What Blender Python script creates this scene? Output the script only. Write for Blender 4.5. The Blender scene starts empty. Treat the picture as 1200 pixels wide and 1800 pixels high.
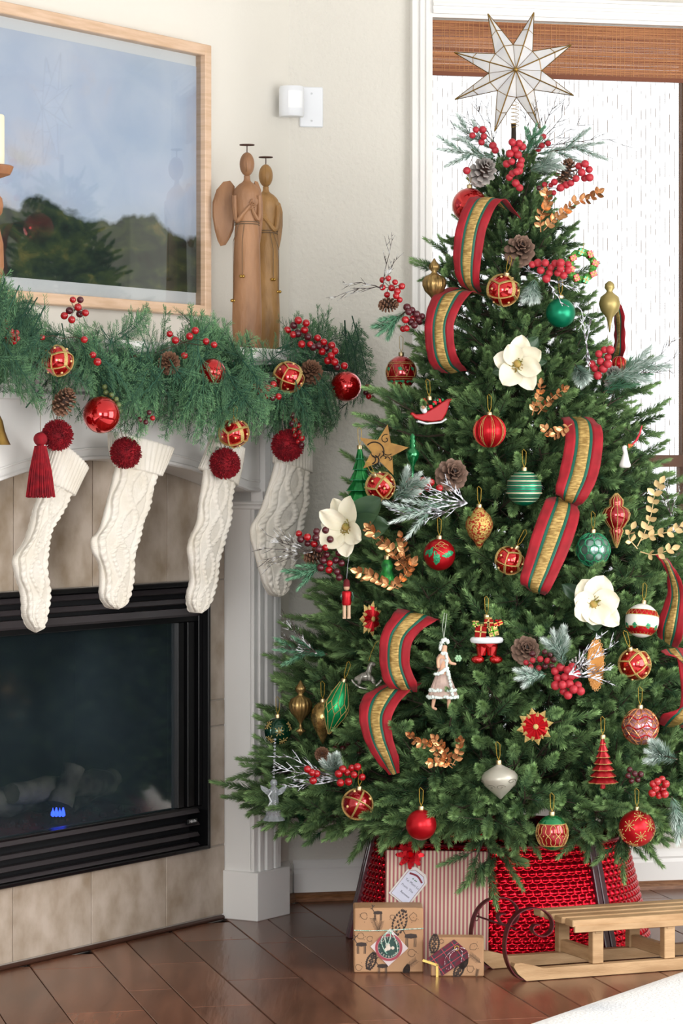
import bpy, math, random
import numpy as np
from mathutils import Vector, Matrix

random.seed(7)
rnd = random.Random(11)
SC = bpy.context.scene
COL = SC.collection
PI = math.pi

# ------------------------------------------------------------------ camera
FPX, HY, CX, CAMZ = 5190.0, 815.0, 600.0, 1.25      # focal length in px of a 1200x1800 frame, horizon row
cam_d = bpy.data.cameras.new('camera')
cam = bpy.data.objects.new('camera', cam_d)
COL.objects.link(cam)
cam.location = (0, 0, CAMZ)
cam.rotation_euler = (PI / 2, 0, 0)
cam_d.sensor_fit = 'VERTICAL'
cam_d.sensor_height = 36
cam_d.lens = FPX / 1800 * 36
cam_d.shift_y = (HY - 900) / 1800
cam_d.clip_end = 100
SC.camera = cam

# ------------------------------------------------------------------ light
SC.view_settings.view_transform = 'Standard'
SC.view_settings.look = 'None'
SC.view_settings.gamma = 1
SC.view_settings.use_curve_mapping = False
SC.view_settings.exposure = 0.42
world = bpy.data.worlds.new('overcast_sky')
SC.world = world
world.use_nodes = True
world.node_tree.nodes['Background'].inputs['Color'].default_value = (0.93, 0.97, 1.0, 1)
world.node_tree.nodes['Background'].inputs['Strength'].default_value = 1.6


def area(name, loc, target, sx, sy, power, col=(1, 1, 1)):
    d = bpy.data.lights.new(name, 'AREA')
    d.shape = 'RECTANGLE'
    d.size, d.size_y, d.energy, d.color = sx, sy, power, col
    o = bpy.data.objects.new(name, d)
    COL.objects.link(o)
    o.location = loc
    o.rotation_euler = (Vector(target) - Vector(loc)).to_track_quat('-Z', 'Y').to_euler()
    return o


# daylight of the room's other windows: right wall, and behind the camera
area('right_window_daylight', (2.75, 5.9, 1.35), (0.2, 7.6, 1.0), 1.9, 2.0, 58, (1.0, 0.99, 0.98))
area('rear_window_daylight', (-1.2, -0.6, 1.7), (0.1, 8, 1.1), 3.0, 2.0, 215, (0.98, 0.99, 1.0))
area('front_right_window_daylight', (2.45, 2.2, 1.5), (0.1, 7.6, 1.0), 2.2, 2.0, 62, (0.99, 0.99, 1.0))

# ------------------------------------------------------------------ frame of the room
EPS = math.radians(13.2)
W = Vector((math.cos(EPS), math.sin(EPS), 0))            # along the window wall
NW = Vector((math.sin(EPS), -math.cos(EPS), 0))          # into the room from the window wall
AL = math.radians(31.8)
D = Vector((math.sin(AL), math.cos(AL), 0))              # along the fireplace wall, towards the corner
N = Vector((math.cos(AL), -math.sin(AL), 0))             # into the room from the fireplace wall
C = Vector((-0.151, 8.445, 0))                           # their corner on the floor
UP = Vector((0, 0, 1))


def P(px, py, y):
    return Vector(((px - CX) / FPX * y, y, CAMZ - (py - HY) / FPX * y))


def ray_plane(px, base, nrm):
    k = (px - CX) / FPX                                   # X = k*Y ; (k*Y - bx)*nx + (Y - by)*ny = 0
    return (base.x * nrm.x + base.y * nrm.y) / (k * nrm.x + nrm.y)


def FY(px, o):
    return ray_plane(px, C + N * o, N)


def FT(px, o):                                            # distance from the corner along the fireplace wall
    y = FY(px, o)
    p = Vector(((px - CX) / FPX * y, y, 0))
    return -(p - C).dot(D)


def FZ(px, py, o):
    return CAMZ - (py - HY) / FPX * FY(px, o)


def F(t, o, z):
    return C - D * t + N * o + UP * z


def WS(px, o=0):
    y = ray_plane(px, C + NW * o, NW)
    p = Vector(((px - CX) / FPX * y, y, 0))
    return (p - C).dot(W), y


def WZ(px, py, o=0):
    return CAMZ - (py - HY) / FPX * WS(px, o)[1]


def WP(s, o, z):
    return C + W * s + NW * o + UP * z


def floor_y(py):
    return FPX * CAMZ / (py - HY)


# ------------------------------------------------------------------ materials
def lin(h):
    h = h.lstrip('#')
    r = []
    for i in (0, 2, 4):
        c = int(h[i:i + 2], 16) / 255
        r.append(c / 12.92 if c <= .04045 else ((c + .055) / 1.055) ** 2.4)
    return (*r, 1)


MATS = {}


def M(name, col, rough=.5, metal=0, col2=None, nscale=8, nstretch=None, bump=None, bscale=60, coat=0, sheen=0,
      trans=0, ior=1.45, emit=0, attr=None, objrand=0, thin=None, detail=3, coords='Object', spec=.5, ramp=(.35, .65), sub=0):
    if name in MATS:
        return MATS[name]
    m = bpy.data.materials.new(name)
    m.use_nodes = True
    nt = m.node_tree
    b = nt.nodes['Principled BSDF']
    b.inputs['Base Color'].default_value = lin(col)
    b.inputs['Roughness'].default_value = rough
    b.inputs['Metallic'].default_value = metal
    b.inputs['IOR'].default_value = ior
    b.inputs['Coat Weight'].default_value = coat
    b.inputs['Coat Roughness'].default_value = .08
    b.inputs['Sheen Weight'].default_value = sheen
    b.inputs['Transmission Weight'].default_value = trans
    b.inputs['Specular IOR Level'].default_value = spec
    if sub:
        b.inputs['Subsurface Weight'].default_value = sub
        b.inputs['Subsurface Radius'].default_value = (.02, .012, .008)
    if emit:
        b.inputs['Emission Color'].default_value = lin(col)
        b.inputs['Emission Strength'].default_value = emit
    tc = nt.nodes.new('ShaderNodeTexCoord')
    mp = nt.nodes.new('ShaderNodeMapping')
    nt.links.new(tc.outputs[coords], mp.inputs[0])
    if nstretch:
        mp.inputs['Scale'].default_value = nstretch
    last = None
    if col2:
        if attr:
            n = nt.nodes.new('ShaderNodeAttribute')
            n.attribute_name = attr
            fac = n.outputs['Fac']
        else:
            n = nt.nodes.new('ShaderNodeTexNoise')
            n.inputs['Scale'].default_value = nscale
            n.inputs['Detail'].default_value = detail
            nt.links.new(mp.outputs[0], n.inputs['Vector'])
            r = nt.nodes.new('ShaderNodeMapRange')
            r.inputs['From Min'].default_value, r.inputs['From Max'].default_value = ramp
            nt.links.new(n.outputs['Fac'], r.inputs['Value'])
            fac = r.outputs[0]
        mx = nt.nodes.new('ShaderNodeMix')
        mx.data_type = 'RGBA'
        mx.inputs[6].default_value = lin(col)
        mx.inputs[7].default_value = lin(col2)
        nt.links.new(fac, mx.inputs[0])
        last = mx.outputs[2]
    if objrand:
        oi = nt.nodes.new('ShaderNodeObjectInfo')
        hs = nt.nodes.new('ShaderNodeHueSaturation')
        r = nt.nodes.new('ShaderNodeMapRange')
        r.inputs['To Min'].default_value, r.inputs['To Max'].default_value = 1 - objrand, 1 + objrand
        nt.links.new(oi.outputs['Random'], r.inputs['Value'])
        nt.links.new(r.outputs[0], hs.inputs['Value'])
        if last:
            nt.links.new(last, hs.inputs['Color'])
        else:
            hs.inputs['Color'].default_value = lin(col)
        last = hs.outputs[0]
    if last:
        nt.links.new(last, b.inputs['Base Color'])
    if bump:
        n = nt.nodes.new('ShaderNodeTexNoise')
        n.inputs['Scale'].default_value = bscale
        n.inputs['Detail'].default_value = 4
        nt.links.new(mp.outputs[0], n.inputs['Vector'])
        bp = nt.nodes.new('ShaderNodeBump')
        bp.inputs['Strength'].default_value = 1
        bp.inputs['Distance'].default_value = bump
        nt.links.new(n.outputs['Fac'], bp.inputs['Height'])
        nt.links.new(bp.outputs[0], b.inputs['Normal'])
    MATS[name] = m
    return m


# ------------------------------------------------------------------ geometry
class G:
    """Collects vertices and faces, then links them as one mesh object."""

    def __init__(s):
        s.v, s.f, s.a = [], [], []

    def add(s, vs, fs, a=None):
        k = len(s.v)
        s.v += [tuple(x) for x in vs]
        s.f += [tuple(i + k for i in f) for f in fs]
        if a is not None:
            s.a += list(a)
        return s

    def box(s, c, sz, R=None, bev=0.0):
        hx, hy, hz = sz[0] / 2, sz[1] / 2, sz[2] / 2
        R = R or Matrix.Identity(3)
        c = Vector(c)
        if bev <= 0:
            vs = [c + R @ Vector((x * hx, y * hy, z * hz)) for x in (-1, 1) for y in (-1, 1) for z in (-1, 1)]
            fs = [(0, 1, 3, 2), (4, 6, 7, 5), (0, 4, 5, 1), (2, 3, 7, 6), (0, 2, 6, 4), (1, 5, 7, 3)]
            return s.add(vs, fs)
        b = min(bev, hx * .9, hy * .9, hz * .9)
        vs, idx = [], {}
        for x in (-1, 1):
            for y in (-1, 1):
                for z in (-1, 1):
                    for k in range(3):
                        p = [hx - b, hy - b, hz - b]
                        p[k] += b
                        idx[(x, y, z, k)] = len(vs)
                        vs.append(c + R @ Vector((x * p[0], y * p[1], z * p[2])))
        fs = []
        for k in range(3):
            i, j = (k + 1) % 3, (k + 2) % 3
            for sgn in (-1, 1):
                q = []
                for (a, b2) in ((-1, -1), (1, -1), (1, 1), (-1, 1)):
                    t = [0, 0, 0]
                    t[k], t[i], t[j] = sgn, a, b2
                    q.append(idx[(*t, k)])
                fs.append(tuple(q) if sgn > 0 else tuple(q[::-1]))
            for a in (-1, 1):
                for b2 in (-1, 1):
                    q = []
                    for (e, kk) in ((-1, i), (1, i), (1, j), (-1, j)):
                        t = [0, 0, 0]
                        t[i], t[j], t[k] = a, b2, e
                        q.append(idx[(*t, kk)])
                    fs.append(tuple(q) if a * b2 > 0 else tuple(q[::-1]))
        for x in (-1, 1):
            for y in (-1, 1):
                for z in (-1, 1):
                    q = [idx[(x, y, z, k)] for k in range(3)]
                    fs.append(tuple(q) if x * y * z > 0 else tuple(q[::-1]))
        return s.add(vs, fs)

    def tube(s, pts, r, n=6, cap=True, flat=1.0, up=None, closed=False):
        pts = [Vector(p) for p in pts]
        L = len(pts)
        rr = r if isinstance(r, (list, tuple)) else [r] * L
        vs, fs = [], []
        prev = None
        for i, p in enumerate(pts):
            if closed:
                t = pts[(i + 1) % L] - pts[i - 1]
            else:
                t = pts[min(i + 1, L - 1)] - pts[max(i - 1, 0)]
            t = t.normalized() if t.length > 1e-9 else Vector((0, 0, 1))
            if prev is None:
                a = Vector(up) if up is not None else (Vector((0, 0, 1)) if abs(t.z) < .9 else Vector((1, 0, 0)))
            else:
                a = prev
            a = (a - t * a.dot(t))
            a = a.normalized() if a.length > 1e-6 else t.orthogonal().normalized()
            prev = a
            b = t.cross(a)
            for k in range(n):
                g = 2 * PI * k / n
                vs.append(p + a * (math.cos(g) * rr[i] * flat) + b * (math.sin(g) * rr[i]))
        for i in range(L if closed else L - 1):
            i2 = (i + 1) % L
            for k in range(n):
                k2 = (k + 1) % n
                fs.append((i * n + k, i * n + k2, i2 * n + k2, i2 * n + k))
        if cap and not closed:
            fs.append(tuple(range(n))[::-1])
            fs.append(tuple((L - 1) * n + k for k in range(n)))
        return s.add(vs, fs)

    def lathe(s, prof, n=24, c=(0, 0, 0), R=None, flute=0, fl_n=0, sx=1, sy=1, twist=0):
        c = Vector(c)
        vs, fs = [], []
        for i, (r, z) in enumerate(prof):
            for k in range(n):
                g = 2 * PI * k / n
                q = r * (1 + (flute * math.cos(fl_n * g + twist * z) if flute else 0))
                p = Vector((q * math.cos(g) * sx, q * math.sin(g) * sy, z))
                vs.append(c + (R @ p if R else p))
        for i in range(len(prof) - 1):
            for k in range(n):
                k2 = (k + 1) % n
                fs.append((i * n + k, i * n + k2, (i + 1) * n + k2, (i + 1) * n + k))
        fs.append(tuple(range(n))[::-1])
        fs.append(tuple((len(prof) - 1) * n + k for k in range(n)))
        return s.add(vs, fs)

    def ball(s, c, r, n=16, m=10, R=None, sq=(1, 1, 1)):
        c = Vector(c)
        vs, fs = [c + (R @ Vector((0, 0, r * sq[2])) if R else Vector((0, 0, r * sq[2])))], []
        for i in range(1, m):
            th = PI * i / m
            for k in range(n):
                g = 2 * PI * k / n
                p = Vector((r * math.sin(th) * math.cos(g) * sq[0], r * math.sin(th) * math.sin(g) * sq[1], r * math.cos(th) * sq[2]))
                vs.append(c + (R @ p if R else p))
        p = Vector((0, 0, -r * sq[2]))
        vs.append(c + (R @ p if R else p))
        for k in range(n):
            k2 = (k + 1) % n
            fs.append((0, 1 + k, 1 + k2))
            for i in range(m - 2):
                a = 1 + i * n
                fs.append((a + k, a + n + k, a + n + k2, a + k2))
            a = 1 + (m - 2) * n
            fs.append((a + k, len(vs) - 1, a + k2))
        return s.add(vs, fs)

    def grid(s, pts, nu, nv, closed=False):
        fs = []
        for i in range(nu - 1):
            for j in range(nv if closed else nv - 1):
                j2 = (j + 1) % nv
                fs.append((i * nv + j, i * nv + j2, (i + 1) * nv + j2, (i + 1) * nv + j))
        return s.add(pts, fs)

    def prism(s, poly, fn, d0, d1):
        """poly: 2D outline; fn(x, y, d) -> point; a closed extrusion between the depths d0 and d1."""
        n = len(poly)
        vs = [fn(x, y, d0) for x, y in poly] + [fn(x, y, d1) for x, y in poly]
        fs = [tuple(range(n)), tuple(range(2 * n - 1, n - 1, -1))]
        fs += [(i, n + i, n + (i + 1) % n, (i + 1) % n) for i in range(n)]
        return s.add(vs, fs)

    def mesh(s, name, mat, smooth=False):
        me = bpy.data.meshes.new(name)
        me.from_pydata([tuple(v) for v in s.v], [], s.f)
        for m in (mat if isinstance(mat, (list, tuple)) else [mat]):
            me.materials.append(m)
        if s.a:
            at = me.attributes.new('nt', 'FLOAT', 'POINT')
            at.data.foreach_set('value', s.a)
        if smooth:
            me.shade_smooth()
            if smooth != 'all':
                me.set_sharp_from_angle(angle=math.radians(42))
        return me


ORG = {}


def place(name, me, parent=None, loc=(0, 0, 0), rot=None, scale=None, world=None):
    o = bpy.data.objects.new(name, me)
    COL.objects.link(o)
    if parent is not None:
        o.parent = parent
    o.location = loc
    if rot is not None:
        if isinstance(rot, Matrix):
            o.rotation_euler = rot.to_euler()
        else:
            o.rotation_euler = rot
    if scale is not None:
        o.scale = scale if isinstance(scale, (tuple, list)) else (scale,) * 3
    return o


def tag(o, label=None, cat=None, group=None, kind=None):
    if label:
        o['label'] = label
    if cat:
        o['category'] = cat
    if group:
        o['group'] = group
    if kind:
        o['kind'] = kind
    return o


def thing(name, loc, label, cat, group=None, rot=None):
    o = place(name, None, None, loc, rot)
    o.empty_display_size = .02
    ORG[o] = Vector(loc)
    return tag(o, label, cat, group)


def build(g, name, mat, parent=None, smooth=False, local=False, label=None, kind=None):
    """g in world coordinates (or in the parent's own when local); the parent carries no rotation when not local."""
    off = Vector((0, 0, 0))
    if not local:
        if parent is not None:
            off = ORG[parent]
        else:
            xs = np.array([tuple(v) for v in g.v])
            lo, hi = xs.min(0), xs.max(0)
            off = Vector(((lo[0] + hi[0]) / 2, (lo[1] + hi[1]) / 2, lo[2]))
        g.v = [(v[0] - off.x, v[1] - off.y, v[2] - off.z) for v in g.v]
    o = place(name, g.mesh(name, mat, smooth), parent)
    if parent is None and not local:
        o.location = off
        ORG[o] = Vector(off)
    else:
        ORG[o] = ORG.get(parent, Vector((0, 0, 0)))
    if label:
        o['label'] = label
    if kind:
        o['kind'] = kind
    return o


def struct(g, name, mat, parent=None, smooth=False):
    o = build(g, name, mat, parent, smooth)
    if parent is None:
        o['kind'] = 'structure'
    return o


def frame3(x, y, z):
    return Matrix((x, y, z)).transposed()


FR = frame3(D, N, UP)            # local x along fireplace wall to the corner, y into the room
WR = frame3(W, NW, UP)


def fbox(g, t0, t1, o0, o1, z0, z1, bev=0):
    return g.box(F((t0 + t1) / 2, (o0 + o1) / 2, (z0 + z1) / 2), (abs(t1 - t0), abs(o1 - o0), abs(z1 - z0)), FR, bev)


def wbox(g, s0, s1, o0, o1, z0, z1, bev=0):
    return g.box(WP((s0 + s1) / 2, (o0 + o1) / 2, (z0 + z1) / 2), (abs(s1 - s0), abs(o1 - o0), abs(z1 - z0)), WR, bev)

# ================================================================== the room
m_wall = M('wall_paint', 'd9d5cc', .7, bump=.0035, bscale=75, detail=2)
m_wall_smooth_lit = M('smooth_wall_paint_lit', 'e3dfd6', .6, bump=.0006, bscale=90)  # same paint as the other walls; its brighter light is put into the tone
m_trim = M('white_trim_paint', 'ebe9e6', .32)
m_ceil = M('ceiling_paint', 'efeeea', .8)
m_brownround = M('stained_quarter_round', '8a5f3f', .4, col2='6d4529', nscale=30, nstretch=(1, 1, 8))
m_dark = M('dark_gap', '120c0a', .8)

CEIL = 2.75
# floor
WOOD1 = dict(rough=.27, col2='4f3022', nscale=5, detail=8, objrand=.24, bump=.0008, bscale=14, ramp=(.2, .85))
m_plank = M('walnut_plank', '875a45', nstretch=(6, .7, 1), **WOOD1)
m_floor = M('floor_base', '2a1811', .5)
g = G()
room = [C, C + W * 3.2, C + W * 3.2 + NW * 10.5, C + NW * 10.5 - W * 2.8, C - D * 2.6 - W * .6 + NW * .1, C - D * 2.6]
g.add([Vector((p.x, p.y, -.012)) for p in room] + [Vector((p.x, p.y, -.06)) for p in room],
      [tuple(range(5, -1, -1)), tuple(range(6, 12))] + [(i, (i + 1) % 6, 6 + (i + 1) % 6, 6 + i) for i in range(6)])
floor = struct(g, 'floor', m_floor)
floor['label'] = 'dark walnut plank floor'
# planks: rows across W, each row cut into lengths along NW
seams = [.923]
wd = [.182, .110, .146]
i = 0
while seams[-1] < 2.95:
    seams.append(seams[-1] + wd[i % 3]); i += 1
i = -1
while seams[0] > .15:
    seams.insert(0, seams[0] - wd[i % 3]); i -= 1
offC = C.dot(W)
pr = random.Random(5)
cv = C.dot(NW)
pm = {}
for r in range(len(seams) - 1):
    s0, s1 = seams[r] - offC, seams[r + 1] - offC
    v = -.25 - pr.random() * .4
    while v < 2.9:
        ln = pr.choice([.42, .6, .75, .9, 1.1, 1.3])
        a, b = max(v, -0.0), v + ln
        # keep the row inside the room: in front of the fireplace wall
        def keep(s, vv):
            p = C + W * s + NW * vv
            return (p - C).dot(N) > .03
        if b > .0:
            a2 = a
            while a2 < b - .03 and not (keep(s0, a2) and keep(s1, a2)):
                a2 += .01
            if not keep((s0 + s1) / 2, b):
                v = b; continue
            a2 = a if keep(s0, a) else max(a, a2 - .12)
            if b - a2 > .02:
                g = G()
                wbox(g, s0 + .0012, s1 - .0012, a2 + .001, b - .001, -.012, .0, .0016)
                o = build(g, 'plank', m_plank, floor)
        v = b

# walls
sl, _ = WS(758)
zt = WZ(760, 31)
win_s0, win_s1, win_z0, win_z1 = sl, sl + 1.62, .32, zt
g = G()
wbox(g, 0, win_s0, -.12, 0, -.06, CEIL)
wbox(g, win_s1, 3.3, -.12, 0, -.06, CEIL)
wbox(g, win_s0, win_s1, -.12, 0, -.06, win_z0)
wbox(g, win_s0, win_s1, -.12, 0, win_z1, CEIL)
struct(g, 'wall_rear', m_wall)
g = G()
fbox(g, 0, .2, -.1, 0, -.06, CEIL)
fbox(g, .2, 2.7, -.1, 0, -.06, .02)
fbox(g, 1.9, 2.7, -.1, 0, .02, CEIL)
fbox(g, .2, 1.9, -.1, 0, 1.2, CEIL)
fbox(g, .2, .44, -.1, 0, .02, 1.2)
struct(g, 'wall_fireplace', m_wall_smooth_lit)
g = G()
a = C - D * 2.6
g.box(a - W * .6 + NW * 4.8 - W * 1.1 + UP * 1.35, (.1, 10.2, 2.9), frame3(W, NW, UP))
struct(g, 'wall_left', m_wall)
g = G()
wbox(g, 3.2, 3.3, 0, 10.6, -.06, CEIL)
struct(g, 'wall_right', m_wall)
g = G()
wbox(g, -3.6, 3.3, 10.5, 10.6, -.06, CEIL)
struct(g, 'wall_front', m_wall)
g = G()
wbox(g, -3.8, 3.4, -.2, 10.7, CEIL, CEIL + .1)
struct(g, 'ceiling', m_ceil)
g = G()
fbox(g, 2.55, 2.65, -1.6, .05, -.06, CEIL)
struct(g, 'wall_alcove', m_wall)

# window: casing, sashes, glass
cw = WS(760)[0] - WS(722)[0]
g = G()


def casing(g, s0, s1, z0, z1, horiz):
    for k, (a, b, d) in enumerate(((0, .16, .012), (.16, .34, .024), (.34, .5, .019), (.5, .62, .026), (.62, .86, .018), (.86, 1, .03))):
        if horiz:
            wbox(g, s0, s1, 0, d, z0 + (z1 - z0) * a, z0 + (z1 - z0) * b)
        else:
            wbox(g, s0 + (s1 - s0) * (1 - b), s0 + (s1 - s0) * (1 - a), 0, d, z0, z1)


casing(g, win_s0 - cw, win_s0, win_z0 - .06, win_z1 + cw, False)
casing(g, win_s1 + cw, win_s1, win_z0 - .06, win_z1 + cw, False)
casing(g, win_s0, win_s1, win_z1, win_z1 + cw, True)
wbox(g, win_s0 - cw - .02, win_s1 + cw + .02, 0, .05, win_z0 - .03, win_z0)
wbox(g, win_s0 - cw, win_s1 + cw, 0, .018, win_z0 - .1, win_z0 - .03)
win = struct(g, 'window_1', m_trim)
m_sash = M('brown_window_sash', '6b3d22', .5, col2='53301c', nscale=20)
mid = WS(1200, -.08)[0]
zr = WZ(1150, 800, -.08)
for (a, b) in ((win_s0, mid + .02), (mid + .02, win_s1)):
    for (z0, z1, dd) in ((win_z0, zr, -.095), (zr - .035, win_z1, -.075)):
        g = G()
        wbox(g, a - .03, a + .006, dd - .015, dd + .015, z0, z1)
        wbox(g, b - .03, b, dd - .015, dd + .015, z0, z1)
        wbox(g, a, b, dd - .015, dd + .015, z0, z0 + .035)
        wbox(g, a, b, dd - .015, dd + .015, z1 - .03, z1)
        f_ = build(g, 'window_sash', m_sash, win)
        m_glass = M('window_glass', 'ffffff', 0, trans=1, ior=1.0)
        g = G()
        wbox(g, a + .03, b - .03, dd - .002, dd + .002, z0 + .035, z1 - .03)
        build(g, 'pane', m_glass, f_)

# woven shade: valance of bamboo slats over a sheer woven curtain
m_bamboo = M('bamboo_slats', '753d20', .6, col2='b87c4e', nscale=4, nstretch=(.6, .6, 70), detail=3)


def shade_material():
    m = bpy.data.materials.new('sheer_woven_shade')
    m.use_nodes = True
    nt = m.node_tree
    nt.nodes.clear()
    L = nt.links.new
    out = nt.nodes.new('ShaderNodeOutputMaterial')
    tc = nt.nodes.new('ShaderNodeTexCoord')

    def noise(scale, sc, lo, hi):
        mp = nt.nodes.new('ShaderNodeMapping')
        mp.inputs['Rotation'].default_value = (0, 0, -EPS)
        mp2 = nt.nodes.new('ShaderNodeMapping')
        mp2.inputs['Scale'].default_value = sc
        n = nt.nodes.new('ShaderNodeTexNoise')
        n.inputs['Scale'].default_value = scale
        n.inputs['Detail'].default_value = 1
        L(tc.outputs['Object'], mp.inputs[0]); L(mp.outputs[0], mp2.inputs[0]); L(mp2.outputs[0], n.inputs['Vector'])
        r = nt.nodes.new('ShaderNodeMapRange')
        r.inputs['From Min'].default_value, r.inputs['From Max'].default_value = lo, hi
        L(n.outputs['Fac'], r.inputs['Value'])
        return r.outputs[0]
    rot = nt.nodes.new('ShaderNodeMapping')
    rot.inputs['Rotation'].default_value = (0, 0, -EPS)
    L(tc.outputs['Object'], rot.inputs[0])
    sep = nt.nodes.new('ShaderNodeSeparateXYZ'); L(rot.outputs[0], sep.inputs[0])

    def mth(op, a, b_=0.):
        x = nt.nodes.new('ShaderNodeMath'); x.operation = op
        for i_, v_ in enumerate((a, b_)):
            if isinstance(v_, (int, float)):
                x.inputs[i_].default_value = v_
            else:
                L(v_, x.inputs[i_])
        return x.outputs[0]

    def lines(sock, per, duty):
        return mth('LESS_THAN', mth('FRACT', mth('MULTIPLY', sock, 1 / per)), duty)
    reeds = mth('MULTIPLY', lines(sep.outputs['Z'], .0052, .3), noise(1, (7, 1, 90), .42, .66))
    warp = mth('MULTIPLY', lines(sep.outputs['X'], .0148, .13), noise(1, (60, 1, 26), .44, .56))
    fine = mth('MULTIPLY', lines(sep.outputs['X'], .0049, .25), noise(1, (5, 1, 3), .45, .7))
    mx = nt.nodes.new('ShaderNodeMath'); mx.operation = 'MAXIMUM'
    L(mth('MAXIMUM', mth('MULTIPLY', reeds, .45), mth('MULTIPLY', fine, .4)), mx.inputs[0]); L(warp, mx.inputs[1])
    sc = nt.nodes.new('ShaderNodeMapRange')
    sc.inputs['To Min'].default_value, sc.inputs['To Max'].default_value = .28, .92
    L(mx.outputs[0], sc.inputs['Value'])
    tr = nt.nodes.new('ShaderNodeBsdfTransparent')
    di = nt.nodes.new('ShaderNodeBsdfDiffuse'); di.inputs['Color'].default_value = lin('6a5443')
    tl = nt.nodes.new('ShaderNodeBsdfTranslucent'); tl.inputs['Color'].default_value = lin('75604d')
    m1 = nt.nodes.new('ShaderNodeMixShader'); m1.inputs[0].default_value = .5
    L(di.outputs[0], m1.inputs[1]); L(tl.outputs[0], m1.inputs[2])
    m2 = nt.nodes.new('ShaderNodeMixShader')
    L(sc.outputs[0], m2.inputs[0]); L(tr.outputs[0], m2.inputs[1]); L(m1.outputs[0], m2.inputs[2])
    L(m2.outputs[0], out.inputs['Surface'])
    return m


m_sheer = shade_material()
sh = thing('window_shade', WP((win_s0 + win_s1) / 2, -.02, win_z0 + .02), 'woven bamboo roman shade with brown valance in the window', 'window shade')
g = G()
a, b = win_s0 + .006, win_s1 - .006
zb = WZ(766, 128, -.02)
ztop = win_z1 - .004
g.add([WP(a, -.03, win_z0 + .02), WP(b, -.03, win_z0 + .02), WP(b, -.03, ztop), WP(a, -.03, ztop)], [(0, 1, 2, 3)])
build(g, 'sheer_panel', m_sheer, sh)
g = G()
n = 44
for k in range(n):
    z0 = zb + (ztop - zb) * k / n
    hh = (ztop - zb) / n
    wbox(g, a, b, -.018 + rnd.uniform(-.001, .001), -.013, z0 + .0003, z0 + hh * rnd.uniform(.82, .97))
sl_ = build(g, 'slats', m_bamboo, sh, kind='stuff')
g = G()
for k in range(110):
    s_ = a + .01 + (b - a - .02) * (k + rnd.uniform(-.3, .3)) / 110
    wbox(g, s_, s_ + .0012, -.0128, -.0118, zb, ztop)
build(g, 'stitching', M('shade_thread', 'b98456', .8), sh, kind='stuff')
g = G()
wbox(g, a, b, -.02, -.009, zb - .008, zb + .004)
build(g, 'hem', M('bamboo_hem', '6f3a1e', .6), sh)

# baseboards with quarter round
zc = WZ(600, 1515)
m_bb = m_trim


def baseboard(name, p0, p1, nrm):
    g = G()
    prof = [(0, .012), (.016, .012), (.016, .078), (.012, .088), (.014, .094), (.008, .108), (.004, .114), (0, .116)]
    vs = [p + nrm * a + UP * b for p in (p0, p1) for a, b in prof]
    n = len(prof)
    g.add(vs, [(i, i + 1, n + i + 1, n + i) for i in range(n - 1)] + [tuple(range(n))[::-1], tuple(range(n, 2 * n))])
    bb = struct(g, name, m_bb)
    g = G()
    prof = [(.0, 0), (.034, 0), (.033, .01), (.028, .018), (.02, .024), (0, .025)]
    n = len(prof)
    vs = [p + nrm * a + UP * b for p in (p0, p1) for a, b in prof]
    g.add(vs, [(i, i + 1, n + i + 1, n + i) for i in range(n - 1)] + [tuple(range(n))[::-1], tuple(range(n, 2 * n))])
    build(g, 'quarter_round', m_brownround, bb)


baseboard('baseboard_rear', C + W * .012, C + W * 3.2, NW)
baseboard('baseboard_fireplace', C - D * .005, C - D * .2, N)

# ================================================================== fireplace
m_tile = M('travertine_tile', 'bfb1a3', .3, col2='958470', nscale=13, detail=8, bump=.0008, bscale=40, objrand=.05, ramp=(.32, .7), nstretch=(1, 1, .85))
m_grout = M('grout', 'b3aaa0', .9)
m_black = M('black_painted_metal', '0b0b0d', .34, spec=.4)
m_blackg = M('dark_louvre_metal', '3b3638', .38, metal=.2)  # greyer than the frame: the slats' highlight is put into the colour
fp = thing('fireplace', F(.9, 0, 0), 'white fireplace surround with travertine tiles and black gas firebox', 'fireplace')
TO = .027
T = lambda px, o=TO: FT(px, o)
fx1 = T(361)                      # firebox right edge (small t)
fx0 = T(0) + .32                  # left edge, out of frame
fz0, fz1 = FZ(360, 1491, TO), FZ(330, 1022, TO)
# grout backing around the opening
g = G()
tL = 1.86
fbox(g, .36, fx1 + .004, .0, TO - .004, 0, 1.4)
fbox(g, fx0 - .004, tL, .0, TO - .004, 0, 1.4)
fbox(g, fx1, fx0, .0, TO - .004, 0, fz0 + .004)
fbox(g, fx1, fx0, .0, TO - .004, fz1 - .004, 1.4)
build(g, 'grout', m_grout, fp)


def ftile(t0, t1, z0, z1):
    g = G()
    q = .0017
    fbox(g, t0 + q, t1 - q, TO - .006, TO, z0 + q, z1 - q, .0012)
    build(g, 'tile', m_tile, fp)


ts = [T(391) - .012, T(292), T(161), T(23)]
step = T(23) - T(161)
ts += [ts[-1] + step, ts[-1] + 2 * step]
for k in range(len(ts) - 1):
    ftile(ts[k], ts[k + 1], .012, fz0)
tt = [fx1, T(294), T(163), T(24)]
tt += [tt[-1] + step, fx0]
for k in range(len(tt) - 1):
    ftile(tt[k], tt[k + 1], fz1, fz1 + .33)
z1_, z2_ = FZ(375, 1231, TO), FZ(375, 1277, TO)
for a, b in ((fz0, z2_), (z2_, z1_), (z1_, fz1 + .0), (fz1, fz1 + .33)):
    ftile(ts[0], fx1, a, b)
g = G()
fbox(g, .38, tL, TO - .002, TO + .012, 0, .012, .004)
build(g, 'shoe_moulding', M('dark_wood_shoe', '3d241a', .4), fp)

# pilasters (right one seen, left one beyond the frame at the mirrored place)
b0, b1 = .2095, .374


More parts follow.
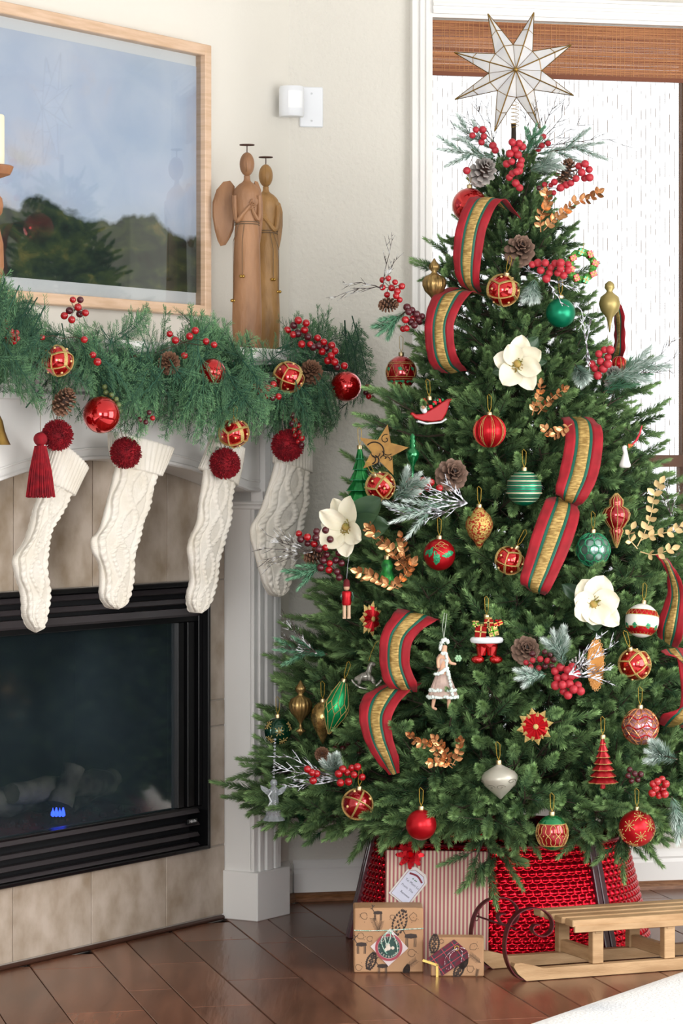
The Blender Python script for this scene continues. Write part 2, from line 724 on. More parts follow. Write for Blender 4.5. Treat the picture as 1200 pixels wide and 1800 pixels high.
def pilaster(t0, t1, g, mirror=False):
    fbox(g, t0, t1, 0, .14, 0, .133, .002)
    i0, i1 = t0 + .02, t1 - .011
    fbox(g, i0, i1, 0, .112, .13, 1.30)
    w = i1 - i0
    # fluted front: raised strips
    for (a, b, d) in ((0, .13, .122), (.16, .27, .128), (.30, .36, .124), (.40, .60, .130), (.64, .70, .124), (.73, .84, .128), (.87, 1, .122)):
        fbox(g, i0 + w * a, i0 + w * b, .11, d, .133, FZ(450, 896, .15))
    # capital ledge and upper block
    zl = FZ(450, 896, .15)
    fbox(g, i0 - .002, i1 + .004, 0, .15, zl, zl + .012, .003)
    fbox(g, i0 - .012, i1 + .008, 0, .158, zl + .012, zl + .022, .003)
    fbox(g, i0, i1, 0, .15, zl + .02, 1.43)
    # framed panel on the block
    for (a, b, z0, z1) in ((0, .2, zl + .03, 1.42), (.8, 1, zl + .03, 1.42), (0, 1, zl + .03, zl + .05), (0, 1, 1.40, 1.42)):
        fbox(g, i0 + w * a, i0 + w * b, .15, .158, z0, z1)
    for (a, b, z0, z1) in ((.27, .34, zl + .06, 1.39), (.66, .73, zl + .06, 1.39), (.27, .73, zl + .06, zl + .066)):
        fbox(g, i0 + w * a, i0 + w * b, .15, .155, z0, z1)


g = G(); pilaster(b0, b1, g)
build(g, 'pilaster', m_trim, fp)
g = G(); pilaster(1.86, 2.02, g)
build(g, 'pilaster', m_trim, fp)
# frieze with an arched lower edge
arch_px = [(440, 863), (412, 851), (380, 839), (340, 826), (300, 817), (250, 811), (200, 808), (165, 809), (120, 814), (80, 822), (40, 834), (0, 848)]
ap = [(FT(x, .15), FZ(x, y, .15)) for x, y in arch_px]
tc_ = (ap[-1][0])
ap = [(.365, ap[0][1] - .004)] + ap + [(1.62, ap[-1][1] - .035), (1.86, ap[-1][1] - .05)]
ap = [p for i, p in enumerate(ap) if i == 0 or p[0] > ap[i - 1][0]]
poly = ap + [(1.86, 1.5), (.365, 1.5)]
g = G()
n = len(ap)
vs, fs = [], []
for o_ in (.03, .14):
    for (t, z) in ap:
        vs += [F(t, o_, z), F(t, o_, 1.5)]
m2 = 2 * n
for i in range(n - 1):
    a_ = 2 * i
    fs += [(a_, a_ + 2, a_ + 3, a_ + 1), (m2 + a_, m2 + a_ + 1, m2 + a_ + 3, m2 + a_ + 2), (a_, m2 + a_, m2 + a_ + 2, a_ + 2)]
g.add(vs, fs)
build(g, 'frieze', m_trim, fp)
g = G()
g.tube([F(t, .141, z + .006) for t, z in ap], .006, 6)
g.tube([F(t, .141, z + .03) for t, z in ap], .003, 6)
build(g, 'arch_moulding', m_trim, fp, smooth=True)
# mantel shelf and crown
MZ = FZ(430, 616, .14)
g = G()
fbox(g, .12, 2.15, -.0, .27, MZ - .034, MZ, .006)
fbox(g, .15, 2.1, -.0, .245, MZ - .05, MZ - .034, .004)
build(g, 'mantel_shelf', m_trim, fp)
g = G()
for k, (d, z0, z1) in enumerate(((.225, .05, .062), (.21, .062, .075), (.195, .075, .09), (.18, .09, .104), (.17, .104, .112), (.158, .135, .15))):
    fbox(g, .19, 2.05, 0, d, MZ - z1, MZ - z0)
fbox(g, .205, 2.03, 0, .15, 1.43, MZ - .1)
build(g, 'crown_moulding', m_trim, fp)

# firebox insert
fb = build(fbox(G(), fx1, fx0, -.42, -.40, fz0, fz1), 'firebox', m_black, fp)
g = G()
BO = .034
def fr(g, t0, t1, z0, z1, o0=-.02, o1=BO, bev=.002): fbox(g, t0, t1, o0, o1, z0, z1, bev)
gx1 = T(319); gx0 = fx0 - .06
gz1 = FZ(325, 1094, TO); gz0 = FZ(325, 1421, TO)
fr(g, fx1, fx1 + .012, fz0, fz1, o1=.045)
fr(g, fx0 - .012, fx0, fz0, fz1, o1=.045)
fr(g, fx1, fx0, fz1 - .012, fz1, o1=.045)
fr(g, fx1, fx0, fz0, fz0 + .010, o1=.045)
fr(g, fx1 + .012, T(350), gz0, fz1 - .02, o1=.026)
fr(g, T(345), T(333), gz0, gz1, o1=.022)
fr(g, T(330), gx1, gz0, gz1, o1=.016)
fr(g, gx0, fx0 - .012, gz0, fz1 - .02, o1=.026)
fr(g, fx1 + .01, gx0, gz1, gz1 + .018, o1=.022)
fr(g, fx1 + .01, gx0, gz0 - .012, gz0, o1=.022)
build(g, 'firebox_frame', m_black, fp)
g = G()
fbox(g, fx1 + .01, fx0 - .01, -.03, -.02, fz0, gz0)
fbox(g, fx1 + .01, fx0 - .01, -.03, -.02, gz1, fz1)
fbox(g, fx1 + .01, fx1 + .02, -.40, -.02, fz0, fz1)
fbox(g, fx0 - .02, fx0 - .01, -.40, -.02, fz0, fz1)
fbox(g, fx1 + .01, fx0 - .01, -.40, -.02, gz1 + .02, gz1 + .03)
fbox(g, fx1 + .01, fx0 - .01, -.40, -.02, gz0 - .04, gz0 - .03)
build(g, 'firebox_lining', M('firebox_lining', '141417', .8), fp)


def louvre(z0, z1, lab=None):
    g = G()
    t0, t1 = T(350), fx0 - .02
    prof = [(.0, z0), (.026, z0 + .003), (.030, z0 + (z1 - z0) * .35), (.022, z1), (.0, z1)]
    vs = [F(t, o, z) for t in (t0, t1) for o, z in prof]
    n = 5
    g.add(vs, [(i, (i + 1) % n, n + (i + 1) % n, n + i) for i in range(n)] + [tuple(range(n))[::-1], tuple(range(n, 2 * n))])
    return build(g, 'louvre_slat', m_blackg, fp)


for (ya, yb) in ((1431, 1421), (1452, 1443), (1472, 1462), (1488, 1480)):
    louvre(FZ(350, ya, TO), FZ(350, yb, TO))
for (ya, yb) in ((1043, 1032), (1062, 1051), (1084, 1068)):
    louvre(FZ(350, ya, TO), FZ(350, yb, TO))
# badge
g = G()
bz = FZ(336, 1443.5, .03)
fbox(g, T(345, .03), T(328, .03), .026, .034, bz - .007, bz + .007, .001)
badge = build(g, 'badge', m_black, fp)


def glass_mat(name, boost, tint, rough=.025):
    m = bpy.data.materials.new(name)
    m.use_nodes = True
    nt = m.node_tree
    nt.nodes.clear()
    out = nt.nodes.new('ShaderNodeOutputMaterial')
    tr = nt.nodes.new('ShaderNodeBsdfTransparent'); tr.inputs['Color'].default_value = lin(tint)
    gl = nt.nodes.new('ShaderNodeBsdfGlossy'); gl.inputs['Roughness'].default_value = rough
    fr_ = nt.nodes.new('ShaderNodeFresnel'); fr_.inputs['IOR'].default_value = boost
    mx = nt.nodes.new('ShaderNodeMixShader')
    nt.links.new(fr_.outputs[0], mx.inputs[0]); nt.links.new(tr.outputs[0], mx.inputs[1]); nt.links.new(gl.outputs[0], mx.inputs[2])
    nt.links.new(mx.outputs[0], out.inputs['Surface'])
    return m


def text(name, body, size, loc, R, mat, parent, extrude=.0003, align='CENTER', local=False):
    c = bpy.data.curves.new(name, 'FONT')
    c.body = body
    c.size = size
    c.extrude = extrude
    c.align_x = align
    c.align_y = 'CENTER'
    c.resolution_u = 3
    c.materials.append(mat)
    tmp = bpy.data.objects.new(name, c)
    me = bpy.data.meshes.new_from_object(tmp)
    bpy.data.objects.remove(tmp)
    if not me.materials:
        me.materials.append(mat)
    o = bpy.data.objects.new(name, me)
    COL.objects.link(o)
    o.parent = parent
    off = Vector((0, 0, 0)) if local else ORG[parent]
    o.location = Vector(loc) - off
    o.rotation_euler = R.to_euler()
    return o


m_lett = M('white_lettering', 'e8e8ea', .4)
text('lettering', 'HEATn', .0105, F((T(345, .03) + T(328, .03)) / 2, .0345, bz), frame3(D, UP, N), m_lett, badge)
# glass
m_fglass = glass_mat('firebox_glass', 1.2, 'e0e4e6', .1)
_nt = m_fglass.node_tree                                  # bluish haze of the window's reflection, painted in as a diffuse film
_df = _nt.nodes.new('ShaderNodeBsdfDiffuse'); _df.inputs['Color'].default_value = lin('8aa6b4')
_mx = _nt.nodes.new('ShaderNodeMixShader')
_tc = _nt.nodes.new('ShaderNodeTexCoord'); _ns = _nt.nodes.new('ShaderNodeTexNoise'); _ns.inputs['Scale'].default_value = 1.6
_rg = _nt.nodes.new('ShaderNodeMapRange'); _rg.inputs['From Min'].default_value = .35; _rg.inputs['From Max'].default_value = .7
_rg.inputs['To Min'].default_value = .02; _rg.inputs['To Max'].default_value = .075
_nt.links.new(_tc.outputs['Object'], _ns.inputs['Vector']); _nt.links.new(_ns.outputs['Fac'], _rg.inputs['Value'])
_nt.links.new(_rg.outputs[0], _mx.inputs[0])
_nt.links.new(_nt.nodes['Mix Shader'].outputs[0], _mx.inputs[1]); _nt.links.new(_df.outputs[0], _mx.inputs[2])
_nt.links.new(_mx.outputs[0], _nt.nodes['Material Output'].inputs['Surface'])
g = G()
fbox(g, gx1, gx0, .0, .004, gz0, gz1)
build(g, 'glass_door', m_fglass, fp)
# logs, embers and flame
m_log = M('charred_log', '857a6c', .9, col2='3a332d', nscale=14, bump=.01, bscale=20)
for (pxa, pya, pxb, pyb, r, oo) in ((20, 1395, 190, 1375, .035, -.17), (105, 1415, 130, 1350, .032, -.12), (120, 1420, 200, 1365, .026, -.22), (-30, 1410, 90, 1400, .04, -.22)):
    A = F(FT(pxa, oo), oo, FZ(pxa, pya, oo)); B = F(FT(pxb, oo), oo, FZ(pxb, pyb, oo))
    g = G()
    pts = [A.lerp(B, k / 6) + Vector((0, 0, rnd.uniform(-.006, .006))) for k in range(7)]
    g.tube(pts, [r * rnd.uniform(.8, 1.1) for _ in pts], 9)
    build(g, 'log', m_log, fp, smooth=True)
g = G()
fz_ = gz0 - .03
fbox(g, fx1 + .05, fx0 - .08, -.36, -.05, fz_, fz_ + .02)
for k in range(70):
    g.ball(F(rnd.uniform(fx1 + .08, fx0 - .1), rnd.uniform(-.34, -.06), fz_ + .022), rnd.uniform(.006, .012), 6, 4)
build(g, 'ember_bed', M('embers', '2b2524', .95), fp, kind='stuff')
g = G()
for k in range(4):
    px, py = 93 + k * 6, 1433
    A = F(FT(px, -.06), -.06, FZ(px, py, -.06))
    g.lathe([(.002, -.004), (.006, .0), (.005, .007), (.0015, .014 + .006 * (k % 2)), (.0002, .02)], 8, A)
build(g, 'flame', M('blue_flame', '2a45ff', .5, emit=5), fp, smooth=True)

# ================================================================== the Christmas tree
TX, TY = .462, 7.93                       # trunk on the floor
TTOP = CAMZ - (250 - HY) / FPX * TY       # top of the foliage


def tree_r(z):
    return max(.0, .062 + (TTOP - z) * .377)


def TR(px, py, k=1.0):
    """Point of the cone of foliage (scaled by k) seen at the pixel."""
    dx, dz = (px - CX) / FPX, -(py - HY) / FPX
    y0, y1 = 6.6, TY + .02
    best = None
    y = y0
    while y < y1:
        x, z = dx * y, CAMZ + dz * y
        if math.hypot(x - TX, y - TY) <= k * tree_r(z):
            best = y
            break
        y += .004
    if best is None:
        best = TY
    return Vector((dx * best, best, CAMZ + dz * best))


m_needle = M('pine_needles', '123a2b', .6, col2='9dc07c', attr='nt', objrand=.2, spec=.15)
m_bark = M('branch_bark', '3b3226', .8)
m_wireg = M('green_wire_stem', '2c4a33', .6)


def needles(origin, ax, L, nl, n, rg, wid=.00115, t0=0., t1=1., spread=.78, tipfan=True):
    """A tuft of needles around a stem; flat kites. Returns verts, faces, attribute."""
    ax = Vector(ax).normalized()
    a = ax.orthogonal().normalized()
    b = ax.cross(a)
    vs, fs, at = [], [], []
    for i in range(n):
        u = rg.random() ** .9
        p = Vector(origin) + ax * (L * u)
        g = rg.uniform(0, 2 * PI)
        rad = a * math.cos(g) + b * math.sin(g)
        ang = spread * rg.uniform(.9, 1.12) * (1 - .6 * u ** 3)
        ln = nl * rg.uniform(.8, 1.1) * (1 - .25 * u ** 2)
        d = ax * math.cos(ang) + rad * math.sin(ang)
        w = d.cross(ax * rg.uniform(-1, 1) + rad * rg.uniform(-1, 1) + Vector((.01, 0, .02)))
        w = w.normalized() * wid if w.length > 1e-5 else a * wid
        k = len(vs)
        m = p + d * (ln * .45)
        vs += [p, m + w, p + d * ln, m - w]
        fs.append((k, k + 1, k + 2, k + 3))
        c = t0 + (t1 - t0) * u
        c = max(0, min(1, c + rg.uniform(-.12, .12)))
        at += [c * .35, c * .75, min(1, c * 1.35), c * .75]  # new growth is paler; brightness of viewer-facing tips is painted in as well
    return vs, fs, at


def branch_mesh(seed, nside=5, L=.27, dens=1.0):
    rg = random.Random(seed)
    g = G()
    pts = [Vector((L * t, .0, -.02 * math.sin(t * PI) + .02 * t * t)) for t in (0, .25, .5, .75, 1)]
    stem = G()
    stem.tube(pts, [.004, .0035, .003, .0025, .0015], 4)

    def tuft(o, d, l, c0=.15, c1=.75, n=260):
        v, f, a = needles(o, d, l, .0265, int(n * dens), rg, t0=c0, t1=c1)
        g.add(v, f, a)
    hue = rg.uniform(-.08, .12)
    # needles along the stem
    v, f, a = needles(pts[1], pts[-1] - pts[1], L * .72, .024, int(70 * dens), rg, t0=.05, t1=.35)
    g.add(v, f, a)
    tuft(pts[-1] - Vector((.025, 0, 0)), Vector((1, rg.uniform(-.2, .2), rg.uniform(0, .3))), .1, .2, .8 + hue)
    for i in range(nside):
        u = .28 + .64 * i / nside
        o = Vector((L * u, 0, -.02 * math.sin(u * PI) + .02 * u * u))
        sgn = 1 if i % 2 else -1
        d = Vector((rg.uniform(.55, .9), sgn * rg.uniform(.55, 1.0), rg.uniform(-.35, .75)))
        d.normalize()
        l = rg.uniform(.065, .095)
        j = rg.uniform(.012, .035)
        stem.tube([o, o + d * (j + l * .8)], [.0018, .001], 3)
        tuft(o + d * j, d, l, .12, rg.uniform(.5, .95) + hue, 230)
    # two upright or hanging tufts so that the branch is not flat
    for q in (rg.uniform(.4, .6), rg.uniform(.7, .85)):
        o = Vector((L * q, 0, 0))
        d = Vector((.7, rg.uniform(-.4, .4), rg.choice((-.6, .8, .9)))).normalized()
        stem.tube([o, o + d * .04], [.0018, .001], 3)
        tuft(o + d * .02, d, .06, .1, rg.uniform(.5, .9), 190)
    nv = len(g.v)
    nf = len(g.f)
    g.add(stem.v, stem.f, [0] * len(stem.v))
    me = g.mesh('branch', [m_needle, m_bark])
    mi = np.zeros(len(g.f), dtype=np.int32)
    mi[nf:] = 1
    me.polygons.foreach_set('material_index', mi)
    V = np.array([tuple(x) for x in g.v])
    return me, V


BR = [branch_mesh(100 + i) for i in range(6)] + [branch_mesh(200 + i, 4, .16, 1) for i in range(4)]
tree = thing('christmas_tree', (TX, TY, 0), 'green artificial christmas tree decorated with ribbons and ornaments by the window', 'christmas tree')
# trunk and stand
g = G()
g.tube([(TX, TY, .02), (TX, TY, 1.2), (TX, TY, TTOP + .05)], [.022, .018, .006], 10)
build(g, 'trunk', M('trunk_bark', '2b231b', .85), tree, smooth=True)
g = G()
for k in range(4):
    a = k * PI / 2 + .4
    g.tube([(TX, TY, .12), (TX + .12 * math.cos(a), TY + .12 * math.sin(a), .06), (TX + .24 * math.cos(a), TY + .24 * math.sin(a), .008)], .008, 6)
build(g, 'stand', m_black, tree)

# discs (pixel centre, radius, depth) that must stay free of needles in front; filled as ornaments are planned
KEEP = []


def keep(px, py, r, k=1.0, y=None):
    KEEP.append((px, py, r, (y if y is not None else TR(px, py, k).y) - .0))


def proj(p):
    return CX + FPX * p[0] / p[1], HY - FPX * (p[2] - CAMZ) / p[1]


def blocked(V, thr=.05):
    X = CX + FPX * V[:, 0] / V[:, 1]
    Y = HY - FPX * (V[:, 2] - CAMZ) / V[:, 1]
    for (px, py, r, y) in KEEP:
        m = ((X - px) ** 2 + (Y - py) ** 2 < r * r) & (V[:, 1] < y + .01)
        if m.mean() > thr:
            return True
    return False


def orient(dirv, up, roll=0):
    x = Vector(dirv).normalized()
    z = (Vector(up) - x * Vector(up).dot(x)).normalized()
    y = z.cross(x)
    R = frame3(x, y, z)
    return R @ Matrix.Rotation(roll, 3, 'X')

# ================================================================== ornaments
m_gold = M('gold_cap', 'b8954f', .28, metal=1)
m_cap = M('champagne_cap', 'c9b48c', .35, metal=1)
m_glit = M('gold_glitter', 'd3b878', .45, metal=.35, col2='a88a4a', nscale=400, bump=.001, bscale=900)
m_string = M('gold_string', 'b99a3e', .5, metal=.3)
m_redshine = M('shiny_red_glass', 'c60a10', .06, metal=.75, coat=1)
m_redmatte = M('satin_red', 'b3101c', .32, metal=.55)
m_reddeep = M('deep_red_glass', 'a30d18', .12, metal=.6, coat=1)
m_greenmatte = M('satin_green', '0d7f5c', .33, metal=.6)
m_greendark = M('dark_green_glass', '0d3b26', .15, metal=.5, coat=.6)
m_greenshine = M('shiny_green_glass', '0f7a42', .1, metal=.6, coat=1)
m_greenglit = M('green_glitter', '1d7f52', .45, metal=.3, col2='3fa274', nscale=300)
m_white = M('pearl_white', 'e9e6df', .3)
m_silver = M('silver_grey_pearl', 'b5b1a4', .38, metal=.35)
m_clear = M('clear_glass', 'f2fbf8', .02, trans=1, ior=1.45)
m_pinkclear = M('rosy_mercury_glass', 'c9929b', .12, metal=.7, col2='8d5a68', nscale=30)
m_goldmerc = M('antique_gold_mercury_glass', 'c2a468', .22, metal=.8, col2='80663a', nscale=60, bump=.0012, bscale=90)
m_snow = M('snow_flock', 'e8ecef', .85)
m_wood_orn = M('laser_cut_wood', 'b98a4e', .6, col2='9c6f3a', nscale=14, nstretch=(1, 1, 6))
m_flesh = M('doll_skin', 'd8a98c', .6)


def hook(parent, r, rr=.0, length=.05, y=0.):
    g = G()
    g.lathe([(.0072, r - .002), (.0075, r + .006), (.0066, r + .0085), (.002, r + .009)], 12)
    build(g, 'cap', m_cap, parent, smooth=True, local=True)
    g = G()
    g.tube([(0.0, y, r + .008), (-.004, y, r + .02), (-.005 - rr, y, r + length), (-.002, y, r + length + .004), (.005 + rr, y, r + length - .003), (.004, y, r + .02), (0, y, r + .008)], .0007, 4)
    build(g, 'hanging_loop', m_string, parent, local=True)


def sph(r, lon, lat):
    """lon 0 faces the viewer side (-Y)."""
    return Vector((r * math.cos(lat) * math.sin(lon), -r * math.cos(lat) * math.cos(lon), r * math.sin(lat)))


def arc(a, b, r, n=10):
    a, b = Vector(a).normalized(), Vector(b).normalized()
    return [(a.slerp(b, k / n)) * r for k in range(n + 1)]


def leafpatch(g, r, lon, lat, ln, ang, wid=.35, spiky=True):
    """A small leaf lying on the ball."""
    c = sph(1, lon, lat)
    e = Vector((math.cos(lon), math.sin(lon), 0))
    nn = c.cross(e)
    u = e * math.cos(ang) + nn * math.sin(ang) * -1
    v = c.cross(u)
    out = []
    K = 8
    for i in range(K + 1):
        t = i / K
        w = math.sin(PI * t) * wid * (1.25 if (spiky and i % 2) else .8)
        out.append((t, w))
    rim = [(t, w) for t, w in out] + [(t, -w) for t, w in reversed(out[1:-1])]
    vs = [((c * r + u * (ln * t) + v * (ln * w)).normalized() * (r * 1.012)) for t, w in rim]
    vs += [(c * r + u * (ln * .5)).normalized() * (r * 1.03)]
    n = len(rim)
    g.add(vs, [(i, (i + 1) % n, n) for i in range(n)])


CUBE = [Vector((x, y, z)).normalized() for x in (-1, 1) for y in (-1, 1) for z in (-1, 1)]


def rhombic_edges():
    ax = [Vector(s) for s in ((1, 0, 0), (-1, 0, 0), (0, 1, 0), (0, -1, 0), (0, 0, 1), (0, 0, -1))]
    return [(a, c) for a in ax for c in CUBE if a.dot(c) > .5]


def cube_edges():
    return [(a, b) for i, a in enumerate(CUBE) for b in CUBE[i + 1:] if abs((a - b).length - 2 / 3 ** .5) < .01]


def ball_ornament(px, py, rpx, style, label, k=1.0, tilt=(0, 0, 0), y=None, name='bauble', kp=True, hang=True, dy=0, group=None, loop=.05):
    c = P(px, py, y) if y is not None else TR(px, py, k)
    r = rpx / FPX * c.y
    c = c + Vector((0, -r * .6 + dy, 0))
    c = P(px, py, c.y)
    r = rpx / FPX * c.y
    t = thing(name, c, label, 'ornament', group, tilt)
    if kp:
        KEEP.append((px, py, rpx * .98, c.y))
    base = {'shiny': m_redshine, 'lattice': m_redshine, 'cubelattice': m_reddeep, 'redmatte': m_redmatte, 'greenmatte': m_greenmatte, 'gold': m_gold,
            'vstripe': m_redmatte, 'hstripe': m_greenmatte, 'filigree': m_reddeep, 'holly': m_redmatte, 'clearweb': m_clear,
            'hollywhite': m_white, 'snowflake': m_redmatte, 'darkgreen': m_greendark, 'meshball': m_pinkclear, 'eggquilt': m_reddeep}[style]
    g = G()
    sq = (1, 1, 1.12) if style in ('eggquilt', 'filigree') else (1, 1, 1)
    g.ball((0, 0, 0), r, 32, 20, sq=sq)
    build(g, 'globe', base, t, smooth='all', local=True)
    if hang:
        hook(t, r * sq[2], length=loop)
    tr = G()
    if style == 'lattice':
        R = Matrix.Rotation(.5, 3, 'Y') @ Matrix.Rotation(.4, 3, 'X')
        for a, b in rhombic_edges():
            tr.tube(arc(R @ a, R @ b, r * 1.005, 7), .0058 * r / .039, 6, flat=.35)
        build(tr, 'glitter_lattice', m_glit, t, smooth=True, local=True)
        d = G()
        for a, b in cube_edges() + rhombic_edges():
            pass
        R2 = R
        ax = [R2 @ ((a + b) * .5) for a, b in cube_edges()]
        for q in ax:
            d.ball(q.normalized() * r * 1.0, .0032, 8, 5)
        build(d, 'glitter_dots', M('pale_gold_dot', 'e8c98a', .5, metal=.3), t, smooth=True, local=True, kind='stuff')
    elif style == 'cubelattice':
        R = Matrix.Rotation(.35, 3, 'Y') @ Matrix.Rotation(-.35, 3, 'X')
        for axis in ('X', 'Y', 'Z'):
            for off in (0,):
                pts = []
                for q in range(28):
                    a = 2 * PI * q / 28
                    v = {'X': (0, math.cos(a), math.sin(a)), 'Y': (math.cos(a), 0, math.sin(a)), 'Z': (math.cos(a), math.sin(a), 0)}[axis]
                    pts.append(R @ Vector(v) * r * 1.005)
                tr.tube(pts, .0045, 6, flat=.45, closed=True)
        build(tr, 'glitter_lattice', m_glit, t, smooth=True, local=True)
        d = G()
        for q in CUBE:
            d.ball(R @ q * r, .0036, 8, 5)
        build(d, 'glitter_dots', M('pale_gold_dot', 'e8c98a', .5, metal=.3), t, smooth=True, local=True, kind='stuff')
    elif style == 'vstripe':
        for q in range(8):
            lo = q * PI / 4 + .2
            for w in (-.07, .07):
                tr.tube([sph(r * 1.004, lo + w * math.cos(la), la) for la in [-1.4 + 2.8 * j / 16 for j in range(17)]], .0007, 4)
        build(tr, 'gold_stripes', m_glit, t, smooth=True, local=True)
        g = G()
        for q in range(16):
            lo = q * PI / 8
            g.tube([sph(r * 1.0, lo, la) for la in [-1.45 + 2.9 * j / 14 for j in range(15)]], .0018, 5)
        build(g, 'ribs', m_redmatte, t, smooth=True, local=True)
    elif style == 'hstripe':
        for la, w, mm in ((.75, .0015, 0), (.42, .0024, 1), (.15, .001, 0), (-.28, .003, 1), (-.6, .0012, 0), (-.85, .001, 0), (1.02, .0013, 1)):
            tr.tube([sph(r * 1.0, 2 * PI * j / 36, la) for j in range(36)], w, 6, closed=True)
        build(tr, 'silver_bands', M('champagne_glitter', 'c6c3a6', .4, metal=.6, bump=.001, bscale=600), t, smooth=True, local=True)
        g = G()
        for la in (.6, .28, .02, -.12, -.45, -.72):
            g.tube([sph(r * .999, 2 * PI * j / 36, la) for j in range(36)], .0012, 5, closed=True)
        build(g, 'bronze_bands', M('bronze_line', '6a5a5a', .4, metal=.6), t, smooth=True, local=True)
    elif style == 'filigree':
        for la in (.62, .5, -.2, -.35):
            tr.tube([sph(r * 1.01, 2 * PI * j / 36, la) * 1 + Vector((0, 0, r * .08 * (1 if la > 0 else -1))) for j in range(36)], .0007, 4, closed=True)
        for q in range(9):
            lo = -PI + q * 2 * PI / 9
            for s_ in (-1, 1):
                tr.tube([sph(r * 1.012, lo + s_ * .33 * j / 8, -.25 + .8 * j / 8) for j in range(9)], .0007, 4)
            tr.tube([sph(r * 1.02, lo + .15 * math.cos(j * .8), -.85 + .12 * math.sin(j * .8)) for j in range(9)], .0006, 4)
        build(tr, 'gold_filigree', m_glit, t, smooth=True, local=True)
        g = G()
        for q in range(7):
            lo = -PI + q * 2 * PI / 7 + .2
            leafpatch(g, r * 1.02, lo, .3, r * .35, .4)
            leafpatch(g, r * 1.02, lo + .1, -.55, r * .5, 2.4)
            leafpatch(g, r * 1.02, lo + .1, -.55, r * .45, .6)
        build(g, 'green_leaves', m_greenglit, t, local=True)
    elif style == 'holly':
        g = G()
        for lo, la, ln, an in ((-.5, .55, .9, -1.9), (-.35, .3, 1.1, -1.2), (-.15, .1, 1.0, -1.75), (.1, -.05, .8, .1), (.3, .0, .95, .25), (-.75, .35, .6, -2.4)):
            leafpatch(g, r, lo, la, r * ln, -an, .2)
        build(g, 'green_leaves', m_greenglit, t, local=True)
        for cx_, cz_, rr in ((.15, .75, .32), (-.1, .6, .25), (.45, .6, .25)):
            tr.tube([sph(r * 1.01, cx_ + rr * math.cos(a), cz_ + rr * .6 * math.sin(a)) for a in [q * .5 for q in range(11)]], .0007, 4)
        tr.tube([sph(r * 1.01, -.5 + j * .12, .55 - .07 * j) for j in range(9)], .0008, 4)
        build(tr, 'gold_scroll', m_glit, t, smooth=True, local=True)
    elif style == 'clearweb':
        for row in range(-2, 3):
            for q in range(10):
                lo = (q + .5 * (row % 2)) * 2 * PI / 10
                la = row * .48
                pts = [sph(r * 1.005, lo + .27 * math.sin(a) / max(.55, math.cos(la)), la + .3 * math.cos(a)) for a in [2 * PI * j / 14 for j in range(14)]]
                tr.tube(pts, .0012, 4, closed=True)
        build(tr, 'green_web', m_greenglit, t, smooth=True, local=True)
        g = G()
        g.ball((0, 0, 0), r * .9, 20, 12)
        build(g, 'inner_globe', M('silvery_inside', 'a7c4bd', .2, metal=.7), t, smooth='all', local=True)
    elif style == 'hollywhite':
        bands = G()
        for (la0, la1) in ((.28, .62), (-.95, -.42)):
            rows = 5
            pts = []
            for i in range(rows):
                la = la0 + (la1 - la0) * i / (rows - 1)
                pts += [sph(r * 1.006, 2 * PI * j / 36, la) for j in range(36)]
            bands.grid(pts, rows, 36, closed=True)
        build(bands, 'red_bands', m_redmatte, t, smooth=True, local=True)
        for la in (.28, .62, -.42, -.95):
            tr.tube([sph(r * 1.01, 2 * PI * j / 36, la) for j in range(36)], .0009, 4, closed=True)
        for (la0, la1, nn) in ((.3, .6, 20), (-.9, -.45, 18)):
            tr.tube([sph(r * 1.012, 2 * PI * j / (2 * nn), la0 if j % 2 else la1) for j in range(2 * nn)], .0008, 4, closed=True)
        build(tr, 'gold_zigzag', m_glit, t, smooth=True, local=True)
        g = G()
        for q in range(8):
            leafpatch(g, r, q * PI / 4 + .25, -.2, r * .4, 1.2 + .5 * (q % 2), .38)
        build(g, 'green_leaves', m_greenglit, t, local=True)
    elif style in ('snowflake', 'darkgreen'):
        cs = ((-.55, .25), (.15, -.35), (.75, .25), (.1, .85), (-1.2, -.3), (1.4, -.4), (-.5, -.95)) if style == 'snowflake' else ((.15, .05), (.6, -.75), (1.3, .4), (-.9, .5), (-.7, -.6), (2.2, 0))
        for lo, la in cs:
            for q in range(8):
                a = q * PI / 4 + .2
                rr = .36 if q % 2 else .26
                pts = [sph(r * 1.004, lo + rr * u * math.cos(a) / math.cos(la), la + rr * u * math.sin(a)) for u in (0, .5, 1)]
                tr.tube(pts, .0009, 4)
                tr.ball(pts[-1], .0017, 6, 4)
        build(tr, 'gold_starbursts', m_glit, t, smooth=True, local=True)
    elif style == 'meshball':
        for q in range(12):
            lo = q * PI / 6
            for s_ in (-1, 1):
                tr.tube([sph(r * 1.01, lo + s_ * .5 * math.sin(la * 1.6), la) for la in [-1.3 + 2.6 * j / 16 for j in range(17)]], .0011, 4)
        for la in (-.75, -.25, .3, .8):
            tr.tube([sph(r * 1.012, 2 * PI * j / 36, la + .1 * math.sin(6 * 2 * PI * j / 36)) for j in range(36)], .0011, 4, closed=True)
        build(tr, 'gold_net', M('rose_gold_net', 'cf8f5f', .3, metal=.8), t, smooth=True, local=True)
        g = G()
        for la in (-.5, .02, .55):
            g.tube([sph(r * 1.0, 2 * PI * j / 36, la + .1 * math.sin(6 * 2 * PI * j / 36)) for j in range(36)], .0018, 5, closed=True)
        build(g, 'red_bands', m_redmatte, t, smooth=True, local=True)
    elif style == 'eggquilt':
        g = G()
        for (la0, la1) in ((.55, 1.45), (-1.45, -.75)):
            pts = []
            for i in range(8):
                la = la0 + (la1 - la0) * i / 7
                for j in range(32):
                    v = sph(r * 1.012, 2 * PI * j / 32, la)
                    pts.append(Vector((v.x, v.y, v.z * 1.12)))
            g.grid(pts, 8, 32, closed=True)
        build(g, 'green_ends', m_greenshine, t, smooth=True, local=True, kind='stuff')
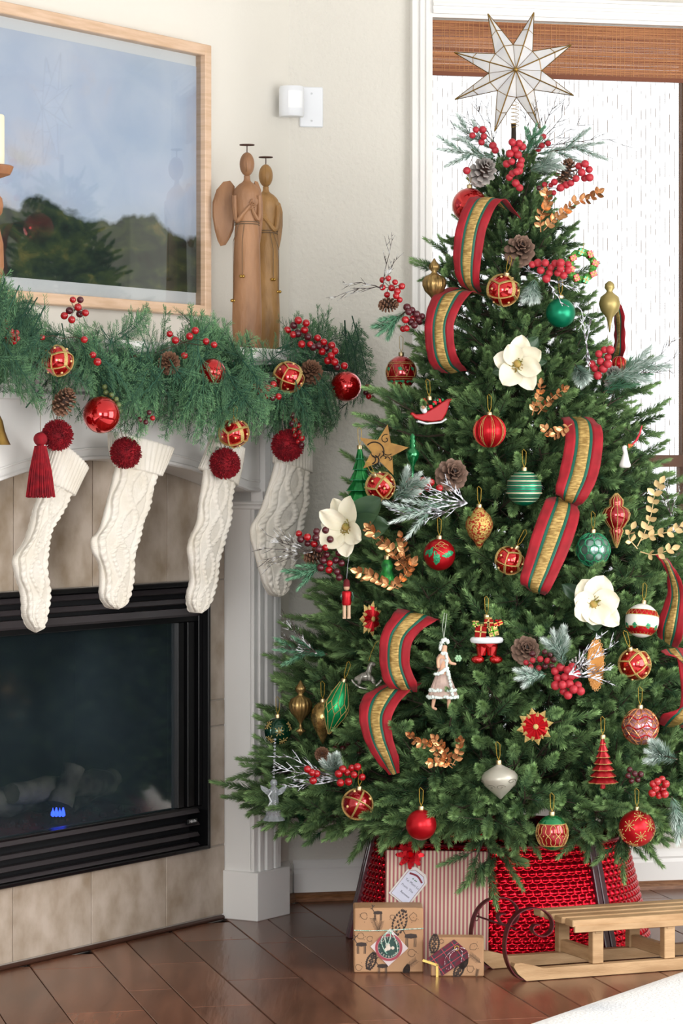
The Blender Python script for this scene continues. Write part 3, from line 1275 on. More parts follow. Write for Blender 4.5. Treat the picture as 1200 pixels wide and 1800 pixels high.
        for la in (.55, -.75):
            tr.tube([Vector((1, 1, 1.12)) * sph(r * 1.02, 2 * PI * j / 36, la) if False else (lambda v: Vector((v.x, v.y, v.z * 1.12)))(sph(r * 1.02, 2 * PI * j / 36, la)) for j in range(36)], .0009, 4, closed=True)
        for q in range(10):
            lo = q * 2 * PI / 10
            for s_ in (-1, 1):
                pts = []
                for j in range(13):
                    v = sph(r * 1.02, lo + s_ * (2 * PI / 10) * (j / 12) + .08 * math.sin(j * PI / 3) * s_, -.75 + 1.3 * j / 12)
                    pts.append(Vector((v.x, v.y, v.z * 1.12)))
                tr.tube(pts, .001, 4)
            v = sph(r * 1.03, lo, -.1)
            tr.ball((v.x, v.y, v.z * 1.12), .002, 6, 4)
        build(tr, 'gold_quilting', m_glit, t, smooth=True, local=True)
    return t


B = ball_ornament
B(825, 361, 31, 'shiny', 'shiny red ball behind the topmost tartan ribbon loop', k=.8, name='bauble', y=7.84)
B(884, 510, 27, 'lattice', 'red ball with gold glitter lattice below the snowy pinecone, beside the upper ribbon', tilt=(.3, .2, 0))
B(985, 550, 26, 'greenmatte', 'plain satin green ball hanging high on the tree')
B(705, 655, 27, 'filigree', 'red egg shaped ball with gold lines and green leaves, upper left of tree')
B(860, 758, 28, 'vstripe', 'satin red ball with vertical gold stripes below the upper magnolia')
B(668, 855, 25, 'lattice', 'red ball with gold lattice under the cut-out gold star', tilt=(.6, -.5, 0), y=7.56)
B(921, 858, 31, 'hstripe', 'green ball with horizontal silver and bronze bands')
B(772, 975, 28, 'holly', 'red ball with a green glitter pine sprig')
B(895, 985, 24, 'lattice', 'small red ball with gold lattice left of the long lower right ribbon', tilt=(.1, .5, 0))
B(1042, 966, 30, 'clearweb', 'clear glass ball with green lattice web')
B(1128, 1091, 30, 'hollywhite', 'white ball with red bands and green holly leaves', tilt=(-.15, .1, 0))
B(1115, 1168, 27, 'lattice', 'red ball with gold lattice below the white holly ball', tilt=(.2, -.3, 0))
B(1125, 1277, 32, 'meshball', 'rosy glass ball covered in a copper and red net')
B(488, 1285, 24, 'darkgreen', 'dark green ball with gold starbursts at the left edge of tree', y=7.66)
B(628, 1414, 26, 'cubelattice', 'red ball crossed by gold bands low on the left of tree', tilt=(0, .1, 0))
B(740, 1450, 27, 'redmatte', 'plain satin red ball low over the wrapped gifts')
B(970, 1464, 28, 'eggquilt', 'red and green quilted egg ornament over the red collar')
B(1119, 1456, 32, 'snowflake', 'red ball with gold starbursts low on the right of tree')


def orn(name, px, py, label, k=1.0, rot=None, y=None, kr=20, dy=-.02, cat='ornament', group=None):
    c = P(px, py, y) if y is not None else TR(px, py, k)
    c = P(px, py, c.y + dy)
    t = thing(name, c, label, cat, group, rot)
    if kr:
        KEEP.append((px, py, kr, c.y + .01))
    return t, c.y / FPX          # metres per pixel at that depth


# turned and fluted glass
def lathe_orn(name, px, py, prof, mat, label, trim=None, hk=True, rot=None, y=None, n=32, flute=0, fl=0, kr=26, twist=0, pname='body'):
    t, s = orn(name, px, py, label, rot=rot, y=y, kr=kr)
    g = G()
    g.lathe([(a * s, b * s) for a, b in prof], n, flute=flute, fl_n=fl, twist=twist)
    build(g, pname, mat, t, smooth='all', local=True)
    if hk:
        hook(t, prof[-1][1] * s)
    if trim:
        g = G()
        trim(g, s)
        build(g, 'gold_trim', m_glit, t, smooth=True, local=True)
    return t


URN = [(1, -45), (4, -40), (9, -37), (3, -32), (2, -24), (4, -20), (8, -14), (16, -6), (20, 4), (20, 12), (16, 20), (7, 24), (4, 28), (9, 34), (9, 40), (4, 46), (1, 52)]
m_bronze = M('bronze_gold_glass', 'b0915c', .3, metal=.8, col2='77603a', nscale=40)
lathe_orn('finial_ornament', 763, 506, URN, m_bronze, 'fluted gold finial ornament beside the second ribbon, upper left', flute=.05, fl=14, n=56, hk=False, y=7.74)
lathe_orn('finial_ornament', 528, 1248, URN, m_bronze, 'gold urn shaped finial beside the dark green ball', flute=.04, fl=16, n=64, y=7.64, hk=False)
lathe_orn('finial_ornament', 1071, 532, [(1, -52), (3, -38), (6, -26), (16, -14), (19, -2), (16, 10), (7, 17), (5, 20), (9, 26), (8, 33), (2, 38)], M('matte_gold', 'a3915a', .4, metal=.5), 'matte gold finial ornament at the upper right edge of tree', y=7.86, hk=False)
BEAD = [(1, -42), (4, -36), (9, -26), (15, -14), (20, -2), (21, 8), (19, 18), (13, 27), (7, 32)]
lathe_orn('teardrop_ornament', 567, 1266, BEAD, m_goldmerc, 'gold mercury glass teardrop beside the green diamond ornament', y=7.6, kr=24)
m_gr = M('gold_red_glitter', 'c9ab62', .4, metal=.6, col2='a8301f', nscale=190, bump=.003, bscale=260, ramp=(.5, .56))
lathe_orn('teardrop_ornament', 842, 926, [(1, -40), (5, -34), (9, -26), (18, -16), (24, -2), (24, 8), (19, 20), (9, 30), (6, 34)], m_gr, 'gold teardrop ornament speckled with red glitter', kr=27)
RIP = [(1, -48), (5, -38), (8, -28), (12, -18), (10, -14), (14, -10), (22, 2), (24, 12), (20, 20), (11, 25), (12, 30), (12, 36), (7, 42), (2, 48)]


def riptrim(g, s):
    for q in range(12):
        a = q * PI / 6
        g.tube([Vector((r * s * 1.01 * math.sin(a), -r * s * 1.01 * math.cos(a), z * s)) for r, z in RIP], .0011, 4)


lathe_orn('finial_ornament', 1083, 915, RIP, m_reddeep, 'red finial ornament with cream vertical ribs', trim=riptrim, n=48, hk=False, kr=27)


def diamtrim(g, s):
    prof = [(1, -50), (20, -15), (22, 2), (15, 25), (6, 46)]
    def rad(z):
        for (r0, z0), (r1, z1) in zip(prof, prof[1:]):
            if z0 <= z <= z1:
                return r0 + (r1 - r0) * (z - z0) / (z1 - z0)
        return 1
    for q in range(10):
        a = q * PI / 5
        g.tube([Vector((rad(z) * s * 1.02 * math.sin(a), -rad(z) * s * 1.02 * math.cos(a), z * s)) for z in (-49, -30, -12)], .0009, 4)
        g.tube([Vector((rad(z) * s * 1.02 * math.sin(a), -rad(z) * s * 1.02 * math.cos(a), z * s)) for z in (10, 25, 45)], .0009, 4)
        for sg in (-1, 1):
            g.tube([Vector((rad(z) * s * 1.02 * math.sin(a + sg * .31 * (z + 12) / 11), -rad(z) * s * 1.02 * math.cos(a + sg * .31 * (z + 12) / 11), z * s)) for z in (-12, -6, 0, 5, 10)], .0009, 4)


lathe_orn('diamond_ornament', 591, 1243, [(1, -50), (20, -15), (22, 2), (15, 25), (6, 46)], M('satin_emerald', '108a50', .3, metal=.55), 'long green diamond ornament with gold lines', trim=diamtrim, n=10, rot=(0, .28, 0), y=7.5, kr=24)


def onion(g, s):
    for q in range(9):
        lo = q * 2 * PI / 9
        pts = []
        for j in range(18):
            a = j * .42
            rr = .32 * (1 - j / 22)
            u, v = lo + rr * math.cos(a), rr * math.sin(a) * 14 - 2 + (3 if q % 2 else -6)
            R_ = float(np.interp(v, [-28, -18, -7, 3, 9, 16, 23], [5, 16, 27, 32, 32, 27, 15])) * 1.015
            pts.append(Vector((R_ * s * math.sin(u), -R_ * s * math.cos(u), v * s)))
        g.tube(pts, .0007, 4)


t = lathe_orn('onion_ornament', 878, 1373, [(1, -32), (5, -28), (16, -18), (27, -7), (32, 3), (32, 9), (27, 16), (15, 23), (6, 28), (4, 31)], m_silver, 'silver onion shaped ornament with scroll pattern', n=40, kr=32, rot=(0, -.05, 0))
g = G(); onion(g, 7.3 / FPX)
build(g, 'scrolls', M('dark_silver_scroll', '7b776c', .4, metal=.4), t, smooth=True, local=True)
# green icicle
lathe_orn('icicle_ornament', 725, 800, [(1, -72), (3, -60), (5, -55), (3, -48), (3, -20), (5, -14), (10, -6), (12, 3), (9, 9), (4, 12), (7, 17), (4, 20), (6, 25), (4, 28), (5, 33), (2, 38)], m_greenshine, 'slim green glass icicle beside the cut-out gold star', y=7.62, hk=False, kr=10)
lathe_orn('icicle_ornament', 530, 1425, [(1, -45), (8, -40), (3, -30), (3, -22), (8, -14), (20, -6), (24, 4), (18, 14), (5, 20)], M('deep_green_glass', '0d4a33', .15, metal=.4), 'dark green glass finial deep in the lowest left branches', y=7.72, hk=False, kr=0)


# small glass trees
def glass_tree(px, py, w, h, mat, tiers, label, y=None, cream=False):
    t, s = orn('tree_ornament', px, py, label, y=y, kr=w * .55)
    g = G()
    for k in range(tiers):
        z0 = (-h / 2 + h * k / tiers)
        z1 = z0 + h / tiers * 1.35
        r0 = w / 2 * (1 - k / tiers) + 2
        g.lathe([(r0 * .45 * s, z0 * s), (r0 * s, (z0 + .8) * s), (r0 * .97 * s, (z0 + 3) * s), (r0 * .35 * s, z1 * s)], 28, flute=.09, fl_n=9, )
    build(g, 'body', mat, t, smooth=True, local=True)
    g = G(); g.lathe([(5 * s, (-h / 2 - 9) * s), (5 * s, -h / 2 * s)], 12)
    build(g, 'trunk', mat, t, smooth=True, local=True)
    g = G()
    for k in range(tiers):
        z0 = (-h / 2 + h * k / tiers)
        r0 = w / 2 * (1 - k / tiers) + 2
        g.tube([Vector((r0 * (1 + .09 * math.cos(9 * a)) * s * math.cos(a), r0 * (1 + .09 * math.cos(9 * a)) * s * math.sin(a), (z0 + 1.5) * s)) for a in [2 * PI * j / 36 for j in range(36)]], .0009, 4, closed=True)
    build(g, 'glitter_edges', m_glit if cream else m_greenglit, t, smooth=True, local=True, kind='stuff')
    hook(t, h / 2 * s * 1.04, length=.05)
    return t


glass_tree(632, 836, 52, 92, M('green_tree_glass', '0c5c2c', .18, metal=.5, col2='2b8a45', nscale=30), 5, 'green glass tree ornament at the left edge, partly behind the gold star', y=7.62)
glass_tree(1059, 1338, 46, 78, M('red_tree_glass', 'b5262d', .3, metal=.5, col2='8c0f18', nscale=30), 7, 'red tree shaped ornament with frosted gold tiers', cream=True)


# pointed star flowers, red with gold tips
def star_flower(px, py, r, n, label, rot, y=None):
    t, s = orn('star_flower_ornament', px, py, label, rot=rot, y=y, kr=r * .8)
    red, gd = G(), G()
    for q in range(n):
        a = 2 * PI * q / n + .2
        rr = r * (1 if q % 2 else .8)
        u = Vector((math.sin(a), 0, math.cos(a))); v = Vector((math.cos(a), 0, -math.sin(a)))
        w = rr * .2
        A = [u * 2 * s + Vector((0, -.008, 0)), u * rr * .66 * s + v * w * s, u * rr * .66 * s + Vector((0, -.007, 0)), u * rr * .66 * s - v * w * s, u * rr * .5 * s + Vector((0, .005, 0))]
        red.add(A, [(0, 2, 1), (0, 3, 2), (0, 1, 4), (0, 4, 3), (1, 2, 4), (2, 3, 4)])
        B_ = [u * rr * .66 * s + v * w * s, u * rr * .66 * s + Vector((0, -.0072, 0)), u * rr * .66 * s - v * w * s, u * rr * s + Vector((0, -.001, 0)), u * rr * .6 * s + Vector((0, .004, 0))]
        gd.add(B_, [(0, 1, 3), (1, 2, 3), (0, 3, 4), (2, 4, 3)])
    build(red, 'red_petals', m_redmatte, t, local=True)
    gd.ball((0, -.009, 0), 5 * s, 10, 6, sq=(1, .5, 1))
    build(gd, 'gold_tips', m_glit, t, local=True)


star_flower(940, 1277, 34, 16, 'red poinsettia star ornament with gold tips, facing front', (0, 0, .15))
star_flower(651, 1088, 33, 14, 'red and gold star flower ornament turned sideways on the left', (0, .5, .9), y=7.55)


# cut-out wooden star
def flat_star_outline(r0, r1, n, rot):
    return [((r0 if k % 2 == 0 else r1) * math.sin(rot + PI * k / n), (r0 if k % 2 == 0 else r1) * math.cos(rot + PI * k / n)) for k in range(2 * n)]


t, s = orn('wooden_star', 672, 792, 'flat gold cut-out star with dark scrolls at the left of tree', rot=(0, 0, -.2), y=7.55, kr=34)
g = G()
g.prism(flat_star_outline(47 * s, 20 * s, 5, .2), lambda x, y_, d: Vector((x, d, y_)), -.002, .002)
build(g, 'plate', M('gold_painted_wood', 'a67c3c', .5, metal=.25, col2='8a6430', nscale=40), t, local=True)
g = G()
def scroll(cx_, cz_, r_, a0, a1, tw=.0011, shrink=.0):
    pts = [Vector(((cx_ + (r_ * (1 - shrink * j / 12)) * math.cos(a0 + (a1 - a0) * j / 12)) * s, -.0028, (cz_ + (r_ * (1 - shrink * j / 12)) * math.sin(a0 + (a1 - a0) * j / 12)) * s)) for j in range(13)]
    g.tube(pts, tw, 4)
scroll(6, 20, 9, 1.2, 7.5, shrink=.8); scroll(-14, -2, 17, 2.4, -.4, .0016); scroll(-12, -4, 8, 3.0, 6.2); scroll(-14, -17, 8, 1.4, -1.4, .0016)
scroll(-19, -16, 7, 1.4, -1.4, .0014); scroll(2, -14, 5, 3.1, 0); scroll(9, -15, 4, 3.1, 0); scroll(14, -12, 5, 4.4, 7.4, shrink=.6); scroll(10, 2, 10, 3.4, 5.4)
build(g, 'cut_scrolls', m_dark, t, smooth=True, local=True)

# oval wooden snowflake ornament
t, s = orn('wooden_oval', 1046, 1168, 'oval wooden ornament with lacy cut border beside the frosted berries', rot=(0, 0, .8), kr=14)
g = G()
ov = [(17 * s * math.cos(2 * PI * k / 28), 44 * s * math.sin(2 * PI * k / 28)) for k in range(28)]
g.prism(ov, lambda x, y_, d: Vector((x * 1.3, d, y_)), -.002, .002)
build(g, 'plate', M('honey_wood', 'b87f3c', .5, col2='9c6427', nscale=20), t, local=True)
g = G()
for ring, nn, q in ((1.0, 22, 2.6), (.78, 16, 2.2)):
    for k in range(nn):
        a = 2 * PI * k / nn
        cx_, cz_ = 22 * ring * math.cos(a), 44 * ring * math.sin(a)
        g.tube([Vector(((cx_ + q * math.cos(b)) * s, -.003, (cz_ + q * 1.3 * math.sin(b)) * s)) for b in [2 * PI * j / 8 for j in range(8)]], .0006, 4, closed=True)
build(g, 'lace_border', M('pale_wood_lace', 'd8a468', .6), t, local=True)


# figures ------------------------------------------------------------
def skin_body(name, joints, edges, radii, mat, parent, sub=2):
    me = bpy.data.meshes.new(name)
    me.from_pydata([tuple(j) for j in joints], edges, [])
    me.materials.append(mat)
    o = place(name, me, parent)
    md = o.modifiers.new('skin', 'SKIN')
    for i, v in enumerate(me.skin_vertices[0].data):
        r = radii[i]
        v.radius = (r, r) if not isinstance(r, tuple) else r
        v.use_root = (i == 0)
    md.use_smooth_shade = True
    s2 = o.modifiers.new('sub', 'SUBSURF')
    s2.levels = s2.render_levels = sub
    return o


# lady in a fur-trimmed dress
t, s = orn('lady_ornament', 778, 1183, 'ornament of a walking lady in a pale dress with white fur trim', kr=34, rot=(0, 0, 0))
px_ = lambda x, z, y_=0: Vector((x * s, y_ * s, z * s))
skin_body('figure', [px_(0, 4), px_(2, 18), px_(2, 32), px_(3, 41), px_(4, 50), px_(-9, 24, -3), px_(-8, 8, -7), px_(14, 17, -3), px_(24, 16, -3),
                     px_(-6, -22), px_(-15, -44), px_(-18, -61), px_(-10, -64, -3), px_(8, -22), px_(11, -44), px_(10, -62), px_(18, -64, -4)],
          [(0, 1), (1, 2), (2, 3), (3, 4), (2, 5), (5, 6), (2, 7), (7, 8), (0, 9), (9, 10), (10, 11), (11, 12), (0, 13), (13, 14), (14, 15), (15, 16)],
          [q * s for q in (7, 7, 6.5, 3.2, 6.5, 3.4, 2.8, 3, 2.3, 6, 4, 3, 2.4, 6, 4, 3, 2.4)], m_flesh, t)
g = G()
for row in range(9):
    pass
prof = [(26, -44), (24, -36), (19, -22), (13, -6), (8, 6), (9, 16), (11, 26), (7, 33)]
g.lathe([(a * s, b * s) for a, b in prof], 40, flute=.05, fl_n=14, sy=.55)
build(g, 'dress', M('pale_pink_dress', 'c5aca0', .7, col2='a98f86', nscale=50), t, smooth=True, local=True)
g = G()
rg = random.Random(4)
def fur(pts, r_, n_=40):
    for _ in range(n_):
        i = rg.randrange(len(pts) - 1)
        p = pts[i].lerp(pts[i + 1], rg.random())
        g.ball(p + Vector([rg.uniform(-r_, r_) * .4 for _ in range(3)]), r_ * rg.uniform(.7, 1), 6, 4)
for zz, rr in ((-42, 26), (-30, 22)):
    fur([Vector((rr * s * math.cos(a), rr * .6 * s * math.sin(a), zz * s)) for a in [2 * PI * j / 20 for j in range(21)]], 3.2 * s, 90)
fur([px_(6, 30, -7), px_(7, 10, -7), px_(12, -12, -10), px_(17, -42, -13)], 3 * s, 60)
fur([px_(-14, -2, -8), px_(-4, 0, -10), px_(4, 8, -8)], 3 * s, 40)
fur([px_(-3, 53), px_(3, 60, -2), px_(9, 55, -2)], 3.4 * s, 26)
fur([px_(-3, 48, 3), px_(-4, 42, 2)], 3.4 * s, 12)
fur([px_(-2, 35, -5), px_(7, 34, -6)], 3 * s, 14)
build(g, 'fur_trim', M('mint_white_fur', 'dfe9e4', .9), t, smooth=True, local=True)
g = G()
for q in range(6):
    a = q * PI / 3
    g.ball(px_(27 + 4 * math.cos(a), 26 + 4 * math.sin(a), -4), 2.6 * s, 8, 5)
g.ball(px_(27, 26, -5), 2.2 * s, 8, 5)
build(g, 'flower', M('mint_flower', '9fc8a0', .6), t, smooth=True, local=True)
g = G(); g.tube([px_(2, 60), px_(-1, 82), px_(3, 106), px_(7, 104), px_(2, 62)], .0007, 4)
g.ball(px_(8, 51.5, -4.5), .9 * s, 6, 4); g.ball(px_(3, 51.5, -6), .9 * s, 6, 4)
build(g, 'ribbon_loop', M('pale_ribbon', 'b9c4b4', .6), t, local=True)

# glass trousers stuffed with presents
t, s = orn('gift_trousers_ornament', 855, 1128, 'glass ornament of red trousers and boots heaped with presents', kr=30)
g = G(); g.lathe([(a * s, b * s) for a, b in [(16, -10), (20, -5), (22, 2), (21, 6)]], 24, sy=.7)
for sx_ in (-1, 1):
    g.lathe([(a * s, b * s) for a, b in [(8, -24), (9, -16), (11, -8)]], 14, c=px_(sx_ * 9, 0))
build(g, 'trousers', m_redshine, t, smooth=True, local=True)
g = G()
for sx_ in (-1, 1):
    g.ball(px_(sx_ * 16, -31, -6), 12 * s, 14, 9, sq=(1, .9, .62))
build(g, 'boots', m_redshine, t, smooth=True, local=True)
g = G()
g.tube([Vector((24 * s * math.cos(a), 17 * s * math.sin(a), 3 * s)) for a in [2 * PI * j / 24 for j in range(24)]], 5.5 * s, 8, closed=True)
build(g, 'white_cuff', m_snow, t, smooth=True, local=True)
m_gr2 = M('bright_green_gift', '4f9a1e', .2, metal=.4)
for (x, z, w_, h_, an, mm, tm) in ((-11, 18, 20, 20, .1, m_redshine, m_glit), (11, 19, 18, 18, -.25, m_goldmerc, m_gr2), (3, 34, 16, 12, .0, m_redshine, m_glit), (3, 26, 6, 22, -.2, m_greenshine, m_glit), (-20, 30, 10, 8, .3, m_gr2, m_glit), (20, 32, 16, 8, -.35, m_gold, m_redmatte)):
    R = Matrix.Rotation(an, 3, 'Y')
    g = G(); g.box(px_(x, z, -5), (w_ * s, 13 * s, h_ * s), R, .001)
    o = build(g, 'gift_box', mm, t, local=True)
    g = G(); g.box(px_(x, z, -5), (2.4 * s, 13.8 * s, h_ * s * 1.03), R); g.box(px_(x, z, -5), (w_ * s * 1.03, 13.8 * s, 2.2 * s), R)
    for q in (-1, 1):
        g.ball(px_(x + q * 3, z + h_ / 2 + 1.5, -5), 3 * s, 8, 5, sq=(1.2, .8, .7))
    build(g, 'gift_ribbon', tm, o, local=True)
hook(t, 42 * s)

# sleigh ornament
t, s = orn('sleigh_ornament', 757, 724, 'red glass sleigh ornament carrying a white-bearded rider and gifts', kr=26, rot=(0, -.1, .1))
poly = [(-36, -2), (-30, -9), (-16, -15), (0, -18), (18, -17), (26, -6), (34, 12), (40, 19), (32, 20), (20, 15), (8, 8), (-6, 2), (-16, -2), (-27, -2), (-33, 3), (-37, 2)]
g = G(); g.prism([(a * s, b * s) for a, b in poly], lambda x, y_, d: Vector((x, d, y_)), -.012, .012)
o = build(g, 'hull', M('painted_red_glass', 'a50d16', .35, metal=.2), t, local=True)
md = o.modifiers.new('bevel', 'BEVEL'); md.width = .003; md.segments = 2
g = G()
for y_ in (-10, 10):
    g.tube([px_(-26, -14, y_), px_(-10, -20, y_), px_(15, -20, y_), px_(25, -15, y_)], 1.6 * s, 6)
build(g, 'runners', m_snow, t, smooth=True, local=True)
g = G(); g.ball(px_(-12, 7, -3), 6.5 * s, 14, 10, sq=(1, .9, 1.1)); g.ball(px_(-12, 3, -6), 5 * s, 12, 8)
build(g, 'beard', m_snow, t, smooth=True, local=True)
g = G(); g.ball(px_(-13, 10, -8), 4 * s, 10, 7)
build(g, 'face', m_flesh, t, smooth=True, local=True)
g = G(); g.lathe([(7 * s, 0), (5 * s, 5 * s), (2 * s, 11 * s)], 12, c=px_(-10, 14, -2))
for (x, z) in ((0, 9), (8, 15), (17, 18)):
    g.box(px_(x, z), (7 * s, 12 * s, 7 * s), Matrix.Rotation(x * .02, 3, 'Y'), .001)
build(g, 'hat_and_gifts', m_redmatte, t, smooth=True, local=True)
g = G()
for (x, z) in ((5, 13), (13, 19), (22, 19), (-5, 6)):
    g.ball(px_(x, z, -7), 3.2 * s, 8, 5)
build(g, 'green_trim', m_greenshine, t, smooth=True, local=True)
hook(t, 22 * s)

# toy soldier
t, s = orn('soldier_ornament', 609, 1052, 'small wooden toy soldier ornament in a red coat at the left edge', kr=16, y=7.5)
g = G(); g.lathe([(a * s, b * s) for a, b in [(7, -12), (8.5, -8), (7.5, 2), (9, 10), (7, 13)]], 14, sy=.8)
build(g, 'coat', m_redmatte, t, smooth=True, local=True)
g = G()
for x in (-4, 4):
    g.lathe([(a * s, b * s) for a, b in [(3.4, -34), (3, -30), (3.2, -14), (3.4, -11)]], 10, c=px_(x, 0))
    g.box(px_(x, -34, -2), (6 * s, 9 * s, 3 * s), None, .0006)
build(g, 'legs', M('cream_enamel', 'caa98c', .5), t, smooth=True, local=True)
g = G(); g.ball(px_(0, 19), 5.4 * s, 12, 8)
build(g, 'head', m_flesh, t, smooth=True, local=True)
g = G(); g.lathe([(a * s, b * s) for a, b in [(5.6, 21), (6, 23), (5, 32), (1, 35)]], 12)
build(g, 'hat', M('dark_red_felt', '6d1a20', .8), t, smooth=True, local=True)
g = G()
for x, zz in ((-9, -2), (10, -5)):
    g.tube([px_(x * .9, 11), px_(x * 1.15, 3), px_(x, zz, -2)], [2.4 * s, 2.2 * s, 1.8 * s], 8)
build(g, 'arms', m_greendark, t, smooth=True, local=True)
g = G(); g.tube([px_(0, 34), px_(2, 60), px_(6, 84)], .0006, 4)
build(g, 'hanging_string', M('silver_string', 'b9bcc0', .5), t, local=True)

# rocking horse of clear glass
t, s = orn('rocking_horse_ornament', 644, 1188, 'smoky glass rocking horse ornament between two ribbon tails', kr=20, y=7.46)
m_smoke = M('smoky_glass', '8d8a82', .12, metal=.45, col2='5d5a52', nscale=60, bump=.001, bscale=80)
skin_body('horse', [px_(0, -2), px_(-12, -1), px_(11, -1), px_(5, 12), px_(8, 22), px_(16, 19), px_(-14, -16, -4), px_(13, -16, -4), px_(-14, -16, 4), px_(13, -16, 4), px_(-22, -8)],
          [(0, 1), (0, 2), (0, 3), (3, 4), (4, 5), (1, 6), (2, 7), (1, 8), (2, 9), (1, 10)], [q * s for q in (8, 8, 7, 5, 5, 3.4, 2.6, 2.6, 2.6, 2.6, 2)], m_smoke, t)
g = G()
for y_ in (-5, 5):
    g.tube([Vector((30 * s * math.sin(a), y_ * s, (8 - 30 * math.cos(a)) * s)) for a in [-1.05 + 2.1 * j / 14 for j in range(15)]], 1.8 * s, 6)
build(g, 'rockers', m_smoke, t, smooth=True, local=True)
g = G(); g.tube([px_(4, 26), px_(8, 40), px_(16, 58), px_(22, 62)], .0006, 4)
build(g, 'hanging_string', m_string, t, local=True)

# goose
t, s = orn('goose_ornament', 1098, 818, 'white goose ornament with orange beak and red scarf at the right edge', kr=16, y=7.62)
skin_body('goose', [px_(0, -6), px_(0, 6), px_(1, 22), px_(-2, 32), px_(4, 34)], [(0, 1), (1, 2), (2, 3), (3, 4)], [q * s for q in (15, 9, 4.2, 5.5, 3)], m_white, t)
g = G(); g.lathe([(4 * s, 0), (2.5 * s, 5 * s), (.5 * s, 9 * s)], 10, c=px_(6, 34), R=Matrix.Rotation(1.4, 3, 'Y'))
build(g, 'beak', M('orange_beak', 'e2622a', .5), t, smooth=True, local=True)
g = G(); g.tube([px_(12, 36), px_(20, 44), px_(26, 56), px_(30, 70)], [.0022, .0028, .0024, .0015], 6)
build(g, 'scarf', M('pinkish_red_scarf', 'c22b3c', .6), t, smooth=True, local=True)

# crystal angel
t, s = orn('crystal_angel_ornament', 481, 1400, 'clear crystal angel ornament playing a horn, hanging at lower left', kr=22, y=7.55)
m_crys = M('crystal', 'd7dce2', .08, trans=.75, ior=1.5)
g = G(); g.lathe([(a * s, b * s) for a, b in [(19, -42), (14, -34), (9, -18), (7, 4), (8, 12), (4, 18)]], 24, flute=.06, fl_n=12)
build(g, 'gown', m_crys, t, smooth=True, local=True)
g = G(); g.ball(px_(0, 24), 6.5 * s, 12, 9)
build(g, 'head', m_crys, t, smooth=True, local=True)
for sx_ in (-1, 1):
    g = G(); g.prism([(a * s * sx_, b * s) for a, b in [(3, 8), (14, 16), (24, 20), (22, 12), (14, 4), (4, 0)]], lambda x, y_, d: Vector((x, d, y_)), .002, .004)
    build(g, 'wing', m_crys, t, local=True)
g = G(); g.tube([px_(-3, 10, -7), px_(-9, 2, -8), px_(-4, -8, -8), px_(-9, -16, -8)], 1.6 * s, 6); g.lathe([(1 * s, 0), (5 * s, -5 * s)], 10, c=px_(-10, -18, -8))
build(g, 'horn', M('milky_glass', 'dfe3e8', .15), t, smooth=True, local=True)
g = G()
for j in range(12):
    g.ball(px_(0 + j * .2, 34 + j * 6), 2.3 * s, 8, 6)
build(g, 'bead_chain', m_crys, t, smooth=True, local=True)

# wreath of tiny gifts
t, s = orn('gift_wreath_ornament', 1022, 468, 'green wreath ornament set with tiny red gifts, upper right of tree', kr=26, rot=(0, .1, .3), y=7.66)
g = G()
for k in range(26):
    a = 2 * PI * k / 26
    g.ball(px_(22 * math.cos(a), 24 * math.sin(a) + rnd.uniform(-2, 2), rnd.uniform(-3, 3)), 7 * s, 8, 6)
build(g, 'wreath', M('bright_green_glass', '2f8a3a', .25, metal=.4, col2='7bb052', nscale=60), t, smooth=True, local=True)
for k in range(8):
    a = 2 * PI * k / 8 + .3
    R = Matrix.Rotation(a, 3, 'Y')
    c_ = px_(23 * math.cos(a), 25 * math.sin(a), -6)
    mm = (m_redshine, m_redshine, m_greenshine, m_redshine)[k % 4]
    g = G(); g.box(c_, (12 * s, 9 * s, 10 * s), R, .001)
    o = build(g, 'gift_box', mm, t, local=True)
    g = G(); g.box(c_, (2 * s, 9.6 * s, 10.3 * s), R); g.box(c_, (12.3 * s, 9.6 * s, 2 * s), R)
    build(g, 'gift_ribbon', m_glit, o, local=True)
g = G(); g.tube([px_(0, 26), px_(-1, 52), px_(1, 26)], .0006, 4)
build(g, 'hanging_string', m_string, t, local=True)
# small green glitter ornament and small red/white ball
lathe_orn('lantern_ornament', 680, 1010, [(2, -26), (12, -20), (16, -10), (12, 2), (9, 8), (11, 16), (8, 24), (3, 28)], M('green_glitter_glass', '2f9a3e', .3, metal=.3, col2='1c5f33', nscale=80, bump=.001, bscale=200), 'small green glitter lantern ornament behind copper leaves', hk=True, y=7.58, kr=14, n=8)
B(1088, 640, 13, 'vstripe', 'small red and white striped ball at the upper right edge', y=7.78, hang=False)

# ================================================================== star topper
t, s = orn('star_topper', 905, 125, 'eight-pointed capiz shell star with gold wire edges topping the tree', y=TY - .03, kr=0, dy=0, cat='star topper')
SRT = t
tips = [(-48, 101), (33, 103), (99, 46), (103, -43), (46, -106), (-36, -106), (-106, -50), (-107, 33)]
notch = []
for i in range(8):
    a, b = tips[i], tips[(i + 1) % 8]
    m_ = ((a[0] + b[0]) / 2, (a[1] + b[1]) / 2)
    l = math.hypot(*m_)
    notch.append((m_[0] / l * 46, m_[1] / l * 46))
m_capiz = M('capiz_shell', 'f4f2f0', .3, col2='dcdde2', nscale=22)
_nt = m_capiz.node_tree
_tl = _nt.nodes.new('ShaderNodeBsdfTranslucent'); _tl.inputs['Color'].default_value = (.9, .9, .9, 1)
_mx = _nt.nodes.new('ShaderNodeMixShader'); _mx.inputs[0].default_value = .45
_nt.links.new(_nt.nodes['Principled BSDF'].outputs[0], _mx.inputs[1]); _nt.links.new(_tl.outputs[0], _mx.inputs[2])
_nt.links.new(_mx.outputs[0], _nt.nodes['Material Output'].inputs['Surface'])
m_wire = M('antique_gold_wire', '9b7a3c', .35, metal=.85)
fc, bc = Vector((0, -.03, 0)), Vector((0, .03, 0))
wires = G()
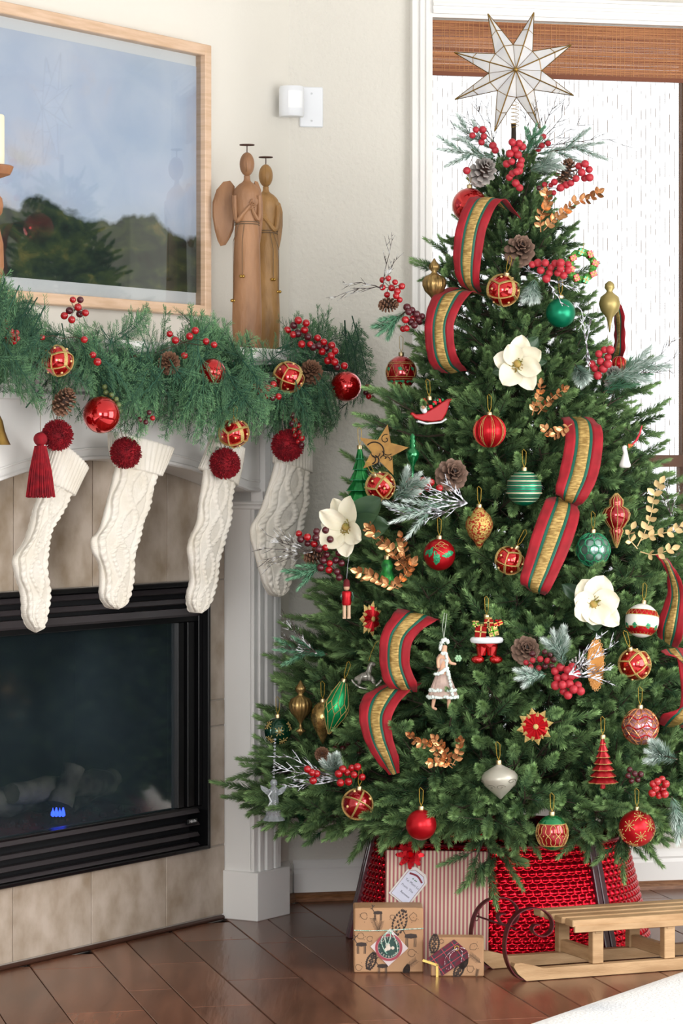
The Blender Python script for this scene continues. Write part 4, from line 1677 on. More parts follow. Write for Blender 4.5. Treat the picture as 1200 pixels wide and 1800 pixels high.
for i in range(8):
    tp = Vector((tips[i][0] * s, 0, tips[i][1] * s))
    nl, nr = notch[i - 1], notch[i]
    for cc in (fc, bc):
        for nn in (nl, nr):
            np_ = Vector((nn[0] * s, 0, nn[1] * s))
            g = G()
            off = Vector((0, -.0006 if cc is fc else .0006, 0))
            g.add([cc + off, np_ + off, tp + off], [(0, 1, 2)] if True else [])
            build(g, 'shell_panel', m_capiz, t, local=True)
            if cc is fc:
                r1 = fc.lerp(tp, .42); r2 = fc.lerp(tp, .7)
                wires.tube([np_, r1], .0014, 4)
                e2 = np_.lerp(tp, .45)
                wires.tube([e2, r2], .0013, 4)
                wires.tube([fc, np_], .0014, 4)
            wires.tube([np_, tp], .0015, 4)
        wires.tube([cc, tp], .0017, 4)
build(wires, 'gold_wire', m_wire, t, smooth=True, local=True)
g = G(); g.ball(fc, .006, 12, 8); g.ball(bc, .006, 12, 8)
build(g, 'hub', m_wire, t, smooth=True, local=True)
g = G()
pts = []
for k in range(60):
    a = k * .7
    pts.append(Vector((.011 * math.cos(a), .011 * math.sin(a) + .01, -.085 - k * .0011)))
g.tube([Vector((0, .01, 0)), Vector((0, .01, -.08))] + pts, .0009, 4)
build(g, 'coil_mount', m_wire, t, smooth=True, local=True)

# ================================================================== ribbons
def cr(pts, n=10):
    out = []
    P_ = [Vector(p) for p in pts]
    P_ = [P_[0] * 2 - P_[1]] + P_ + [P_[-1] * 2 - P_[-2]]
    for i in range(1, len(P_) - 2):
        for k in range(n):
            u = k / n
            a, b, c_, d = P_[i - 1], P_[i], P_[i + 1], P_[i + 2]
            out.append(.5 * ((2 * b) + (c_ - a) * u + (2 * a - 5 * b + 4 * c_ - d) * u * u + (3 * b - a - 3 * c_ + d) * u ** 3))
    out.append(P_[-2])
    return out


m_velvet = M('red_velvet', '9e0a1e', .7, sheen=.05, col2='860817', nscale=30)
m_rgreen = M('green_ribbon_band', '0f5a48', .5)
m_rgold = M('gold_braid', 'd9b872', .42, metal=.3, col2='96763c', nscale=60, nstretch=(1, 1, 5), bump=.0015, bscale=260, ramp=(.3, .62))


def ribbon(rows, label, y=None, bend=.02):
    """rows: (left px, left py, right px, right py, depth offset) seen across the ribbon."""
    L_, R_ = [], []
    for (x0, y0, x1, y1, dd) in rows:
        cyy = y if y is not None else TR((x0 + x1) / 2, (y0 + y1) / 2).y - .05
        tw = dd[1] if isinstance(dd, tuple) else 0
        d0 = dd[0] if isinstance(dd, tuple) else dd
        L_.append(P(x0, y0, cyy + d0 + tw)); R_.append(P(x1, y1, cyy + d0 - tw))
        if d0 < .06:
            KEEP.append(((x0 + x1) / 2, (y0 + y1) / 2, 30, cyy + d0 + .02))
            KEEP.append((x0 * .8 + x1 * .2, y0 * .8 + y1 * .2, 14, cyy + d0 + .02))
            KEEP.append((x0 * .2 + x1 * .8, y0 * .2 + y1 * .8, 14, cyy + d0 + .02))
    A, Bc = cr(L_), cr(R_)
    o0 = (A[len(A) // 2] + Bc[len(A) // 2]) / 2
    t = thing('ribbon', o0, label, 'ribbon')
    ORG[t] = Vector(o0)
    for (u0, u1, nm, mt) in ((0, .275, 'velvet_edge', m_velvet), (.275, .355, 'green_stripe', m_rgreen), (.355, .645, 'gold_braid', m_rgold), (.645, .725, 'green_stripe', m_rgreen), (.725, 1, 'velvet_edge', m_velvet)):
        pts = []
        K = 5
        nrm = []
        th = .0012 if nm != 'gold_braid' else .0022
        for i in range(len(A)):
            tg = (A[min(i + 1, len(A) - 1)] - A[max(i - 1, 0)])
            nn = tg.cross(Bc[i] - A[i])
            nn = nn.normalized() if nn.length > 1e-8 else Vector((0, -1, 0))
            wave = .0015 * math.sin(i * .9)
            ring = []
            for k in range(K):
                u = u0 + (u1 - u0) * k / (K - 1)
                e = wave * (1 if u in (0, 1) else 0)
                bow = nn * (.004 * math.sin(PI * u) + e + .0012 * math.sin(i * .35 + u * 9))
                ring.append(A[i].lerp(Bc[i], u) + bow + nn * th / 2)
            for k in range(K - 1, -1, -1):
                u = u0 + (u1 - u0) * k / (K - 1)
                e = wave * (1 if u in (0, 1) else 0)
                bow = nn * (.004 * math.sin(PI * u) + e + .0012 * math.sin(i * .35 + u * 9))
                ring.append(A[i].lerp(Bc[i], u) + bow - nn * th / 2)
            pts += ring
        g = G()
        g.grid(pts, len(A), 2 * K, closed=True)
        build(g, nm, mt, t, smooth='all')
    return t


ribbon([(845, 345, 915, 385, (.08, 0)), (822, 352, 886, 350, (.0, .01)), (803, 395, 858, 392, (-.03, .01)), (796, 450, 846, 452, (-.03, .01)), (804, 492, 842, 495, (-.01, .01)), (825, 515, 846, 512, (.05, 0))],
       'topmost tartan-striped velvet ribbon loop beside the shiny red ball', y=7.72)
ribbon([(790, 505, 850, 520, (.08, 0)), (758, 525, 828, 514, (.0, .01)), (747, 565, 800, 560, (-.03, .01)), (748, 610, 798, 600, (-.03, .01)), (757, 642, 806, 632, (-.01, .01)), (775, 655, 820, 650, (.05, 0))],
       'second ribbon loop from the top, ending above the sleigh ornament', y=7.68)
ribbon([(985, 735, 1040, 735, (.08, 0)), (990, 742, 1057, 752, (.0, .01)), (993, 775, 1059, 785, (-.03, .01)), (984, 825, 1050, 838, (-.03, .01)), (976, 862, 1030, 878, (-.01, .01)), (985, 875, 1012, 892, (.05, 0))],
       'ribbon loop right of the banded green ball')
ribbon([(965, 875, 1010, 880, (.08, 0)), (957, 882, 1018, 905, (.0, .01)), (938, 930, 1006, 950, (-.03, .01)), (922, 985, 985, 1000, (-.03, .01)), (914, 1020, 966, 1038, (-.01, .01)), (925, 1034, 958, 1045, (.05, 0))],
       'long ribbon tail right of the small red lattice ball')
ribbon([(700, 1070, 775, 1095, (.09, 0)), (690, 1080, 768, 1090, (.0, .01)), (670, 1115, 728, 1122, (-.03, .01)), (667, 1165, 720, 1165, (-.035, .01)), (678, 1203, 732, 1200, (-.01, .01)), (705, 1215, 733, 1215, (.05, 0))],
       'curved ribbon loop left of the walking lady ornament')
ribbon([(670, 1205, 745, 1200, (.08, 0)), (638, 1225, 722, 1212, (.0, .01)), (631, 1258, 690, 1255, (-.035, .01)), (640, 1300, 690, 1295, (-.03, .01)), (660, 1335, 700, 1330, (-.01, .01)), (683, 1362, 702, 1358, (.04, 0))],
       'lowest left ribbon tail above the crossed red ball')
ribbon([(1062, 520, 1080, 518, .05), (1076, 545, 1096, 548, (.0, .015)), (1080, 580, 1098, 588, (.0, .02)), (1078, 610, 1096, 625, (.0, .02)), (1070, 628, 1084, 642, .05)],
       'ribbon seen edge-on at the upper right edge of the tree', y=7.95)
ribbon([(1150, 975, 1175, 985, (.08, 0)), (1168, 1000, 1192, 1010, (.02, .02)), (1172, 1045, 1205, 1050, (.0, .02)), (1156, 1090, 1200, 1115, (-.01, .02)), (1155, 1118, 1190, 1140, (.03, 0))],
       'ribbon curl beside the white holly ball at the right edge', y=7.5)
ribbon([(1160, 1145, 1200, 1140, (.06, 0)), (1168, 1150, 1215, 1165, (.0, .01)), (1190, 1160, 1240, 1195, (-.01, .01)), (1195, 1240, 1250, 1210, (-.01, .01)), (1165, 1255, 1225, 1268, (.0, .01)), (1155, 1272, 1200, 1278, (.06, 0))],
       'ribbon fold beside the copper net ball at the right edge', y=7.4)

# ================================================================== pinecones
def cone_mesh(seed, snowy=0.0, n=52, open_=1.0):
    rg = random.Random(seed)
    g = G()
    att = []
    g.lathe([(.004, -.03), (.012, -.02), (.014, 0), (.009, .02), (.003, .034)], 10)
    att += [0.0] * len(g.v)
    for i in range(n):
        u = i / n
        z = -.03 + .066 * u
        r = .031 * math.sin(PI * (.16 + .8 * u)) ** .8
        a = i * 2.39996
        e = Vector((math.cos(a), math.sin(a), 0))
        sd = Vector((-math.sin(a), math.cos(a), 0))
        tilt = -.5 + 1.5 * u
        d = (e * math.cos(tilt) + UP * math.sin(tilt)) * open_
        c0 = Vector((0, 0, z)) + e * r * .3
        w = (.0108 if n < 60 else .0085) * (1 - .45 * u)
        tip = Vector((0, 0, z)) + d * r
        k = UP - e * .2
        vs = [c0 - sd * w * .35, c0 + sd * w * .35, tip + sd * w * .9 - d * .004, tip + UP * .0008 + d * .001, tip - sd * w * .9 - d * .004,
              tip + sd * w * .7 - UP * .0035 - d * .001, tip - sd * w * .7 - UP * .0035 - d * .001]
        g.add(vs, [(0, 1, 2, 3), (0, 3, 4), (2, 5, 3), (3, 6, 4), (3, 5, 6), (0, 6, 5, 1)])
        att += [0, 0, .7, 1, .7, .8, .8]
    g.a = att
    return g


m_cone = M('pinecone_scales', '22130e', .5, col2='957868', attr='nt')
m_cone_snow = M('frosted_pinecone_scales', '33211b', .6, col2='c9c2bd', attr='nt')
CM = {0: cone_mesh(1).mesh('pinecone', m_cone), 1: cone_mesh(2).mesh('pinecone', m_cone_snow), 2: cone_mesh(3, n=80).mesh('pinecone', M('tan_pinecone_scales', '3b2418', .6, col2='86604a', attr='nt'))}


def pinecone(px, py, rpx, kind, label, rot, y=None, kr=1, parent=None):
    if y is not None:
        c = P(px, py, y)
    else:
        c = TR(px, py)
        c = P(px, py, c.y - .03)
    sc = rpx / FPX * c.y / .034
    o = place('pinecone', CM[kind], None, c, rot, sc)
    ORG[o] = Vector(c)
    tag(o, label, 'pinecone')
    if kr:
        KEEP.append((px, py, rpx * .8, c.y + .01))
    return o


pinecone(913, 441, 30, 0, 'dark open pinecone near the top of the tree', (1.2, .3, 0))
pinecone(848, 302, 26, 1, 'snow-frosted pinecone at the top left under the star', (1.0, .6, 0), y=7.8)
pinecone(995, 302, 20, 2, 'upright tan pinecone at the top right under the star', (.3, .3, 0), y=7.74)
pinecone(793, 835, 32, 0, 'dark pinecone below the striped red ball', (1.3, -.5, .3))
pinecone(923, 1143, 28, 0, 'dark pinecone right of the gift trousers ornament', (1.3, .2, 0))
pinecone(683, 536, 15, 2, 'small brown pinecone in the berry pick at upper left', (.4, 1.5, 0), y=7.62)
pinecone(554, 978, 17, 2, 'small brown pinecone in the left berry pick', (.4, 1.3, 0), y=7.45)
pinecone(1018, 1168, 16, 1, 'small frosted pinecone behind the frosted berries', (.4, 1.4, 0))
pinecone(566, 1326, 15, 2, 'small brown pinecone above the snowy twigs at lower left', (1.3, 0, 0), y=7.5)
pinecone(1075, 662, 20, 1, 'small frosted pinecone beside the right berry cluster', (1.0, .4, 0), y=7.7)

# ================================================================== magnolias
m_petal = M('cream_petal', 'e9e2cf', .55, sub=.2, col2='dcd5ba', nscale=12)
m_mleaf = M('magnolia_leaf', '2c4630', .4, col2='3d5638', nscale=12)
m_stamen = M('stamen_tips', 'a98a4a', .7, col2='7c7a34', nscale=60)


def petal(g, a, L, Wd, lift, curl, seed):
    rg = random.Random(seed)
    u = Vector((math.cos(a), 0, math.sin(a)))
    v = Vector((-math.sin(a), 0, math.cos(a)))
    f = Vector((0, -1, 0))
    nu, nv = 10, 7
    ph = rg.uniform(0, 6)
    for side in (0, 1):
        pts = []
        for i in range(nu):
            s_ = i / (nu - 1)
            w = Wd * math.sin(PI * min(1, .12 + s_ * .84)) ** .75
            if s_ == 1:
                w *= .25
            for j in range(nv):
                q = (j / (nv - 1) - .5) * 2
                h = lift * math.sin(s_ * PI * .62) + curl * s_ ** 3 + .35 * abs(q) ** 2 * w * (1 - s_ * .8) + .003 * math.sin(4 * q + ph + 5 * s_)
                pts.append(u * (L * s_) + v * (w * q) + f * (h - side * .0012))
        if side:
            g.add(pts, [(i * nv + j, (i + 1) * nv + j, (i + 1) * nv + j + 1, i * nv + j + 1) for i in range(nu - 1) for j in range(nv - 1)])
        else:
            g.grid(pts, nu, nv)


def magnolia(px, py, petals, label, rot, leaves, y=None, centre=True, kr=38):
    t, s = orn('magnolia', px, py, label, rot=rot, y=y, kr=kr, dy=-.03, cat='flower')
    for i, (a, L, w, lift, curl) in enumerate(petals):
        g = G()
        petal(g, a, L * s, w * s, lift * s, curl * s, i)
        g.v = [(x, yy - .0015 * i, z) for x, yy, z in g.v]
        build(g, 'petal', m_petal, t, smooth='all', local=True)
    for i, (a, L, w) in enumerate(leaves):
        g = G()
        petal(g, a, L * s, w * s, -4 * s, -4 * s, 50 + i)
        g.v = [(x, yy + .008, z) for x, yy, z in g.v]
        build(g, 'leaf', m_mleaf, t, smooth='all', local=True)
    if centre:
        g = G()
        rg = random.Random(9)
        for k in range(70):
            a = rg.uniform(0, 6.28); r = 16 * s * math.sqrt(rg.random())
            p = Vector((r * math.cos(a), -.006, r * math.sin(a)))
            g.tube([p * .3, p + Vector((0, -.012 - .004 * rg.random(), 0))], [.0008, .0014], 4)
        g.ball((0, -.014, 0), 7 * s, 10, 8)
        build(g, 'stamens', m_stamen, t, smooth=True, local=True)
    return t


magnolia(908, 640, [(2.9, 44, 19, 10, 4), (1.4, 52, 20, 8, -6), (.5, 46, 20, 12, 8), (-1.0, 54, 19, 8, -8), (-2.2, 46, 22, 12, 6), (2.1, 38, 18, 16, 10), (-.3, 42, 18, 14, 8)],
         'open cream magnolia with golden centre, upper middle of tree', (0, 0, .05), [(.9, 62, 17), (3.5, 45, 14), (.1, 55, 12)])
magnolia(612, 925, [(1.9, 55, 17, 8, 0), (1.2, 58, 18, 12, 6), (2.9, 44, 20, 14, 4), (-2.6, 50, 24, 18, 10), (-1.5, 52, 20, 16, 8), (-.6, 44, 20, 16, 8), (2.3, 46, 19, 20, 14)],
         'white magnolia in profile at the left edge of tree', (.1, -.1, -.5), [(.6, 76, 26), (-.1, 74, 24), (2.6, 60, 12)], y=7.45)
magnolia(1040, 1062, [(2.0, 48, 26, 8, -4), (1.2, 54, 28, 8, 0), (.2, 46, 24, 12, 4), (-.65, 60, 20, 8, -4), (-1.8, 36, 24, 18, 10), (-2.7, 44, 22, 16, 12), (2.9, 42, 20, 14, 10), (-1.2, 36, 20, 16, 12)],
         'large cream magnolia at the lower right ribbon', (0, .0, .2), [(-1.3, 50, 20), (2.55, 62, 15)], kr=42)

# ================================================================== berries, twigs, leaf sprays
BALL = G().ball((0, 0, 0), 1, 12, 8)
m_berry = M('red_berry', 'a30a16', .22, coat=.6)
m_berryd = M('dark_berry', '4b0d1a', .3, coat=.4)
m_berrys = M('frosted_berry', 'a90e20', .45, col2='d08490', nscale=70, ramp=(.54, .76))
m_twig = M('dark_twig', '3a302c', .8, col2='cfd0d2', nscale=60, ramp=(.5, .62))
m_twigs = M('snowy_twig', '5d565a', .85, col2='dfe2ea', nscale=80, ramp=(.42, .56))
m_stem = M('berry_stem', '4a3a2a', .8)
bm_ = {k: BALL.mesh('berry', m, smooth='all') for k, m in (('r', m_berry), ('d', m_berryd), ('s', m_berrys))}


def berries(pxs, y, label, kinds='r', rpx=8.5, name='berry_spray', cat='berries', stem_to=None, group=None):
    """pxs: list of (px, py[, kind]); the berries are joined by thin stems."""
    cx_ = sum(p[0] for p in pxs) / len(pxs); cy_ = sum(p[1] for p in pxs) / len(pxs)
    c = P(cx_, cy_, y)
    t = thing(name, c, label, cat, group)
    g = G()
    rg = random.Random(int(cx_ * 7 + cy_))
    root = P(*(stem_to or (cx_, cy_)), y + .03)
    for i, p in enumerate(pxs):
        kd = p[2] if len(p) > 2 else kinds[i % len(kinds)]
        yy = y + rg.uniform(-.018, .012)
        q = P(p[0], p[1], yy)
        r = rpx * rg.uniform(.88, 1.08) / FPX * yy
        place('berry', bm_[kd], t, q - c, (rg.uniform(0, 3), rg.uniform(0, 3), 0), r)
        g.tube([root, root.lerp(q, .5) + Vector((rg.uniform(-.006, .006), 0, rg.uniform(-.004, .008))), q], .0009, 4)
        KEEP.append((p[0], p[1], rpx * .8, yy))
    build(g, 'stem', m_stem, t, smooth=True)
    return t


def cluster(cx_, cy_, w, h, n, seed):
    rg = random.Random(seed)
    out = []
    tries = 0
    while len(out) < n and tries < 4000:
        tries += 1
        a, r = rg.uniform(0, 6.28), math.sqrt(rg.random())
        p = (cx_ + w * r * math.cos(a), cy_ + h * r * math.sin(a))
        if all((p[0] - q[0]) ** 2 + (p[1] - q[1]) ** 2 > 110 for q in out):
            out.append(p)
    return out


berries([(900, 250), (912, 252), (905, 262), (918, 258), (896, 270), (910, 272), (916, 282), (890, 288), (899, 284), (914, 290), (907, 302), (900, 305), (912, 300), (895, 312), (906, 322), (913, 330)], 7.68, 'upright frosted red berry spray under the star, in front', 's', 7)
berries([(836, 228), (830, 238), (848, 228), (850, 240), (846, 250), (866, 256), (870, 264), (820, 300)], 7.74, 'sparse red berries at the top left under the star', 's', 6.5)
berries([(955, 240), (963, 252), (952, 256), (946, 262)], 7.8, 'four little berries right of the star mount', 's', 5.5)
berries([(1017, 292), (1028, 288), (1035, 298), (1022, 303), (1027, 313), (1012, 314), (1036, 312), (995, 325), (985, 330), (974, 320), (1003, 322)], 7.68, 'frosted red berries beside the tan pinecone', 's', 7)
berries([(672, 492), (682, 489), (694, 496), (672, 505), (688, 506), (698, 512), (706, 503), (696, 520), (702, 527), (680, 518)], 7.62, 'red berry cluster above the small upper left pinecone', 'r', 6)
berries([(712, 562), (722, 566), (714, 577), (728, 572), (726, 560), (718, 548), (708, 578), (732, 552, 'd'), (724, 545, 'd'), (715, 540, 'd'), (735, 562, 'd')], 7.62, 'red berries beside the second ribbon loop', 'rd', 6.5)
berries([(935, 465), (945, 462), (958, 462), (968, 470), (975, 463), (985, 462), (985, 472), (998, 465), (998, 475), (980, 480), (965, 480), (950, 475), (960, 490), (990, 484)], 7.56, 'frosted red berry spray above the satin green ball', 's', 7)
berries([(715, 845), (716, 855), (718, 863), (735, 848), (742, 845), (750, 850), (752, 858), (728, 854), (736, 864), (772, 858), (757, 848)], 7.4, 'red berries on the snowy spray left of a pinecone', 'r', 7)
berries([(1052, 622), (1062, 615), (1068, 628), (1055, 635), (1045, 648), (1060, 648), (1050, 660), (1068, 640), (1040, 640), (1072, 615)], 7.62, 'frosted red berries at the right edge beside a frosted cone', 's', 7.5)
berries([(525, 938), (528, 948), (540, 944), (555, 945), (565, 942), (540, 955), (552, 956), (566, 952), (572, 962), (560, 965), (574, 975, 'd'), (585, 960, 'd'), (580, 948, 'd'), (568, 985), (579, 990), (563, 998), (578, 1002), (592, 1005), (590, 985, 'd'), (600, 990, 'd'), (595, 972, 'd'), (556, 934, 'd'), (572, 932, 'd'), (596, 1015)], 7.42, 'dark red berry pick at the left edge beside the magnolia', 'rd', 6.5)
berries([(975, 1180), (985, 1173), (997, 1178), (1005, 1172), (980, 1192), (992, 1190), (1003, 1188), (1012, 1185), (988, 1204), (1000, 1202), (1008, 1212), (990, 1215), (1015, 1205), (1020, 1215), (998, 1222), (976, 1205)], 7.2, 'heavily frosted berry cluster beside the wooden oval', 's', 8)
berries([(595, 1360), (602, 1352), (610, 1358), (618, 1350), (598, 1376), (612, 1374), (622, 1362), (548, 1358), (556, 1360), (540, 1352), (550, 1372), (628, 1348), (636, 1366)], 7.3, 'red berries on the snowy twig at lower left', 'r', 7)
berries([(1155, 1374), (1163, 1370), (1170, 1378), (1152, 1386), (1164, 1387), (1146, 1394), (1158, 1398), (1168, 1396), (1148, 1378)], 7.15, 'red berries right of the red tree ornament', 'r', 7)
berries(cluster(610, 1322, 30, 28, 24, 5), 7.56, 'cluster of dark purple berries left of the lowest ribbon', 'd', 5.5)
berries(cluster(950, 1160, 28, 16, 12, 6), 7.25, 'frosted dark berries left of the frosted cluster', 'ds', 5.5)
berries(cluster(735, 556, 14, 10, 6, 8), 7.68, 'few dark berries behind the second ribbon', 'd', 5.5)
berries(cluster(1112, 1362, 14, 12, 6, 9), 7.25, 'dark berries between the red tree and the red berries', 'd', 5.5)
berries(cluster(960, 333, 22, 9, 8, 10), 7.7, 'purple frosted berries above the copper leaves at the top', 'ds', 5)


def twigs(px, py, y, dirs, label, mat=m_twig, L=.18, name='twig_spray', seed=1, thick=.0016, nb=7):
    base = P(px, py, y)
    t = thing(name, base, label, 'twigs')
    rg = random.Random(seed)
    for (dx, dz, ln, cv_) in dirs:
        g = G()
        d = Vector((dx, rg.uniform(-.15, .05), dz)).normalized()
        sd = Vector((-d.z, 0, d.x))
        pts = []
        K = 9
        for k in range(K + 1):
            u = k / K
            pts.append(base + d * (ln * u) + sd * (cv_ * ln * u * u) + Vector((rg.uniform(-.002, .002), rg.uniform(-.002, .002), rg.uniform(-.002, .002))))
        g.tube(pts, [thick * (1 - .75 * k / K) for k in range(K + 1)], 5)
        for b in range(nb):
            i = rg.randint(2, K - 1)
            tg = (pts[i + 1] - pts[i]).normalized()
            s2 = sd * rg.choice((-1, 1))
            dd = (tg + s2 * rg.uniform(.4, .9) + Vector((0, rg.uniform(-.4, .4), 0))).normalized()
            l2 = ln * rg.uniform(.1, .28)
            q = [pts[i], pts[i] + dd * l2 * .5 + tg * .003, pts[i] + dd * l2 + tg * l2 * .3]
            g.tube(q, [thick * .5, thick * .4, thick * .2], 4)
            for c in range(2):
                w0 = q[1]
                g.tube([w0, w0 + (tg * rg.uniform(.5, 1) + s2 * rg.uniform(-.6, .6)) * l2 * .35], [thick * .35, thick * .15], 3)
        build(g, 'twig', mat, t, smooth=True)
    return t


twigs(870, 262, 7.8, [(-.6, .75, .13, .1), (-.35, .9, .14, .05), (-.2, 1, .12, 0), (-.85, .35, .13, -.1), (-.5, 1, .1, .2)], 'bare dark twigs fanning left under the star', seed=2)
twigs(940, 262, 7.8, [(.35, .95, .17, -.05), (.1, 1, .13, .1), (.65, .7, .16, .1), (1, .25, .22, -.15), (.8, .45, .14, 0), (-.3, 1, .11, 0), (.9, .1, .2, -.25)], 'bare dark twigs fanning right under the star', seed=3)
twigs(672, 506, 7.6, [(-1, .1, .13, .35), (-.9, .35, .1, .3), (.1, 1, .14, -.12), (.25, 1, .1, -.3)], 'curling bare twigs reaching left from the upper berry pick', seed=4)
twigs(548, 970, 7.4, [(-1, .25, .13, -.12), (-1, .05, .13, -.05), (-1, .4, .11, -.2), (-.9, -.25, .12, .05), (-1, -.1, .14, .08)], 'bare snow-dusted twigs reaching left across the stocking', seed=5)
twigs(556, 1148, 7.52, [(-.7, .8, .14, .05), (-.9, .5, .1, .1), (-.75, .65, .12, -.1), (-1, .2, .1, 0)], 'bare twigs at the left edge above the gold finial', seed=6)
twigs(1128, 655, 7.6, [(.9, .3, .11, .15), (1, .05, .08, 0), (.8, .7, .12, .1)], 'faint bare twigs at the right edge against the window', seed=7)
twigs(1178, 905, 7.5, [(-.3, 1, .1, .25), (.2, 1, .08, -.2), (-.1, 1, .09, .1)], 'thin dark twig arching at the right edge below the sash', seed=8)
twigs(820, 885, 7.38, [(-1, .15, .17, .0), (-.8, .35, .14, 0), (-.95, -.15, .18, 0), (-.6, .6, .08, 0), (-.9, -.35, .13, 0)], 'snow-covered twigs below the dark pinecone', mat=m_twigs, seed=9, thick=.0024, nb=10)
twigs(1000, 1185, 7.18, [(.8, .45, .13, .1), (1, .1, .1, 0), (.9, -.15, .1, 0), (.65, .9, .12, 0)], 'snow-covered twigs crossing the wooden oval', mat=m_twigs, seed=10, thick=.0023, nb=10)
twigs(600, 1370, 7.34, [(-1, .12, .17, -.08), (-.9, .3, .16, -.1), (-.95, -.15, .14, 0), (-.9, .05, .12, .1)], 'snowy twigs reaching towards the crystal angel', mat=m_twigs, seed=11, thick=.0023, nb=9)
twigs(960, 490, 7.58, [(.9, -.3, .09, 0), (-.8, .4, .07, 0), (.5, -.8, .08, 0)], 'snowy twig beside the satin green ball', mat=m_twigs, seed=12, thick=.0025)
twigs(1030, 600, 7.58, [(-.1, 1, .09, .1), (.1, -1, .08, 0), (.2, 1, .06, 0)], 'snowy twig hanging at the upper right beside the berries', mat=m_twigs, seed=13, thick=.0022)

# frosted pine and cypress sprigs
m_frost = M('frosted_needles', '3f7a5c', .7, col2='e3ece8', attr='nt')
m_green2 = M('soft_pine_needles', '2c6a4c', .6, col2='7fae8b', attr='nt')


def sprig(px, py, y, dx, dz, L, nl, n, label, mat, name='pine_sprig', side=3, dy=-.25, sp=.7, seed=0):
    base = P(px, py, y)
    t = thing(name, base, label, 'greenery')
    rg = random.Random(seed + int(px))
    d = Vector((dx, dy, dz)).normalized()
    st = G()
    ax = [(base, d, L)]
    st.tube([base, base + d * L], [.002, .0008], 4)
    for k in range(side):
        u = .25 + .5 * k / max(1, side)
        s2 = Vector((-d.z, rg.uniform(-.3, .3), d.x)) * (1 if k % 2 else -1)
        dd = (d + s2 * rg.uniform(.4, .7)).normalized()
        ax.append((base + d * L * u, dd, L * .5))
        st.tube([base + d * L * u, base + d * L * u + dd * L * .5], [.0013, .0006], 4)
    build(st, 'stem', m_stem, t)
    for (o, dd, l) in ax:
        g = G()
        v, f, a = needles(o, dd, l, nl, int(1.5 * n * l / L), rg, wid=.001, t0=.2, t1=.95, spread=sp)
        g.add(v, f, a)
        build(g, 'needles', mat, t, kind='stuff')
    return t


SP = sprig
SP(870, 275, 7.76, -1, .1, .15, .022, 260, 'frosted pine sprig reaching left under the star', m_frost, seed=1)
SP(865, 262, 7.78, -.9, .55, .12, .02, 200, 'frosted pine sprig tilted up at the top left', m_frost, seed=2)
SP(945, 270, 7.76, 1, .15, .17, .022, 260, 'frosted pine sprig reaching right under the star', m_frost, seed=3)
SP(930, 300, 7.7, .6, .2, .08, .026, 260, 'whitened pine tuft between berries and tan pinecone', m_frost, seed=4)
SP(925, 275, 7.74, .3, 1, .08, .022, 160, 'green pine tuft right of the topper mount', m_green2, seed=5)
SP(712, 548, 7.62, -.7, -.6, .09, .024, 220, 'soft green pine sprig drooping left of the second ribbon', m_green2, seed=6)
SP(940, 490, 7.56, -.1, -.5, .06, .03, 300, 'frosted pine tuft left of the satin green ball', m_frost, seed=7)
SP(690, 880, 7.38, .3, .3, .1, .028, 320, 'frosted pine sprig beside the left red berries', m_frost, seed=8)
SP(800, 880, 7.4, -.9, -.3, .17, .024, 320, 'frosted pine sprig hanging below the snowy twigs', m_frost, seed=9)
SP(1010, 640, 7.6, .1, -.2, .07, .03, 240, 'pale frosted pine tuft below the twig at right', m_frost, seed=10)
SP(1060, 670, 7.62, .95, .4, .16, .03, 300, 'long frosted pine sprig reaching to the window', m_frost, seed=11)
SP(1060, 690, 7.66, .9, .6, .12, .03, 220, 'second long pine sprig reaching to the window', m_green2, seed=12)
SP(585, 990, 7.44, -.85, -.3, .12, .022, 220, 'green pine sprig below the left berry pick', m_green2, seed=13)
SP(575, 1150, 7.55, -1, .1, .13, .022, 220, 'green pine sprig beside the left bare twigs', m_green2, seed=14)
SP(990, 1170, 7.2, -.2, .6, .09, .028, 320, 'frosted pine tuft above the frosted berries', m_frost, seed=15)
SP(960, 1185, 7.2, -.8, -.1, .07, .024, 260, 'frosted pine sprig left of the frosted berries', m_frost, seed=16)
SP(595, 1372, 7.34, -.1, .3, .08, .026, 340, 'frosted pine tuft between red berry groups at lower left', m_frost, seed=17)
SP(1190, 1335, 7.2, -.3, .1, .1, .03, 280, 'frosted pine sprig at the right edge near the berries', m_frost, seed=18)
SP(1180, 1400, 7.2, .2, -.6, .1, .03, 260, 'pale pine sprig at the right edge under the berries', m_frost, seed=19)

# copper leaf sprays
m_copper = M('copper_leaf', 'e0a878', .25, metal=.8, col2='b57c4c', nscale=60, objrand=.15)
m_palegold = M('pale_gold_leaf', 'dcc08c', .35, metal=.4, objrand=.12)


def leaf_g():
    g = G()
    nu, nv = 6, 3
    pts = []
    for i in range(nu):
        u = i / (nu - 1)
        w = .33 * math.sin(PI * min(1, u * .95 + .03)) ** .8
        for j in range(nv):
            q = j - 1
            pts.append((u, w * q, .12 * abs(q) * w * 3 + .18 * u * u))
    g.grid(pts, nu, nv)
    pts2 = [(x, y, z - .05) for x, y, z in pts]
    g.add(pts2, [(i * nv + j, (i + 1) * nv + j, (i + 1) * nv + j + 1, i * nv + j + 1) for i in range(nu - 1) for j in range(nv - 1)])
    return g


LEAF = {m_copper: leaf_g().mesh('leaf', m_copper, smooth='all'), m_palegold: leaf_g().mesh('leaf', m_palegold, smooth='all')}


